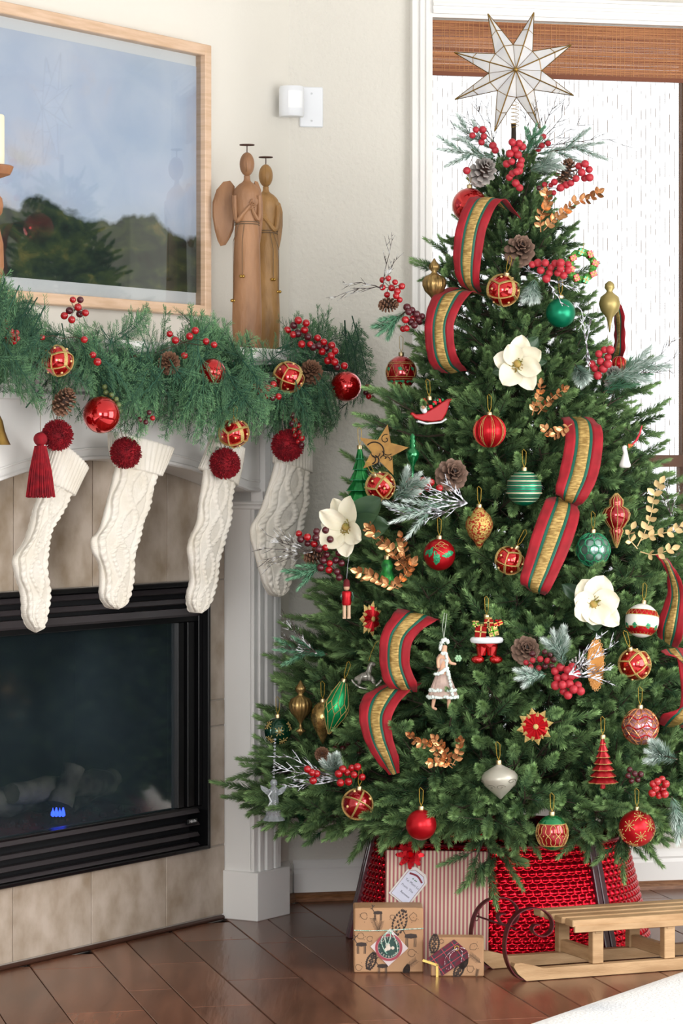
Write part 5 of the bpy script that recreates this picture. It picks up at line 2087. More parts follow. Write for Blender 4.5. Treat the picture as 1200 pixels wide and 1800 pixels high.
def leafspray(paths, y, label, mat=m_copper, lpx=15, seed=1, gap=9):
    rg = random.Random(seed)
    x0, y0 = paths[0][0]
    c = P(x0, y0, y)
    t = thing('leaf_spray', c, label, 'leaf spray')
    st = G()
    for path in paths:
        pts = cr([P(a, b, y - .006 * i) for i, (a, b) in enumerate(path)], 8)
        st.tube(pts, [.0016 * (1 - .6 * i / len(pts)) for i in range(len(pts))], 5)
        acc = 0
        side = 1
        for i in range(1, len(pts)):
            acc += (pts[i] - pts[i - 1]).length
            if acc > gap / FPX * y:
                acc = 0
                tg = (pts[i] - pts[i - 1]).normalized()
                sd = Vector((-tg.z, 0, tg.x))
                for sg in (1, -1):
                    d = (tg * rg.uniform(.5, .9) + sd * sg * rg.uniform(.6, 1) + Vector((0, -rg.uniform(0, .5), 0))).normalized()
                    R = orient(d, Vector((rg.uniform(-.5, .5), -1, rg.uniform(-.5, .5))), rg.uniform(-.6, .6))
                    place('leaf', LEAF[mat], t, pts[i] - c, R, lpx / FPX * y * rg.uniform(.75, 1.1))
                KEEP.append((CX + FPX * pts[i].x / pts[i].y, HY - FPX * (pts[i].z - CAMZ) / pts[i].y, 11, y))
        tg = (pts[-1] - pts[-3]).normalized()
        place('leaf', LEAF[mat], t, pts[-1] - c, orient(tg, (0, -1, 0)), lpx / FPX * y)
    build(st, 'stem', mat, t, smooth=True)
    return t


leafspray([[(950, 408), (950, 380), (962, 358), (960, 342)], [(955, 405), (975, 385), (995, 370), (1010, 355), (1035, 350), (1050, 340)]], 7.62, 'copper leaf spray at the top right of the tree', seed=1)
leafspray([[(935, 730), (940, 712), (948, 692), (950, 676)], [(945, 728), (958, 712), (975, 695), (990, 685)]], 7.5, 'copper leaf spray under the upper magnolia', seed=2, lpx=13)
leafspray([[(985, 760), (970, 765), (958, 755)], [(1005, 745), (985, 758), (975, 762)]], 7.48, 'few pale copper leaves left of the right ribbon', seed=3, lpx=14)
leafspray([[(715, 1005), (700, 985), (685, 965), (665, 945), (650, 930)], [(720, 1000), (712, 980), (708, 955), (705, 945)], [(700, 1035), (675, 1025), (650, 1012), (630, 1005)], [(690, 1035), (705, 1020), (725, 990)]], 7.42, 'large copper leaf spray right of the left magnolia', seed=4, lpx=16)
leafspray([[(800, 1345), (780, 1335), (755, 1310), (735, 1305), (722, 1295)], [(795, 1350), (780, 1340), (760, 1340)], [(795, 1345), (805, 1325), (808, 1305)], [(790, 1340), (780, 1318), (765, 1300)]], 7.17, 'copper leaf spray low in the middle of the tree', seed=5, lpx=14)
leafspray([[(1120, 960), (1135, 930), (1145, 900), (1150, 870), (1160, 850)], [(1125, 950), (1150, 940), (1175, 935), (1195, 925)], [(1120, 965), (1105, 945), (1110, 930)], [(1125, 970), (1150, 975), (1180, 965)]], 7.4, 'pale gold leaf spray at the right edge beside the red finial', mat=m_palegold, seed=6, lpx=16, gap=14)
# ---------------------------------------------------------------- grow the branches
rb = random.Random(21)
cands = []
for k in range(34):
    cands.append((TTOP - .02 - .3 * (k / 34) ** 1.0, k * 2.4, (1.0, .6)[k % 2]))
NB = 860
ZB = .36
for i in range(NB):
    u = (i + .5) / NB
    h = (TTOP - ZB + .02) * math.sqrt(u)
    z = TTOP - h + rb.uniform(-.02, .02)
    az = i * 2.399963 + rb.uniform(-.15, .15)
    lay = (1.0, .93, .70, .84, .98, .5)[i % 6]
    cands.append((z, az, lay))
# the lowest tier hangs over the collar
for k in range(40):
    cands.append((ZB - .01 + rb.uniform(-.02, .03), k * 2 * PI / 40 + rb.uniform(-.05, .05), rb.uniform(.9, 1.0)))
placed = []
for (z, az, lay) in cands:
    for attempt in range(9):
        r = max(.05, tree_r(z) * (lay - .035 * attempt)) + rb.uniform(-.015, .03)
        a2 = az + (rb.uniform(-.12, .12) if attempt else 0)
        sc = max(.62, min(1.0, tree_r(z) * 1.2 + .5)) * rb.uniform(.9, 1.1)
        vi = rb.randrange(6, 10) if tree_r(z) < .2 else rb.randrange(0, 10)
        L = (.28 if vi < 6 else .19) * sc
        tilt = rb.uniform(.05, .45) + (.5 if z > TTOP - .25 else .12 if z > 1.2 else 0)
        if z < ZB + .06:
            tilt = rb.uniform(-.35, .0)
        d = Vector((math.cos(a2 + rb.uniform(-.25, .25)), math.sin(a2 + rb.uniform(-.25, .25)), tilt)).normalized()
        tip = Vector((TX + r * math.cos(a2), TY + r * math.sin(a2), z))
        if (tip - C).dot(NW) < .02:           # the branches at the back lie against the wall
            k = (.02 - (tip - C).dot(NW))
            tip = tip + NW * k
        if (tip - C).dot(N) < .17 and (tip - C).dot(W) < .3:
            continue
        rootp = tip - d * L
        R = orient(d, UP, rb.uniform(-.7, .7))
        me, V = BR[vi]
        Vw = (V * sc) @ np.array(R).T + np.array(rootp)
        if blocked(Vw[::7]):
            continue
        if ((Vw[::9, 0] - C.x) * NW.x + (Vw[::9, 1] - C.y) * NW.y).min() < -.0:
            continue
        vis = tip.y < TY + .12 * 1 or abs(tip.x - TX) > .8 * tree_r(z)
        placed.append((tip.y, me, rootp, R, sc, vi, vis))
        break
# extra hanging tips at the hem
for (px, py, yy, L_, dx, dz) in ((862, 1568, 7.33, 1.0, .02, -.75), (832, 1540, 7.3, .9, -.15, -.5), (890, 1545, 7.35, .9, .2, -.5), (640, 1498, 7.6, .95, -.45, -.7), (1092, 1528, 7.45, .9, .0, -.9), (1130, 1510, 7.5, .95, .35, -.5),
                                 (1005, 1500, 7.25, .9, -.3, -.3), (420, 1415, 7.85, .9, -.95, .05), (445, 1390, 7.8, .8, -.8, .2), (520, 1470, 7.6, .95, -.8, -.2), (560, 1462, 7.5, 1.0, -.5, -.15), (600, 1480, 7.5, .9, -.5, -.4), (700, 1478, 7.35, .9, -.2, -.2), (1185, 1480, 7.5, .9, .6, -.2),
                                 (760, 1480, 7.3, .9, 0, -.3), (910, 1480, 7.25, .9, .1, -.3), (1140, 1450, 7.4, .9, .3, 0), (470, 1445, 7.75, .85, -.8, -.1),
                                 (735, 470, 7.72, .7, -.7, .15), (760, 440, 7.74, .7, -.6, .3), (1130, 660, 7.7, .9, .8, .4), (1120, 700, 7.72, .9, .9, .2), (1135, 745, 7.7, .9, .8, .1),
                                 (1150, 850, 7.68, .9, .8, .2), (660, 700, 7.65, .8, -.8, .2), (640, 745, 7.66, .8, -.8, .1), (585, 1040, 7.6, .8, -.8, .2), (560, 1100, 7.6, .8, -.8, .15), (505, 1215, 7.62, .8, -.9, .15), (480, 1350, 7.7, .8, -.9, .2)):
    tip = P(px, py, yy)
    d = Vector((dx, -.35, dz)).normalized()
    vi = rb.randrange(6)
    me, V = BR[vi]
    placed.append((yy, me, tip - d * .3 * L_, orient(d, UP, rb.uniform(-.4, .4)), L_, vi, True))
front = sorted([p for p in placed if p[6]], key=lambda p: p[0] - 10)
front = front[:300]
fid = set(id(p) for p in front)
rest = [p for p in placed if id(p) not in fid]
for (yy, me, o, R, sc, vi, vis) in front:
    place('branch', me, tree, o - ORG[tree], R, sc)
# the others, joined
VV, FF, AA, MI = [], [], [], []
k = 0
fcache = {}
for (yy, me, o, R, sc, vi, vis) in rest:
    V = BR[vi][1]
    Vw = (V * sc) @ np.array(R).T + np.array(o - ORG[tree])
    if vi not in fcache:
        lt = np.zeros(len(me.loops), dtype=np.int32); me.loops.foreach_get('vertex_index', lt)
        ls = np.zeros(len(me.polygons), dtype=np.int32); me.polygons.foreach_get('loop_start', ls)
        lc = np.zeros(len(me.polygons), dtype=np.int32); me.polygons.foreach_get('loop_total', lc)
        at = np.zeros(len(me.vertices), dtype=np.float32); me.attributes['nt'].data.foreach_get('value', at)
        mi = np.zeros(len(me.polygons), dtype=np.int32); me.polygons.foreach_get('material_index', mi)
        fcache[vi] = (lt, ls, lc, at, mi)
    lt, ls, lc, at, mi = fcache[vi]
    VV.append(Vw); FF.append((lt + k, lc)); AA.append(at); MI.append(mi)
    k += len(V)
if rest:
    me = bpy.data.meshes.new('inner_branches')
    VV = np.concatenate(VV)
    lt = np.concatenate([f[0] for f in FF]); lc = np.concatenate([f[1] for f in FF])
    me.vertices.add(len(VV)); me.vertices.foreach_set('co', VV.astype(np.float32).ravel())
    me.loops.add(len(lt)); me.loops.foreach_set('vertex_index', lt.astype(np.int32))
    ls = np.concatenate([[0], np.cumsum(lc)[:-1]])
    me.polygons.add(len(lc)); me.polygons.foreach_set('loop_start', ls.astype(np.int32))
    me.update(calc_edges=True)
    me.materials.append(m_needle); me.materials.append(m_bark)
    me.polygons.foreach_set('material_index', np.concatenate(MI))
    at = me.attributes.new('nt', 'FLOAT', 'POINT'); at.data.foreach_set('value', np.concatenate(AA))
    me.validate()
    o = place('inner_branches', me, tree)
    o['kind'] = 'stuff'


# ================================================================== garland on the mantel
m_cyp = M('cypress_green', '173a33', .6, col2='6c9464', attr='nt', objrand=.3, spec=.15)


def cypress(seed, L=.2, fresh=0.):
    rg = random.Random(seed)
    g = G()
    att = []

    def blade(p, d, ln, w, c):
        sd = Vector((-d.y, d.x, rg.uniform(-.4, .4))).normalized() * w
        m = p + d * ln * .5
        g.add([p, m + sd, p + d * ln, m - sd], [(0, 1, 2, 3)])
        att.extend([c * .5, c, min(1, c * 1.3), c])
    K = 17
    droop = rg.uniform(.1, .35)
    for i in range(K):
        u = (i + 1) / K
        base = Vector((L * u, .012 * math.sin(3 * u + seed), -droop * L * u * u))
        for sg in ((-1, 1)[i % 2],) if u < .95 else (-1, 1):
            l1 = L * (.44 - .34 * u) * rg.uniform(.8, 1.15)
            an = rg.uniform(.5, .8)
            d = Vector((math.cos(an), sg * math.sin(an), rg.uniform(-.25, .15))).normalized()
            n2 = max(4, int(l1 / .0055))
            for j in range(n2):
                v = (j + .5) / n2
                p = base + d * l1 * v + Vector((0, 0, -.2 * l1 * v * v))
                for s2 in (-1, 1):
                    a2 = s2 * rg.uniform(.35, .65)
                    dd = Vector((d.x * math.cos(a2) - d.y * math.sin(a2), d.x * math.sin(a2) + d.y * math.cos(a2), d.z + rg.uniform(-.3, .3))).normalized()
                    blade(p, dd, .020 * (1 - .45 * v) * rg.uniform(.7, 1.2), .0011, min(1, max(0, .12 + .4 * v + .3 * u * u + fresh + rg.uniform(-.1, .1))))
            g.tube([base, base + d * l1 + Vector((0, 0, -.2 * l1))], [.0009, .0004], 3)
            att.extend([.15] * 6)
    pts = [Vector((L * u, .012 * math.sin(3 * u + seed), -droop * L * u * u)) for u in (0, .3, .6, .85, 1.05)]
    g.tube(pts, [.0022, .0018, .0014, .001, .0005], 4)
    att.extend([.1] * 20)
    g.a = att
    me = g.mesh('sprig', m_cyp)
    return me, np.array([tuple(v) for v in g.v])


CY = [cypress(i + 1, .23, (0, 0, .05, 0, .25, .1)[i]) for i in range(6)]
gc = F(.75, .2, MZ)
gar = thing('garland', gc, 'thick cypress garland draped along the white mantel', 'garland')
g = G()
g.tube([F(FT(x, .24), .24, FZ(x, y, .24)) for x, y in ((-60, 610), (0, 610), (80, 625), (160, 640), (240, 640), (330, 640), (420, 650), (500, 645), (570, 645), (625, 650))], .012, 7)
build(g, 'core', M('garland_core', '1d2c20', .9), gar, smooth=True)
KEEPG = []


def gball(px, py, r, style, label, o=.33, cover=.6, tilt=(0, 0, 0), hang=False):
    y = FY(px, o)
    KEEPG.append((px, py, r * cover * .85, y - .0))
    kk = len(KEEP)
    t = ball_ornament(px, py, r, style, label, y=y, tilt=tilt, hang=hang, kp=False)
    return t


gball(608, 679, 27, 'shiny', 'shiny red ball at the right end of the garland', cover=.95, o=.36)
gball(178, 729, 33, 'shiny', 'large shiny red ball hanging under the garland, left of centre', cover=.8)
gball(101, 634, 26, 'lattice', 'red ball with gold lattice nestled in the left of the garland', cover=.6, tilt=(.3, .2, 0))
gball(507, 663, 26, 'lattice', 'red ball with gold lattice left of the garland pinecone at right', cover=.6, tilt=(.1, .7, 0))
gball(411, 761, 25, 'lattice', 'red ball with gold lattice under the garland above a pom-pom', cover=.9, tilt=(.7, .1, 0), hang=True)
gball(373, 654, 24, 'shiny', 'red ball half hidden by greens in the garland middle', cover=.45)


def gberries(pxs, label, kinds='r', r=6.8, o=.36):
    cx_ = sum(p[0] for p in pxs) / len(pxs)
    y = FY(cx_, o)
    k0 = len(KEEP)
    berries(pxs, y, label, kinds, r, name='berry_spray')
    for q in KEEP[k0:]:
        KEEPG.append(q)
    del KEEP[k0:]


gberries([(128, 527), (141, 527, 'd'), (137, 540), (150, 550), (122, 546, 'd'), (140, 552, 'd'), (126, 562), (113, 555)], 'red and dark berries standing above the garland, before the picture', 'r', 6.5)
gberries([(8, 566), (12, 575), (18, 582), (10, 590), (22, 590), (28, 585), (30, 595), (15, 600), (24, 600), (7, 580)], 'red berries at the far left end of the garland', 'r', 6)
gberries([(74, 593), (148, 597)], 'two lone red berries left in the garland', 'r', 6)
gberries([(163, 624), (171, 636)], 'pair of red berries in the garland near the lattice ball', 'r', 7)
gberries([(343, 581), (333, 591), (362, 600), (376, 606), (308, 598), (298, 587), (324, 625), (235, 630)], 'scattered red berries in the middle of the garland', 'r', 6.5)
gberries([(524, 563), (538, 568), (516, 572, 'd'), (505, 580), (535, 580), (515, 588), (523, 586, 'd'), (541, 592, 'd'), (558, 594), (569, 601), (560, 608, 'd'), (550, 610, 'd'), (566, 618), (573, 612, 'd'), (583, 607), (589, 617), (582, 625), (588, 636), (605, 643), (576, 634), (592, 645, 'd'), (530, 605), (545, 605)], 'big red and dark berry cluster at the right end of the garland', 'r', 6.8)
gberries([(466, 697), (489, 697), (478, 699, 'd'), (480, 676), (470, 682), (463, 676, 'd'), (449, 680), (458, 688)], 'small berry cluster below the angels in the garland', 'r', 6.5)
gberries([(518, 738, 'r'), (513, 745, 'd'), (525, 748), (517, 755, 'r'), (527, 760), (519, 765, 'r'), (530, 770), (524, 776, 'r'), (515, 730, 'd'), (530, 782), (522, 742, 'd')], 'dark red berries hanging over the rightmost pom-pom', 'rd', 5.5)
gberries([(646, 680), (652, 688), (648, 697), (643, 690, 'd'), (655, 700, 'd')], 'small berries at the right tip of the garland', 'rd', 5.5)
gberries([(268, 735), (256, 742), (245, 738, 'd'), (262, 725)], 'few dark red berries under the middle of the garland', 'rd', 5)
m_gberry = M('olive_berry', '5c6a3a', .35, coat=.4)
bm_['g'] = BALL.mesh('berry', m_gberry, smooth='all')
gberries([(186, 690), (196, 694), (204, 702), (190, 704), (198, 710), (208, 712), (180, 700), (210, 722), (202, 720), (184, 680)], 'olive green berries above the large red ball', 'g', 5.5)
pc = len(KEEP)
for (a, b, r_, kd, lb, rt) in ((297, 638, 22, 2, 'brown pinecone in the middle of the garland', (1.2, .2, 0)), (113, 706, 22, 2, 'brown pinecone under the left of the garland', (.4, .5, 0)), (546, 655, 24, 2, 'brown pinecone beside the shiny ball at the garland end', (1.1, .3, 0))):
    yy = FY(a, .34)
    pinecone(a, b, r_, kd, lb, rt, y=yy, kr=0)
    KEEPG.append((a, b, r_ * .75, yy))

rg = random.Random(77)
TOPY = ((-60, 515), (0, 505), (20, 505), (60, 550), (110, 575), (150, 588), (200, 575), (250, 556), (300, 540), (340, 550), (400, 574), (450, 586), (490, 562), (535, 552), (600, 565), (650, 575), (672, 615))
BOTY = ((-60, 690), (0, 650), (50, 690), (80, 735), (130, 740), (200, 755), (260, 770), (300, 770), (340, 745), (390, 790), (430, 785), (480, 760), (530, 790), (560, 800), (610, 755), (660, 710), (680, 690))


def interp(tab, x):
    for (a, b), (c, d) in zip(tab, tab[1:]):
        if x <= c:
            return b + (d - b) * (x - a) / (c - a)
    return tab[-1][1]


ng = 0
for k in range(6000):
    if ng >= 297:
        break
    x = rg.uniform(-50, 674) if k > 260 else rg.uniform(360, 510)
    mid_y = .5 * (interp(TOPY, x) + interp(BOTY, x)) - 6
    w_ = rg.random()
    v = rg.uniform(.6, 1.05) if w_ < .36 else (-rg.uniform(.75, 1.05) if w_ < .70 else rg.uniform(-.75, .7))
    if k <= 260:
        v = -rg.uniform(.72, 1.0)
    ty = mid_y + v * (.5 * (interp(BOTY, x) - interp(TOPY, x)))
    px_tip = x
    oo = .17 + .22 * math.sqrt(max(0, 1 - v * v)) * rg.uniform(.5, 1.0)
    if v < -.2:
        oo = rg.uniform(.16, .36)
    if v > .3:
        oo = rg.uniform(.3, .42)
    tip = F(FT(px_tip, oo), oo, FZ(px_tip, ty, oo))
    dx = rg.uniform(-1.6, 1.6)
    if x > 560:
        dx = abs(dx) * 1.3
    if x < 30:
        dx = -abs(dx) * .6 if rg.random() < .6 else dx
    d = (D * dx + UP * (-v * 1.0 + rg.uniform(-.35, .2)) + N * (rg.uniform(.0, .25) if v > .3 else rg.uniform(.05, .5))).normalized()
    sc = rg.uniform(.62, 1.0)
    root_ = tip - d * .23 * sc
    # roots must not fall below the shelf front or inside the wall
    o_r = (root_ - C).dot(N)
    if o_r < .06:
        root_ += N * (.06 - o_r)
    nrm = (N * 1.6 + UP * (.5 if v < .2 else 0) + D * rg.uniform(-.6, .6))
    R = orient(d, nrm, rg.uniform(-.5, .5))
    me, V = CY[rg.randrange(6)]
    Vw = (V * sc) @ np.array(R).T + np.array(root_)
    oc = (Vw[:, 0] - C.x) * N.x + (Vw[:, 1] - C.y) * N.y
    if oc.min() < .01:
        continue
    # stay clear of the mantel shelf itself
    inside = ((oc < .268) & (Vw[:, 2] < MZ - .005) & (Vw[:, 2] > MZ - .055)) | ((oc < .18) & (Vw[:, 2] < MZ - .05))
    if inside.mean() > .1:
        continue
    X_ = CX + FPX * Vw[:, 0] / Vw[:, 1]
    Y_ = HY - FPX * (Vw[:, 2] - CAMZ) / Vw[:, 1]
    bad = False
    for (a, b, r_, yy) in KEEPG:
        m = ((X_ - a) ** 2 + (Y_ - b) ** 2 < r_ * r_) & (Vw[:, 1] < yy + .01)
        if m.mean() > .03:
            bad = True
            break
    if bad or (k <= 260 and ng >= 34):
        continue
    # leave the statues' feet and the pom-poms visible
    if ((X_ > 405) & (X_ < 490) & (Y_ < 588)).mean() > .05:
        continue
    if (((Y_ > interp(BOTY, x) + 22)).mean() > .12) or ((Y_ < interp(TOPY, x) - 14).mean() > .2):
        continue
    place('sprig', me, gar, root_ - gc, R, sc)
    ng += 1


# ================================================================== stockings
m_knit = M('cream_knit_wool', 'dbd5cb', .9, bump=.0008, bscale=420, col2='d0c8ba', nscale=12)
m_yarn = M('crimson_yarn', '93071a', .85, col2='6f0414', nscale=60)


def knit(rows, o, relief, nu, nvv, thick, cap=True):
    rows3 = []
    L_ = cr([P(a, b, FY(a, o)) for a, b, c_, d in rows], nvv)
    R_ = cr([P(c_, d, FY(c_, o)) for a, b, c_, d in rows], nvv)
    nl = len(L_)
    arc_ = 0
    pts = []
    for i in range(nl):
        if i:
            arc_ += ((L_[i] + R_[i]) * .5 - (L_[i - 1] + R_[i - 1]) * .5).length
        c_ = (L_[i] + R_[i]) / 2
        h = (R_[i] - L_[i]) / 2
        hw = h.length
        th = min(thick, hw * .9)
        e = h.normalized() if hw > 1e-6 else D
        for k in range(nu):
            a = 2 * PI * k / nu
            u = a / (2 * PI)
            ca, sa = math.cos(a), math.sin(a)
            rl = relief(u, arc_, ca) * min(1, hw / .02)
            pts.append(c_ - e * (ca * (hw + rl)) + N * (math.copysign(abs(sa) ** .8, sa) * th + (rl if sa > 0 else 0)))
    g = G()
    g.grid(pts, nl, nu, closed=True)
    g.f.append(tuple(range(nu))[::-1])
    g.f.append(tuple((nl - 1) * nu + k for k in range(nu)))
    return g


def cable(u, s_, ca):
    x = -ca                                  # -1 left .. 1 right edge
    per = .1
    ph = PI * s_ / per
    def rope(x0, w, f, p):
        # a twisted cord: rounded back with slanting grooves, a deep crease on both sides
        q = (x - x0) / w
        if abs(q) > 1.35:
            return 0
        back = max(0, 1 - q * q) ** .5 * (.75 + .25 * math.cos(s_ * f + q * 2.2 + p))
        return back - .55 * math.exp(-((abs(q) - 1.1) / .18) ** 2)
    r = 0
    c1 = .36 * math.sin(ph)
    r = max(rope(c1, .12, 520, 0), rope(-c1, .12, 520, 1)) if abs(rope(c1, .12, 520, 0)) + abs(rope(-c1, .12, 520, 1)) > 0 else 0
    for q in (-.74, .74):
        w2 = .05 * math.sin(ph * 2.2 + q)
        k = rope(q + w2, .14, 330, q)
        if k:
            r = k
    if abs(x) < .8 * abs(c1) - .12:
        r += .35 * math.sin(s_ * 1250) * math.sin(x * 52)
    return .006 * r + .0004 * math.sin(s_ * 1500)


def pompom(g, c, r, seed):
    rg = random.Random(seed)
    g.ball(c, r * .86, 20, 12)
    for k in range(1500):
        z = rg.uniform(-1, 1); a = rg.uniform(0, 2 * PI)
        q = math.sqrt(1 - z * z)
        d = Vector((q * math.cos(a), q * math.sin(a), z))
        s1 = d.orthogonal().normalized(); s2 = d.cross(s1)
        w = .0013
        b = Vector(c) + d * r * .8
        tp = Vector(c) + (d + Vector((rg.uniform(-.06, .06), rg.uniform(-.06, .06), rg.uniform(-.06, .06)))) * r * rg.uniform(.95, 1.05)
        aa = rg.uniform(0, 3)
        e1 = s1 * math.cos(aa) + s2 * math.sin(aa); e2 = d.cross(e1)
        g.add([b + e1 * w, b - e1 * .5 * w + e2 * .87 * w, b - e1 * .5 * w - e2 * .87 * w, tp + e1 * w * .9, tp - e1 * .45 * w + e2 * .8 * w, tp - e1 * .45 * w - e2 * .8 * w],
              [(0, 1, 4, 3), (1, 2, 5, 4), (2, 0, 3, 5), (3, 4, 5)])


ST = [
    ([(92, 772, 151, 824), (82, 805, 141, 843), (68, 845, 127, 872)],
     [(74, 838, 122, 862), (66, 878, 112, 892), (55, 920, 88, 927), (45, 952, 82, 950), (24, 982, 80, 974), (27, 1005, 80, 1003), (36, 1035, 83, 1040), (40, 1062, 82, 1062), (43, 1084, 77, 1082), (52, 1102, 70, 1102), (60, 1111, 63, 1112)],
     (101, 765, 27), 'leftmost cream cable-knit stocking, narrow, with a red pom-pom and tassel', .235),
    ([(192, 758, 303, 788), (194, 792, 293, 812), (204, 820, 281, 837)],
     [(205, 816, 274, 832), (190, 876, 264, 878), (176, 928, 250, 922), (161, 948, 243, 948), (163, 970, 238, 966), (175, 992, 232, 995), (176, 1018, 230, 1025), (177, 1046, 226, 1045), (186, 1063, 216, 1060), (196, 1070, 204, 1071)],
     (221, 796, 27), 'broad cream cable-knit stocking, second from the left', .235),
    ([(374, 765, 426, 790), (362, 798, 421, 823), (352, 822, 414, 854)],
     [(360, 825, 408, 848), (353, 870, 405, 880), (347, 915, 401, 920), (336, 943, 394, 945), (330, 965, 387, 968), (334, 990, 381, 993), (336, 1018, 377, 1018), (330, 1042, 372, 1043), (331, 1060, 365, 1060), (337, 1076, 348, 1078)],
     (395, 815, 27), 'cream cable-knit stocking hanging over the right side of the firebox', .25),
    ([(490, 752, 546, 758), (484, 785, 545, 795), (483, 812, 545, 832)],
     [(487, 806, 538, 824), (471, 860, 541, 866), (457, 898, 537, 905), (442, 925, 531, 930), (441, 945, 524, 950), (448, 972, 518, 975), (457, 1005, 513, 1005), (465, 1027, 506, 1027), (474, 1042, 496, 1042), (481, 1048, 487, 1049)],
     (505, 783, 28), 'rightmost cream stocking hanging in front of the white pilaster', .27),
]
for i, (cuff, body, pom, lab, o) in enumerate(ST):
    top = F(FT(cuff[0][0], o), o, FZ(cuff[0][0], cuff[0][1], o))
    t = thing('stocking', top, lab, 'stocking')
    build(knit(body, o, cable, 150, 22, .017), 'body', m_knit, t, smooth='all')
    build(knit(cuff, o, lambda u, s_, ca: .0018 * math.cos(34 * math.acos(max(-1, min(1, ca)))), 140, 8, .024), 'cuff', m_knit, t, smooth='all')
    c = P(pom[0], pom[1], FY(pom[0], o + .045))
    g = G(); pompom(g, c, pom[2] / FPX * c.y, i)
    build(g, 'pom_pom', m_yarn, t, kind='stuff')
    g = G()
    for q in (-.006, .006):
        g.tube([c + UP * .02 + D * q, c + UP * .06 + D * q * 1.5 - N * .01, F(FT(pom[0], .278), .278, MZ - .02)], .0013, 5)
    build(g, 'cord', M('twine', '8a7f72', .9), t)
    if i == 0:
        o2 = o + .06
        hc = P(71, 772, FY(71, o2))
        g = G(); g.ball(hc, .0165, 16, 12)
        g.lathe([(.006, 0), (.01, -.004), (.012, -.01)], 14, c=hc - UP * .012)
        build(g, 'tassel_knot', m_yarn, t, smooth=True)
        g = G()
        rg2 = random.Random(3)
        for k in range(170):
            a = 2.39996 * k; q = math.sqrt(k / 170)
            r0, r1 = .013 * q, .034 * q
            p0 = hc + Vector((r0 * math.cos(a), r0 * math.sin(a), -.016))
            p1 = hc + Vector((r1 * .75 * math.cos(a), r1 * .75 * math.sin(a), -.075))
            p2 = hc + Vector((r1 * math.cos(a), r1 * math.sin(a), -.135 + rg2.uniform(-.004, .004)))
            g.tube([p0, p1, p2], [.0016, .002, .002], 5)
        build(g, 'tassel_fringe', m_yarn, t, kind='stuff', smooth=True)
        g = G()
        g.tube([hc + UP * .012, hc + UP * .06, hc + UP * .1 - N * .02], .001, 5)
        build(g, 'tassel_cord', M('twine', '8a7f72', .9), t)

# ================================================================== things on and above the mantel
m_carve = M('carved_mango_wood', 'ad7f5a', .5, col2='7b5639', nscale=16, nstretch=(1, 1, .3), detail=8, bump=.003, bscale=60, ramp=(.3, .7))
m_carve2 = M('carved_golden_wood', 'b88d57', .45, col2='7f5c31', nscale=22, nstretch=(1, 1, .35), detail=8, bump=.0035, bscale=70, ramp=(.3, .7))  # slightly yellower wood for the rear angel


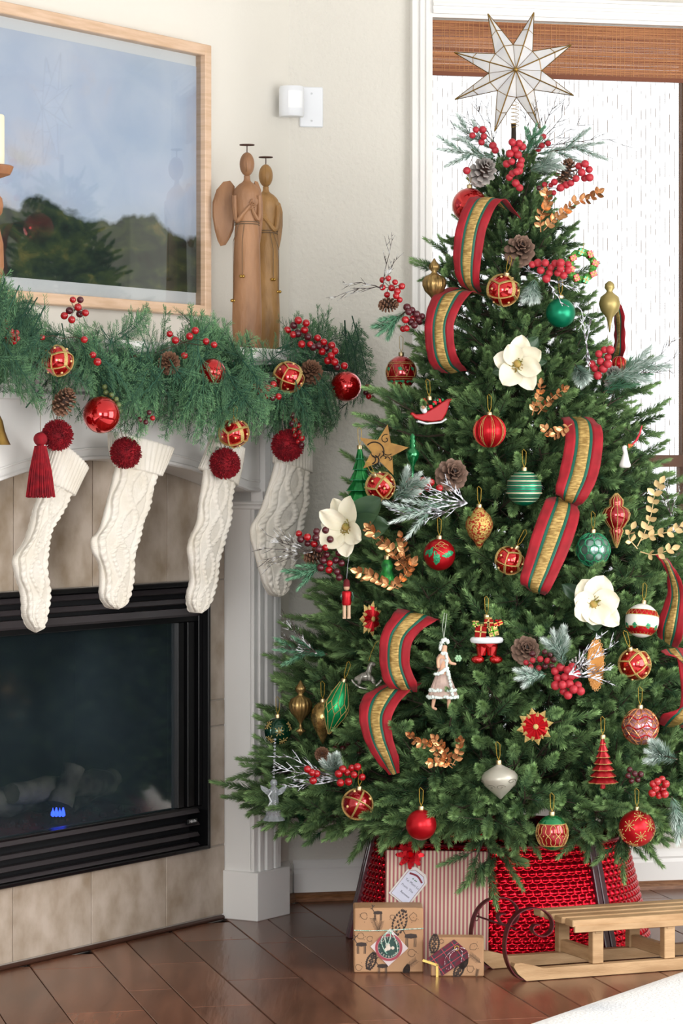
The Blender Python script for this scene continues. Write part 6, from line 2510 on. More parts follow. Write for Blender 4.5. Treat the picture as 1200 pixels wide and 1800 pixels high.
def angel(cxp, base_y, k, o, mat, label, wings, arm_sign):
    y = FY(cxp, o)
    s = y / FPX * k
    z0 = MZ + 21 * s
    c = Vector(((cxp - CX) / FPX * y, y, z0))
    t = thing('angel_statue', c, label, 'statue')
    fx_ = Vector((1, 0, 0))
    # body: oval sections, height in px above the base
    H = (base_y - 250) / 345
    EX = 21
    prof = [(25, -EX), (25, 0), (26, 25), (25.5, 60), (24, 110), (23, 160), (21.5, 190), (20.5, 203), (22, 215), (24, 238), (24.5, 252), (22, 262), (15, 270), (8, 275), (5.5, 280), (5.5, 286)]
    g = G()
    nseg = 28
    pts = []
    K = cr([(a, b, 0) for a, b in prof], 4)
    for q in K:
        for j in range(nseg):
            a = 2 * PI * j / nseg
            pts.append(Vector((q.x * s * math.cos(a), q.x * s * .72 * math.sin(a), q.y * s)))
    g.grid(pts, len(K), nseg, closed=True)
    g.f.append(tuple(range(nseg))[::-1]); g.f.append(tuple((len(K) - 1) * nseg + j for j in range(nseg)))
    build(g, 'body', mat, t, smooth='all', local=True)
    g = G(); g.ball((0, -.002, 306 * s), 21 * s, 20, 14, sq=(.62, .66, 1))
    g.tube([(0, -.018, 320 * s), (0, -.0225, 306 * s), (0, -.02, 292 * s)], [.001, .0026, .0012], 6)
    build(g, 'head', mat, t, smooth='all', local=True)
    # halo
    g = G()
    g.tube([(0, 0, 325 * s), (0, 0, 338 * s)], .0014, 6)
    g.tube([Vector((12.5 * s * math.cos(a), 9.5 * s * math.sin(a), 340 * s)) for a in [2 * PI * j / 28 for j in range(28)]], .0016, 6, closed=True)
    build(g, 'halo', M('rusty_iron', '4a3228', .6, metal=.5), t, smooth=True, local=True)
    # arm and hands holding a heart
    for (sg, pts_, rr) in ((-1, [(-22, 250), (-21, 222), (-17, 206), (-6, 218), (6, 232)], 5.2), (1, [(21, 250), (22, 225), (20, 208), (13, 218), (9, 230)], 4.6)):
        g = G()
        pp = cr([Vector((a * s * arm_sign, -(.5 * (24.5 ** 2 - min(24, abs(a)) ** 2) ** .5 * 1.15 + 3) * s, b * s)) for a, b in pts_], 5)
        g.tube(pp, [rr * s * (1 - .35 * i / len(pp)) for i in range(len(pp))], 8)
        build(g, 'arm', mat, t, smooth=True, local=True)
    g = G()
    for q in range(4):
        g.tube([Vector(((3 + q * .8) * s * arm_sign, -.024, (224 + q * 3.2) * s)), Vector(((10 + q * .5) * s * arm_sign, -.0275, (228 + q * 3.2) * s)), Vector(((14 + q * .3) * s * arm_sign, -.026, (226 + q * 3) * s))], 1.5 * s, 6)
    g.tube([Vector((5 * s * arm_sign, -.026, 236 * s)), Vector((9 * s * arm_sign, -.029, 241 * s)), Vector((11 * s * arm_sign, -.028, 243 * s))], 1.7 * s, 6)
    build(g, 'hand', mat, t, smooth=True, local=True)
    heart = []
    for j in range(28):
        a = 2 * PI * j / 28
        heart.append((16 * math.sin(a) ** 3 * .72, (13 * math.cos(a) - 5 * math.cos(2 * a) - 2 * math.cos(3 * a) - math.cos(4 * a)) * .78))
    g = G(); g.prism([((a + 9 * arm_sign) * s, (b + 236) * s) for a, b in heart], lambda x, y_, d: Vector((x, d, y_)), -.0225, -.008)
    o_ = build(g, 'heart', mat, t, local=True)
    md = o_.modifiers.new('bevel', 'BEVEL'); md.width = .002; md.segments = 2
    # rope belt with hanging cords and bells
    g = G()
    m_rope = M('waxed_cord', '6e5a44', .8)
    for dz in (203, 199):
        g.tube([Vector((21.4 * s * math.cos(a), 21.4 * s * .74 * math.sin(a), (dz - 1.5 * math.sin(a)) * s)) for a in [2 * PI * j / 30 for j in range(30)]], .0014, 5, closed=True)
    ends = ((-8, 112), (-24, 70)) if arm_sign > 0 else ((14, 118), (24, 96))
    for (a, zz) in ends:
        yy = -(math.sqrt(max(0, 25 ** 2 - a * a)) * .72 + 2.5) * s
        g.tube([Vector((a * .55 * s, -18 * s, 202 * s)), Vector((a * s, yy, 170 * s)), Vector((a * s, yy, zz * s))], .001, 5)
    build(g, 'cord', m_rope, t, smooth=True, local=True)
    for (a, zz) in ends:
        yy = -(math.sqrt(max(0, 25 ** 2 - a * a)) * .72 + 2.5) * s
        g = G()
        for q in (-2.2, 2.2):
            g.ball((a * s + q * s, yy, (zz - 4) * s), 3 * s, 10, 7)
        build(g, 'bell', m_gold, t, smooth=True, local=True)
    # wings
    for (pts_, dd) in wings:
        n = len(pts_)
        cc = (sum(p[0] for p in pts_) / n, sum(p[1] for p in pts_) / n)
        g = G()
        vs = []
        for d0, sc_ in ((dd - .006, .86), (dd - .001, 1), (dd + .006, 1)):
            vs += [Vector(((cc[0] + (a - cc[0]) * sc_) * s, d0, (cc[1] + (b - cc[1]) * sc_) * s)) for a, b in pts_]
        fs = [tuple(range(n)), tuple(3 * n - 1 - i for i in range(n))]
        for L_ in (0, 1):
            fs += [(L_ * n + i, (L_ + 1) * n + i, (L_ + 1) * n + (i + 1) % n, L_ * n + (i + 1) % n) for i in range(n)]
        g.add(vs, fs)
        build(g, 'wing', mat, t, smooth=True, local=True)
    return t


wl = [(-22, 268), (-30, 278), (-42, 276), (-54, 262), (-61, 240), (-61, 215), (-57, 190), (-52, 172), (-47, 163), (-38, 165), (-30, 178), (-24, 192), (-21, 215)]
wr = [(20, 262), (27, 255), (31, 240), (31, 215), (28, 190), (24, 172), (21, 168), (19, 200)]
angel(434, 595, 1.0, .15, m_carve, 'taller front wooden angel statue with left wing spread, holding a heart', [(wl, .012), ([(-x * .45, z) for x, z in wl], .016)], 1)
angel(467, 585, .955, .07, m_carve2, 'rear wooden angel statue, partly hidden behind the taller one', [(wr, .012), ([(-x, z) for x, z in wr], .014)], -1)

# framed landscape picture
PO = .05
pt0 = FT(372, PO); pz1, pz0 = FZ(372, 80, PO), FZ(372, 556, PO)
pt1 = pt0 + 1.25
m_frame = M('pale_maple_frame', 'dabba0', .45, col2='cba98a', nscale=10, nstretch=(1, 1, 10))
pic = thing('framed_picture', F((pt0 + pt1) / 2, .03, pz0), 'large framed landscape painting in a pale wood frame behind the garland', 'picture')
fwp = pt0 + .002 + (FT(362, PO) - FT(372, PO))
fw_ = fwp - pt0
g = G(); fbox(g, pt0, pt1, .004, .012, pz0 + .005, pz1 - .005)
build(g, 'backing', m_frame, pic)
for nm, a0, a1, z0, z1 in (('r', pt0, pt0 + fw_, pz0, pz1), ('l', pt1 - fw_, pt1, pz0, pz1), ('t', pt0 + fw_, pt1 - fw_, pz1 - .03, pz1), ('b', pt0 + fw_, pt1 - fw_, pz0, pz0 + .028)):
    g = G(); fbox(g, a0, a1, .006, PO, z0, z1, .002)
    build(g, 'frame_rail', m_frame, pic)
at0 = FT(347, .02); az1, az0 = FZ(345, 117, .02), FZ(336, 514, .02)
at1 = pt1 - (at0 - pt0)
g = G(); fbox(g, pt0 + fw_ - .002, pt1 - fw_ + .002, .012, .018, pz0 + .02, pz1 - .02)
build(g, 'mat_board', M('white_mat_board', 'e9e8ea', .8), pic)


def painting():
    m = bpy.data.materials.new('landscape_painting')
    m.use_nodes = True
    nt = m.node_tree
    L = nt.links.new
    b = nt.nodes['Principled BSDF']; b.inputs['Roughness'].default_value = .7
    tc = nt.nodes.new('ShaderNodeTexCoord')
    sp = nt.nodes.new('ShaderNodeSeparateXYZ'); L(tc.outputs['Generated'], sp.inputs[0])

    def noise(sc, det, dist=0, stretch=(1, 1, 1)):
        mp = nt.nodes.new('ShaderNodeMapping'); mp.inputs['Scale'].default_value = stretch
        L(tc.outputs['Generated'], mp.inputs[0])
        n = nt.nodes.new('ShaderNodeTexNoise'); n.inputs['Scale'].default_value = sc; n.inputs['Detail'].default_value = det
        n.inputs['Distortion'].default_value = dist
        L(mp.outputs[0], n.inputs['Vector']); return n.outputs['Fac']

    def ramp(fac, stops):
        r = nt.nodes.new('ShaderNodeValToRGB')
        while len(r.color_ramp.elements) < len(stops):
            r.color_ramp.elements.new(.5)
        for e, (p, c) in zip(r.color_ramp.elements, stops):
            e.position = p; e.color = lin(c)
        L(fac, r.inputs[0]); return r.outputs[0]

    def mix(f, a, c):
        x = nt.nodes.new('ShaderNodeMix'); x.data_type = 'RGBA'
        L(f, x.inputs[0]); L(a, x.inputs[6]); L(c, x.inputs[7]); return x.outputs[2]

    def math_(op, a, b_):
        x = nt.nodes.new('ShaderNodeMath'); x.operation = op
        for i, v in enumerate((a, b_)):
            if isinstance(v, (int, float)):
                x.inputs[i].default_value = v
            else:
                L(v, x.inputs[i])
        return x.outputs[0]
    sky = ramp(noise(2.2, 6, .8), [(.3, 'bcc8dc'), (.45, 'cad1e2'), (.55, 'd2d4e4'), (.62, 'e2d3d3'), (.7, 'e8cfb2')])  # paled sky colours also hold the haze of the window's reflection
    sky2 = ramp(noise(5, 8, .6), [(.35, 'b9c7de'), (.6, 'ccd5e5'), (.75, 'e0e3ec')])
    s_ = nt.nodes.new('ShaderNodeMix'); s_.data_type = 'RGBA'; s_.inputs[0].default_value = .5
    L(sky, s_.inputs[6]); L(sky2, s_.inputs[7])
    land = ramp(noise(9, 9, .5, (1, 1, 1.6)), [(.3, '141f1c'), (.45, '22352a'), (.6, '3f4d2e'), (.75, '7a6f3c')])
    edge = math_('ADD', sp.outputs['Z'], math_('MULTIPLY', math_('SUBTRACT', noise(3.4, 9, .3), .5), .42))
    f = ramp(edge, [(.27, '000000'), (.30, 'ffffff')])
    L(mix(f, land, s_.outputs[2]), b.inputs['Base Color'])
    return m


g = G(); fbox(g, at0, at1, .018, .0195, az0, az1)
build(g, 'painting', painting(), pic)
g = G(); g.add([F(pt0 + fw_, .034, pz0 + .028), F(pt1 - fw_, .034, pz0 + .028), F(pt1 - fw_, .034, pz1 - .03), F(pt0 + fw_, .034, pz1 - .03)], [(3, 2, 1, 0)])
build(g, 'glass', glass_mat('picture_glass', 1.85, 'f6fafa'), pic)

# candlestick and candle at the left edge
co = .2
cy_ = FY(-14, co)
s = cy_ / FPX
c = Vector(((-14 - CX) / FPX * cy_, cy_, MZ + 18 * s))
t = thing('candlestick', c, 'turned wooden candlestick at the left end of the mantel', 'candlestick')
g = G()
g.lathe([(a * s, (600 - b) * s) for a, b in ((34, 618), (34, 590), (20, 580), (12, 560), (15, 530), (21, 500), (20, 460), (13, 430), (11, 415), (18, 405), (20, 392), (18, 380), (11, 372), (9, 355), (13, 345), (32, 338), (36, 330), (38, 324), (34, 322), (4, 323))], 28)
build(g, 'spindle', M('turned_oak', 'a9754f', .5, col2='8b5a38', nscale=14), t, smooth=True, local=True)
zc_ = MZ + (618 - 322) * s
t2 = thing('candle', Vector((c.x, c.y, zc_)), 'ivory pillar candle standing on the wooden candlestick', 'candle')
g = G(); g.lathe([(21 * s, 0), (22 * s, 4 * s), (22 * s, 86 * s), (20 * s, 89 * s), (8 * s, 86 * s)], 24)
build(g, 'wax', M('ivory_wax', 'e6e0c6', .5, sub=.3), t2, smooth=True, local=True)
g = G(); g.tube([(0, 0, 86 * s), (0, 0, 95 * s)], .001, 5)
build(g, 'wick', m_dark, t2, local=True)

# brass bell at the left edge
bo = .3
by = FY(-8, bo)
c = P(-8, 760, by); s = by / FPX
t = thing('bell', c, 'brass hand bell hanging at the far left below the garland', 'bell')
g = G(); g.lathe([(27 * s, -22 * s), (26 * s, -20 * s), (23 * s, -14 * s), (17 * s, 2 * s), (13 * s, 20 * s), (8 * s, 30 * s), (2 * s, 33 * s)], 28)
build(g, 'dome', M('aged_brass', '9c7d42', .3, metal=.9, col2='7a5f30', nscale=30), t, smooth=True, local=True)
g = G(); g.ball((0, 0, -20 * s), 6 * s, 10, 8); g.tube([(0, 0, -18 * s), (0, 0, 8 * s)], .001, 5)
build(g, 'clapper', m_gold, t, smooth=True, local=True)
g = G(); g.tube([(0, 0, 32 * s), (0, -.002, 120 * s)], .0012, 5)
build(g, 'cord', M('twine', '8a7f72', .9), t, local=True)

# motion sensor in the corner and blank plate on the wall
sa, sb = WS(526)[0], WS(567)[0]
g = G(); wbox(g, sa, sb, 0, .007, WZ(545, 224), WZ(545, 153), .003)
m_plast = M('white_plastic', 'e6e9ee', .3)
pl = build(g, 'wall_plate', m_plast)
tag(pl, 'white blank wall plate with two screws beside the corner', 'wall plate')
for yy in (165, 213):
    g = G(); g.lathe([(.003, 0), (.003, .0012), (.001, .0016)], 10, c=WP((sa + sb) / 2, .007, WZ(545, yy)), R=frame3(W, UP, NW))
    build(g, 'screw', M('screw_metal', 'b5b7ba', .4, metal=.6), pl)
y0s = 8.36
t = thing('motion_sensor', P(512, 205, y0s), 'white motion sensor mounted in the corner beside the wall plate', 'sensor')
s = y0s / FPX
g = G()
pts = []
for i, (zz, q) in enumerate(((0, .92), (3, 1), (48, 1), (53, .94))):
    for j in range(13):
        a = PI * j / 12
        pts.append(Vector((-22 * s * q * math.cos(a), -.03 * math.sin(a) * q, zz * s)))
    for j in range(5):
        pts.append(Vector(((22 - 11 * j) * s * q, .02, zz * s)))
g.grid(pts, 4, 18, closed=True)
g.f.append(tuple(range(18))); g.f.append(tuple(54 + k for k in range(18))[::-1])
build(g, 'housing', m_plast, t, smooth=True, local=True)
g = G()
pts = []
for zz in (14, 44):
    for j in range(9):
        a = PI * (.42 + .42 * j / 8)
        pts.append(Vector((-22 * s * math.cos(a), -.0312 * math.sin(a), zz * s)))
g.grid(pts, 2, 9)
build(g, 'lens', M('milky_lens', 'f6f8fb', .15), t, smooth=True, local=True)
g = G(); g.box((-4 * s, .045, 28 * s), (.02, .06, .03))
build(g, 'bracket', m_plast, t, local=True)

# ================================================================== under the tree
# tree collar
CC = Vector((.4175, 7.87, 0))
RB, RT, CH = .40, .335, .272
m_foil = M('woven_red_foil', 'c00d22', .18, metal=.85)
m_burg = M('burgundy_frame', '3d1420', .35, coat=.3)
t = thing('tree_collar', CC, 'round red woven metallic collar around the base of the tree', 'tree collar')
az = [math.radians(a) for a in (-90 + 42, -90 - 78, 162 - 90)]


def cpt(a, h, off=0.):
    r = RB + (RT - RB) * h + off
    return Vector((CC.x + r * math.cos(a), CC.y + r * math.sin(a), h * CH))


for k in range(3):
    a0, a1 = az[k], az[(k + 1) % 3]
    # panels run from one divider to the next, anticlockwise
    if a1 < a0:
        a1 += 2 * PI
    if k == 0:
        a0, a1 = az[0], az[2]
    elif k == 1:
        a0, a1 = az[1], az[0]
    else:
        a0, a1 = az[2], az[1] + 2 * PI
    nu, nv = 330, 96
    A = np.linspace(a0 + .02, a1 - .02, nu)
    Hh = np.linspace(.02, .98, nv)
    aa, hh = np.meshgrid(A, Hh, indexing='ij')
    cu = (aa - a0) * .37 / .0235
    cvv = hh * CH / .0165
    row = np.floor(cvv)
    fu = (cu + .5 * (row % 2)) % 1 - .5
    fv = cvv % 1 - .5
    bumpz = np.cos(fu * PI) ** .8 * (np.cos(fv * PI) ** .6) * (1 - .8 * fv)
    off = .0055 * np.clip(bumpz, 0, 2)
    rr = RB + (RT - RB) * hh + off
    bulge = .0
    vs = np.stack([CC.x + rr * np.cos(aa), CC.y + rr * np.sin(aa), hh * CH], -1).reshape(-1, 3)
    g = G()
    g.grid([tuple(v) for v in vs], nu, nv)
    build(g, 'woven_panel', m_foil, t, smooth='all')
for a in az:
    for da in (-.028, .028):
        g = G()
        lo, hi = cpt(a + da, 0, .006), cpt(a + da, 1.0, .006)
        ax = (hi - lo)
        rad = Vector((math.cos(a), math.sin(a), 0))
        tg = Vector((-math.sin(a), math.cos(a), 0))
        g.box((lo + hi) / 2, (.018, .014, ax.length), frame3(tg, ax.normalized().cross(tg), ax.normalized()), .002)
        build(g, 'frame_post', m_burg, t)
for h in (.0, 1.0):
    g = G()
    g.tube([cpt(2 * PI * j / 72, h * .985 + .008, .001) for j in range(72)], .005, 6, closed=True)
    build(g, 'hoop', m_burg if h == 0 else M('burgundy_foil_hoop', '7c1226', .3, metal=.6), t, smooth=True)

# ---------------------------------------------------------------- gifts
m_kraft = M('kraft_paper', 'b78f6b', .6, col2='a97f5b', nscale=10, bump=.0012, bscale=9)
m_ink = M('black_print', '3a2e2a', .7)
m_ink2 = M('brown_print', '6d5440', .7)


def stripe_mat():
    m = M('striped_paper', 'cbb8a2', .6)
    nt = m.node_tree
    L = nt.links.new
    tc = nt.nodes.new('ShaderNodeTexCoord')
    sp = nt.nodes.new('ShaderNodeSeparateXYZ'); L(tc.outputs['Object'], sp.inputs[0])
    a = nt.nodes.new('ShaderNodeMath'); a.operation = 'MULTIPLY'; a.inputs[1].default_value = 2 * PI / .0098; L(sp.outputs['X'], a.inputs[0])
    s_ = nt.nodes.new('ShaderNodeMath'); s_.operation = 'SINE'; L(a.outputs[0], s_.inputs[0])
    r = nt.nodes.new('ShaderNodeMapRange'); r.inputs['From Min'].default_value = -.1; r.inputs['From Max'].default_value = .1; L(s_.outputs[0], r.inputs['Value'])
    mx = nt.nodes.new('ShaderNodeMix'); mx.data_type = 'RGBA'; mx.inputs[6].default_value = lin('a0585c'); mx.inputs[7].default_value = lin('c9b7a0')
    L(r.outputs[0], mx.inputs[0]); L(mx.outputs[2], nt.nodes['Principled BSDF'].inputs['Base Color'])
    return m


# tall striped present leaning on the collar
yb, yt = 7.395, 7.44
hgt = CAMZ - (1496 - HY) / FPX * yt
xl, xr = (676 - CX) / FPX * yb, (858 - CX) / FPX * yb
tl_ = math.atan2(yt - yb, hgt)
c = Vector(((xl + xr) / 2, yb, 0))
t = thing('striped_present', c, 'tall present in red and cream striped paper with a red bow, leaning on the collar', 'present', rot=(-tl_, .02, .03))
HT = hgt / math.cos(tl_)
g = G(); g.box((0, .022, HT / 2 + .001), (xr - xl, .044, HT), None, .002)
build(g, 'wrapped_box', stripe_mat(), t, local=True)
s = yb / FPX
bx, bz = (718 - 767) * s, (1705 - 1518) * s
g = G()
for ring, (nn, ln, ry) in enumerate(((8, 26, .007), (7, 21, .016), (6, 15, .025), (3, 8, .03))):
    for k in range(nn):
        a = 2 * PI * k / nn + ring * .4
        u = Vector((math.cos(a), 0, math.sin(a))); v = Vector((-math.sin(a), 0, math.cos(a)))
        L_ = ln * s
        pts = []
        w0 = 5.2 * s
        rows = [(0, 0, .8), (.5, -.008, 1.0), (.92, -.004, .55), (1.0, .0, .05), (.86, .003, .6), (.4, .003, .9), (0, .001, .7)]
        for (q, yy, ww) in rows:
            for e in (-1, 0, 1):
                pts.append(Vector((bx, -ry, bz)) + u * L_ * q + v * w0 * ww * e + Vector((0, yy, 0)))
        g.grid(pts, len(rows), 3)
build(g, 'bow', M('metallic_red_ribbon', 'bf0f1f', .22, metal=.6), t, local=True)
# gift tag
ta = math.radians(-38)
tcx, tcz = (718 - 767) * s, (1705 - 1572) * s
TR_ = Matrix.Rotation(math.radians(40), 3, 'Y')
tagR = Matrix.Rotation(math.radians(38), 3, 'Y')
tc_ = Vector((tcx, -.003, tcz))
g = G()
w2, h2 = .030, .047
out = [(-w2, -h2), (w2, -h2), (w2, h2 * .72), (w2 * .55, h2), (-w2 * .55, h2), (-w2, h2 * .72)]
g.prism(out, lambda x, y_, d: tc_ + tagR @ Vector((x, d, y_)), -.0006, .0006)
tg_ = build(g, 'gift_tag', M('silver_card', 'b3aaa6', .4, metal=.2), t, local=True)
g = G()
g.prism([(x * .82, y_ * .86 - .002) for x, y_ in out], lambda x, y_, d: tc_ + tagR @ Vector((x, d, y_)), -.0012, -.0007)
build(g, 'card_face', M('lilac_white_card', 'c9cadb', .6), tg_, local=True)
g = G()
g.tube([tc_ + tagR @ Vector((x * .84, -.0014, y_ * .88 - .002)) for x, y_ in out], .0004, 4, closed=True)
g.tube([tc_ + tagR @ Vector((.02 * q, -.0018, .027 + .004 * math.cos(q * 2.2))) for q in (-1, -.7, -.35, 0, .35, .7, 1)], .0024, 4, flat=.25, up=(0, 1, 0))
build(g, 'printed_banner', M('tag_red_print', '7c2434', .6), tg_, local=True)
RX = Matrix(((1, 0, 0), (0, 0, -1), (0, 1, 0)))     # text plane facing -Y
m_hand = M('pen_ink', '4d4d5c', .7)
for (txt, x, z, sz) in (('To: Mom Lu', 0.002, .008, .0085), ('From: The', -.001, -.008, .0085), ('Rennew', .004, -.024, .0085)):
    text('handwriting', txt, sz, tc_ + tagR @ Vector((x, -.0016, z)), tagR @ RX, m_hand, tg_, extrude=.0001, local=True)
g = G()
for q in (-.004, .002, .006):
    g.ball(tc_ + tagR @ Vector((q, -.0014, .019)), .0022, 6, 4, sq=(1, .2, .6))
build(g, 'holly_print', M('tag_green_print', '3f6b4c', .6), tg_, local=True)


def print_cone(g, c, ang, L, w):
    """Pinecone print: rows of small dark scales, flat on the paper."""
    R = Matrix.Rotation(ang, 3, 'Y')
    n = 9
    for i in range(n):
        u = i / (n - 1)
        ww = w * math.sin(PI * (.14 + .75 * u))
        k = 3 if i % 2 else 4
        for j in range(k):
            x = (j / (k - 1) - .5) * ww * 2
            p = Vector((x, 0, (u - .5) * L))
            q = [p + Vector((-.0032, 0, 0)), p + Vector((0, 0, -.0028)), p + Vector((.0032, 0, 0)), p + Vector((x * .12, 0, .0062))]
            g.add([c + R @ v for v in q], [(0, 1, 2, 3)])


def print_twig(g, c, ang, L):
    R = Matrix.Rotation(ang, 3, 'Y')
    def ln(a, b, w=.0011):
        a, b = Vector(a), Vector(b)
        d = (b - a).normalized(); sd = Vector((-d.z, 0, d.x)) * w
        g.add([c + R @ v for v in (a - sd, b - sd * .4, b + sd * .4, a + sd)], [(0, 1, 2, 3)])
    ln((0, 0, -L / 2), (0, 0, L / 2))
    for i in range(9):
        z = -L / 2 + L * (i + 1) / 10
        for sg in (-1, 1):
            ln((0, 0, z), (sg * L * .22, 0, z + L * .16), 0.0008)


def print_deer(g, c, k):
    def ln(pts, w=.0009):
        for a, b in zip(pts, pts[1:]):
            a, b = Vector((a[0], 0, a[1])) * k, Vector((b[0], 0, b[1])) * k
            d = (b - a).normalized(); sd = Vector((-d.z, 0, d.x)) * w
            g.add([c + v for v in (a - sd, b - sd, b + sd, a + sd)], [(0, 1, 2, 3)])
    for x in (-6, -4, 4, 6):
        ln([(x, 0), (x * 1.05, -6), (x, -12)])
    g.add([c + Vector((a * k, 0, b * k)) for a, b in ((-8, 0), (-7, 4), (0, 5), (7, 4), (8, 0), (0, -1.5))], [tuple(range(6))])
    ln([(-7, 4), (-10, 9), (-13, 9)])
    ln([(-10, 9), (-9, 13), (-11, 16)]); ln([(-9, 12), (-6, 15)])


def print_doodle(g, c, k, seed):
    rg = random.Random(seed)
    pts = [Vector((k * 6 * math.cos(a) * rg.uniform(.7, 1.1), 0, k * 6 * math.sin(a) * rg.uniform(.7, 1.1))) for a in [j * .75 for j in range(9)]]
    for a, b in zip(pts, pts[1:]):
        d = (b - a).normalized(); sd = Vector((-d.z, 0, d.x)) * .0007
        g.add([c + v for v in (a - sd, b - sd, b + sd, a + sd)], [(0, 1, 2, 3)])
    for q in range(3):
        x = rg.uniform(-8, 8) * k; z = rg.uniform(-9, 9) * k
        g.add([c + Vector((x + .0012 * math.cos(j * 1.57), 0, z + .0012 * math.sin(j * 1.57))) for j in range(4)], [(0, 1, 2, 3)])


def kraft(name, pxl, pxr, pyb, pyt, depth, label, rot, prints, ox=0):
    y = floor_y(pyb)
    s = y / FPX
    w = (pxr - pxl) * s
    h = (pyb - pyt) * s
    c = Vector((((pxl + pxr) / 2 - CX) * s, y, 0))
    t = thing(name, c, label, 'present', rot=rot)
    g = G(); g.box((0, depth / 2, h / 2 + .0005), (w, depth, h), None, .003)
    build(g, 'wrapped_box', m_kraft, t, local=True)
    a, b = G(), G()
    for (kind, px, py, an, L) in prints:
        p = Vector(((px - (pxl + pxr) / 2) * s, -.0006, (pyb - py) * s))
        if kind == 'cone':
            print_cone(a, p, an, L * s, L * s * .26)
        elif kind == 'twig':
            print_twig(b, p, an, L * s)
        elif kind == 'deer':
            print_deer(a, p, L * s)
        else:
            print_doodle(b, p, L * s, int(px))
    build(a, 'black_print', m_ink, t, local=True, kind='stuff')
    build(b, 'brown_print', m_ink2, t, local=True, kind='stuff')
    # folds at the top
    g = G()
    g.prism([(-w / 2 + .004, h), (w / 2 - .004, h), (w / 2 - .02, h + .0012), (-w / 2 + .02, h + .0012)], lambda x, y_, d: Vector((x, d, y_)), .004, depth - .004)
    build(g, 'paper_fold', m_kraft, t, local=True)
    return t, s, w, h


t, s, w, h = kraft('kraft_present', 622, 744, 1710, 1597, .1, 'larger kraft-paper present with a round green tag and striped string', (0, 0, .02),
                   [('cone', 702, 1622, .35, 42), ('cone', 652, 1690, .35, 28), ('twig', 660, 1625, -.4, 26), ('twig', 668, 1628, .3, 20), ('deer', 722, 1648, 0, 1.4), ('deer', 635, 1662, 0, 1.2), ('doodle', 634, 1645, 0, 1.2),
                    ('doodle', 726, 1612, 0, 1.3), ('doodle', 724, 1675, 0, 1.3), ('twig', 722, 1695, .9, 26), ('cone', 714, 1706, .3, 16), ('deer', 672, 1700, 0, 1.2), ('doodle', 640, 1610, 0, 1.2), ('deer', 664, 1606, 0, 1), ('doodle', 650, 1650, 0, .9), ('doodle', 630, 1700, 0, 1.), ('doodle', 690, 1612, 0, .8)])
cxp = 683
def kp(px, py, yy=-.002): return Vector(((px - cxp) * s, yy, (1710 - py) * s))
R45 = Matrix.Rotation(PI / 4, 3, 'Y')
g = G(); g.box(kp(684, 1665, -.0022), (47 * s, .0012, 47 * s), R45 @ Matrix.Rotation(.05, 3, 'Y'))
tg_ = build(g, 'gift_tag', M('white_card', 'd3c4c4', .6), t, local=True)
def disc(r0, r1, yy, n=36):
    g = G()
    c_ = kp(683, 1665, yy)
    vs = [c_ + Vector((r * s * math.cos(2 * PI * j / n), 0, r * s * math.sin(2 * PI * j / n))) for r in (r0, r1) for j in range(n)]
    g.add(vs, [(j, (j + 1) % n, n + (j + 1) % n, n + j) for j in range(n)])
    return g
build(disc(0.01, 19, -.0032), 'green_disc', M('tag_green', '2c4a44', .6), tg_, local=True)
build(disc(19.5, 24, -.0033), 'red_ring', M('tag_red', 'a04450', .6), tg_, local=True)
m_tl = M('tag_cream_print', 'd9cbbd', .6)
msg = 'NORTH POLE EXPRESS * '
for i, ch in enumerate(msg):
    if ch == ' ':
        continue
    a = math.radians(150) - i * 2 * PI / len(msg)
    R = Matrix.Rotation(-(a - PI / 2), 3, 'Y') @ RX
    text('tag_letter', ch, 5.2 * s, kp(683, 1665, -.0036) + Vector((16 * s * math.cos(a), 0, 16 * s * math.sin(a))), R, m_tl, tg_, extrude=.0001, local=True)
g = G()
for (x, z, r) in ((-2, 4, 4), (-1, -1, 4.5), (7, -1, 3), (-5, -4, 3)):
    g.ball(kp(683 + x, 1665 - z, -.0036), r * s, 8, 6, sq=(1, .12, 1))
build(g, 'tag_picture', m_tl, tg_, local=True)
m_tw = M('green_white_twine', '7fb5a0', .8, col2='d9ddd4', nscale=260, ramp=(.48, .52))
g = G()
g.tube([kp(622, 1635), kp(650, 1636), kp(684, 1635, -.003), kp(720, 1633), kp(744, 1632)], .0012, 5)
for (x0, x1, zz) in ((-14, -10, 1668), (10, 14, 1672)):
    g.tube(cr([kp(684, 1634, -.004), kp(684 + x0, 1650, -.006), kp(684 + x1, zz, -.006), kp(684 + x1 * .4, zz + 8, -.006)], 6), .0012, 5)
g.tube(cr([kp(684, 1634, -.004), kp(676, 1645, -.007), kp(680, 1660, -.007), kp(686, 1645, -.007), kp(684, 1634, -.005)], 6), .0012, 5)
build(g, 'twine', m_tw, t, smooth=True, local=True)

t, s, w, h = kraft('kraft_present', 757, 850, 1717, 1649, .05, 'smaller kraft-paper present with a plaid fabric tag', (0, 0, -.03),
                   [('cone', 763, 1660, .1, 30), ('cone', 806, 1706, .5, 26), ('doodle', 832, 1664, 0, 1.2), ('twig', 835, 1685, -.9, 24), ('doodle', 826, 1703, 0, 1.2), ('twig', 838, 1710, .2, 14), ('doodle', 776, 1655, 0, .7), ('cone', 815, 1694, .5, 18)])
cxp = 803.5
def kq(px, py, yy=-.002): return Vector(((px - cxp) * s, yy, (1717 - py) * s))


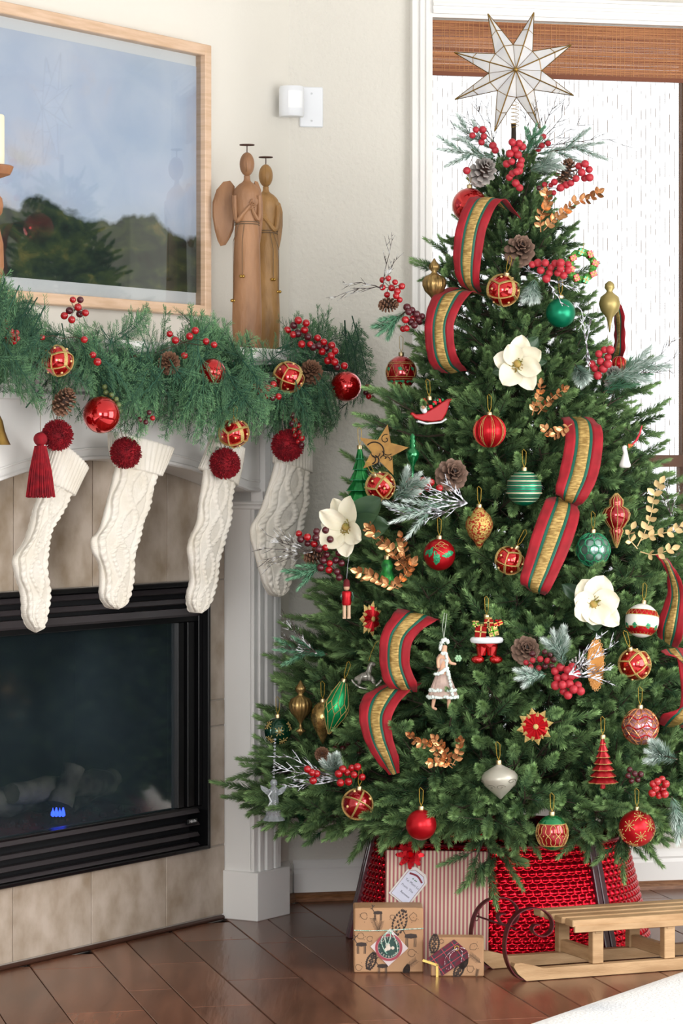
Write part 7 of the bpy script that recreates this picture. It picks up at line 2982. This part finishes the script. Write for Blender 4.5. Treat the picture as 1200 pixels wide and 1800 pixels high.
def plaid():
    m = M('plaid_fabric', '5a2830', .8)
    nt = m.node_tree
    L = nt.links.new
    tc = nt.nodes.new('ShaderNodeTexCoord')
    mp = nt.nodes.new('ShaderNodeMapping'); mp.inputs['Rotation'].default_value = (0, math.radians(35), 0)
    L(tc.outputs['Object'], mp.inputs[0])
    sp = nt.nodes.new('ShaderNodeSeparateXYZ'); L(mp.outputs[0], sp.inputs[0])
    def band(sock, per, lo):
        a = nt.nodes.new('ShaderNodeMath'); a.operation = 'MULTIPLY'; a.inputs[1].default_value = 2 * PI / per; L(sock, a.inputs[0])
        b = nt.nodes.new('ShaderNodeMath'); b.operation = 'SINE'; L(a.outputs[0], b.inputs[0])
        c_ = nt.nodes.new('ShaderNodeMath'); c_.operation = 'GREATER_THAN'; c_.inputs[1].default_value = lo; L(b.outputs[0], c_.inputs[0])
        return c_.outputs[0]
    def mix(f, a, b):
        x = nt.nodes.new('ShaderNodeMix'); x.data_type = 'RGBA'
        if isinstance(f, float): x.inputs[0].default_value = f
        else: L(f, x.inputs[0])
        for i, v in ((6, a), (7, b)):
            if isinstance(v, str): x.inputs[i].default_value = lin(v)
            else: L(v, x.inputs[i])
        return x.outputs[2]
    hx = mix(band(sp.outputs['X'], .03, .1), '6a2233', '3a3a40')
    hz = mix(band(sp.outputs['Z'], .03, .1), '6a2233', '3a3a40')
    base = mix(.5, hx, hz)
    l1 = mix(band(sp.outputs['X'], .03, .985), base, 'b03a48')
    l2 = mix(band(sp.outputs['Z'], .03, .985), l1, 'b03a48')
    L(l2, nt.nodes['Principled BSDF'].inputs['Base Color'])
    return m


g = G()
pl_ = [(798, 1651), (822, 1672), (822, 1684), (776, 1716), (768, 1695), (750, 1685)]
g.prism([((a - cxp) * s, (1717 - b) * s) for a, b in pl_][::-1], lambda x, y_, d: Vector((x, d, y_)), -.0035, -.0012)
tg_ = build(g, 'plaid_tag', plaid(), t, local=True)
g = G()
for (a, b) in (((744, 1688), (768, 1696)), ((768, 1696), (768, 1717))):
    A, B_ = kq(*a, -.005), kq(*b, -.005)
    d = (B_ - A).normalized()
    g.box((A + B_) / 2, (.006, .002, (B_ - A).length + .004), frame3(Vector((0, 1, 0)).cross(d), Vector((0, 1, 0)), d))
build(g, 'gold_edge', M('gold_foil', 'd8b866', .35, metal=.5), tg_, local=True)
g = G(); g.tube([kq(802.5, 1666, -.0045) + Vector((4 * s * math.cos(a), 0, 4 * s * math.sin(a))) for a in [2 * PI * j / 16 for j in range(16)]], .0014, 6, closed=True)
build(g, 'eyelet', m_gold, tg_, smooth=True, local=True)
g = G()
g.tube(cr([kq(803, 1666, -.006), kq(792, 1672, -.008), kq(782, 1685, -.007), kq(784, 1702, -.006), kq(792, 1700, -.006), kq(790, 1680, -.007), kq(803, 1667, -.006)], 6), .0009, 5)
g.tube(cr([kq(803, 1666, -.006), kq(815, 1666, -.007), kq(822, 1675, -.005), kq(824, 1684, -.004)], 6), .0009, 5)
g.tube(cr([kq(803, 1666, -.006), kq(812, 1672, -.007), kq(810, 1690, -.006)], 6), .0009, 5)
build(g, 'twine', M('burgundy_white_twine', '6b2a3c', .8, col2='d9ccd0', nscale=260, ramp=(.48, .52)), tg_, smooth=True, local=True)

# ---------------------------------------------------------------- wooden sled
SA = math.radians(22.5)
SL = Vector((math.cos(SA), math.sin(SA), 0))          # along the sled, away to the right
SB = Vector((-math.sin(SA), math.cos(SA), 0))         # across, towards the back runner
S0 = Vector(((925 - CX) / FPX * floor_y(1726), floor_y(1726), 0))
m_pine = M('aged_pine', 'c2a078', .6, col2='9d7a54', nscale=7, nstretch=(1, 1, 6), detail=7, bump=.0006, bscale=60, objrand=.08, ramp=(.35, .7))
m_strap = M('oxblood_iron', '541a20', .4, metal=.4)
SF = frame3(SL, SB, UP)
def S(u, v, z): return S0 + SL * u + SB * v + UP * z
t = thing('wooden_sled', S(.35, .09, 0), 'small wooden sled with curled iron runner tips, on the floor by the rug', 'sled')
SLN, SW = .74, .19
for v in (0, SW):
    g = G()
    # runner: flat board on edge whose nose rises
    prof = [(0.0, .0), (SLN, .0), (SLN, .028), (.045, .028), (.02, .036), (-.012, .044), (-.03, .044), (-.034, .036), (-.022, .018)]
    g.prism(prof, lambda x, y_, d, v=v: S(x, v + d, y_ + .002), 0, .024)
    build(g, 'runner', m_pine, t)
# deck board between the runners' fronts is open in the photo: two cross boards and posts
pu = [((1052 - CX), 0), ((1178 - CX), 0)]
def su(px, v):
    """distance along the sled of the pixel column on the plane at v"""
    b = S(0, v, 0)
    y = ray_plane(px, b, SB)
    return (Vector(((px - CX) / FPX * y, y, 0)) - b).dot(SL)
u1, u2 = su(1052, 0.0), su(1178, 0.0)
seat_z = .142
for uu in (u1, u2, u2 + (u2 - u1)):
    for v in (.004, SW - .004):
        g = G(); g.box(S(uu, v + .011, .03 + (seat_z - .018 - .03) / 2 + .001), (.030, .024, seat_z - .018 - .03), SF, .0015)
        build(g, 'post', m_pine, t)
    g = G(); g.box(S(uu, SW / 2 + .011, .048), (.02, SW - .022, .03), SF, .0015)
    build(g, 'lower_rail', m_pine, t)
    g = G(); g.box(S(uu, SW / 2 + .011, seat_z - .028), (.018, SW + .02, .02), SF, .0015)
    build(g, 'upper_rail', m_pine, t)
us = su(1007, -.012)
for k in range(4):
    v = -.012 + k * .0575
    g = G(); g.box(S(us + .235, v + .024, seat_z - .0085), (.47, .0415, .017), SF, .002)
    build(g, 'seat_slat', m_pine, t)
g = G(); g.box(S(us + .235, -.008, seat_z - .022), (.46, .008, .016), SF, .001)
build(g, 'side_rail', m_pine, t)
# iron scrolls
for v in (.012, SW + .012):
    b = S(0, v, 0)
    def sp_(px, py):
        # pixels read on the front scroll, moved to this runner's plane
        y = ray_plane(px, S(0, .012, 0), SB)
        p = Vector(((px - CX) / FPX * y, y, CAMZ - (py - HY) / FPX * y))
        return p + SB * (v - .012)
    path = [(925, 1724), (905, 1715), (892, 1695), (886, 1668), (889, 1640), (898, 1618), (914, 1602), (934, 1596), (952, 1599), (965, 1610), (970, 1624), (967, 1636), (958, 1644), (947, 1645), (938, 1640), (934, 1632), (938, 1626), (946, 1625)]
    pts = cr([sp_(*q) for q in path], 6)
    vs = []
    g = G()
    n = len(pts)
    for i in range(n):
        tg2 = (pts[min(i + 1, n - 1)] - pts[max(i - 1, 0)]).normalized()
        nn = tg2.cross(SB).normalized()
        for (a, b_) in ((-.010, -.0014), (.010, -.0014), (.010, .0014), (-.010, .0014)):
            vs.append(pts[i] + SB * a + nn * b_)
    g.grid(vs, n, 4, closed=True)
    g.f.append((0, 1, 2, 3)); g.f.append((4 * n - 1, 4 * n - 2, 4 * n - 3, 4 * n - 4))
    build(g, 'iron_scroll', m_strap, t, smooth=True)
g = G()
yq = ray_plane(903, S(0, .012, 0), SB)
pA = P(903, 1632, yq)
g.tube([pA - SB * .01, pA + SB * (SW + .02)], .0025, 8)
build(g, 'cross_rod', m_strap, t, smooth=True)
g = G()
for e in (pA + SB * (SW + .022),):
    g.tube([e + SL * .006 * math.cos(a) + UP * .012 * math.sin(a) for a in [2 * PI * j / 14 for j in range(14)]], .0014, 5, closed=True)
build(g, 'ring', m_strap, t, smooth=True)

# ---------------------------------------------------------------- rug
def fl(px, py): 
    y = floor_y(py)
    return Vector(((px - CX) / FPX * y, y, 0))
r0, r1 = fl(935, 1800), fl(1200, 1709)
dv = (r1 - r0).normalized()
pv = Vector((dv.y, -dv.x, 0))
A = r1 + dv * .9; B0 = r0 - dv * 2.2
m_rug = M('white_rug_pile', 'f2f1f0', .95, col2='cdd3dc', nscale=3.2, bump=.004, bscale=120, ramp=(.56, .7))
g = G()
nu, nv = 60, 36
pts = []
for i in range(nu):
    for j in range(nv):
        p = B0.lerp(A, i / (nu - 1)) + pv * (1.5 * j / (nv - 1))
        e = min(1, min(j, nv - 1 - j, i, nu - 1 - i) / 1.0)
        pts.append(p + UP * (.001 + .011 * e))
g.grid(pts, nu, nv)
rug = build(g, 'rug', m_rug, None, smooth='all')
tag(rug, 'white rug lying across the lower right corner of the floor', 'rug')
# extra greens: cable of the tree lights under the collar edge is not visible; nothing more

# ---------------------------------------------------------------- groups of like things
GR = {'ribbon': 'ribbon loops tucked into the tree', 'stocking': 'stockings hung from the mantel', 'statue': 'carved angel statues on the mantel', 'flower': 'cream magnolias in the tree',
      'leaf spray': 'metallic leaf sprays in the tree', 'twigs': 'twig picks in the tree', 'greenery': 'frosted and soft pine sprigs in the tree'}
for o in COL.objects:
    c_ = o.get('category')
    if not c_ or o.get('group'):
        continue
    g_ = ' garland' if 'garland' in o.get('label', '') or 'pom-pom' in o.get('label', '') or 'large red ball' in o.get('label', '') else ' tree'
    if c_ in GR:
        o['group'] = GR[c_]
    elif c_ == 'berries':
        o['group'] = 'berry sprays in the' + g_
    elif c_ == 'pinecone':
        o['group'] = 'pinecones in the' + g_
    elif c_ == 'ornament':
        o['group'] = ('balls hung in the' if o.name.startswith('bauble') else 'figure and glass ornaments hung in the') + g_
    elif c_ == 'present' and o.name.startswith('kraft'):
        o['group'] = 'kraft-paper presents under the tree'
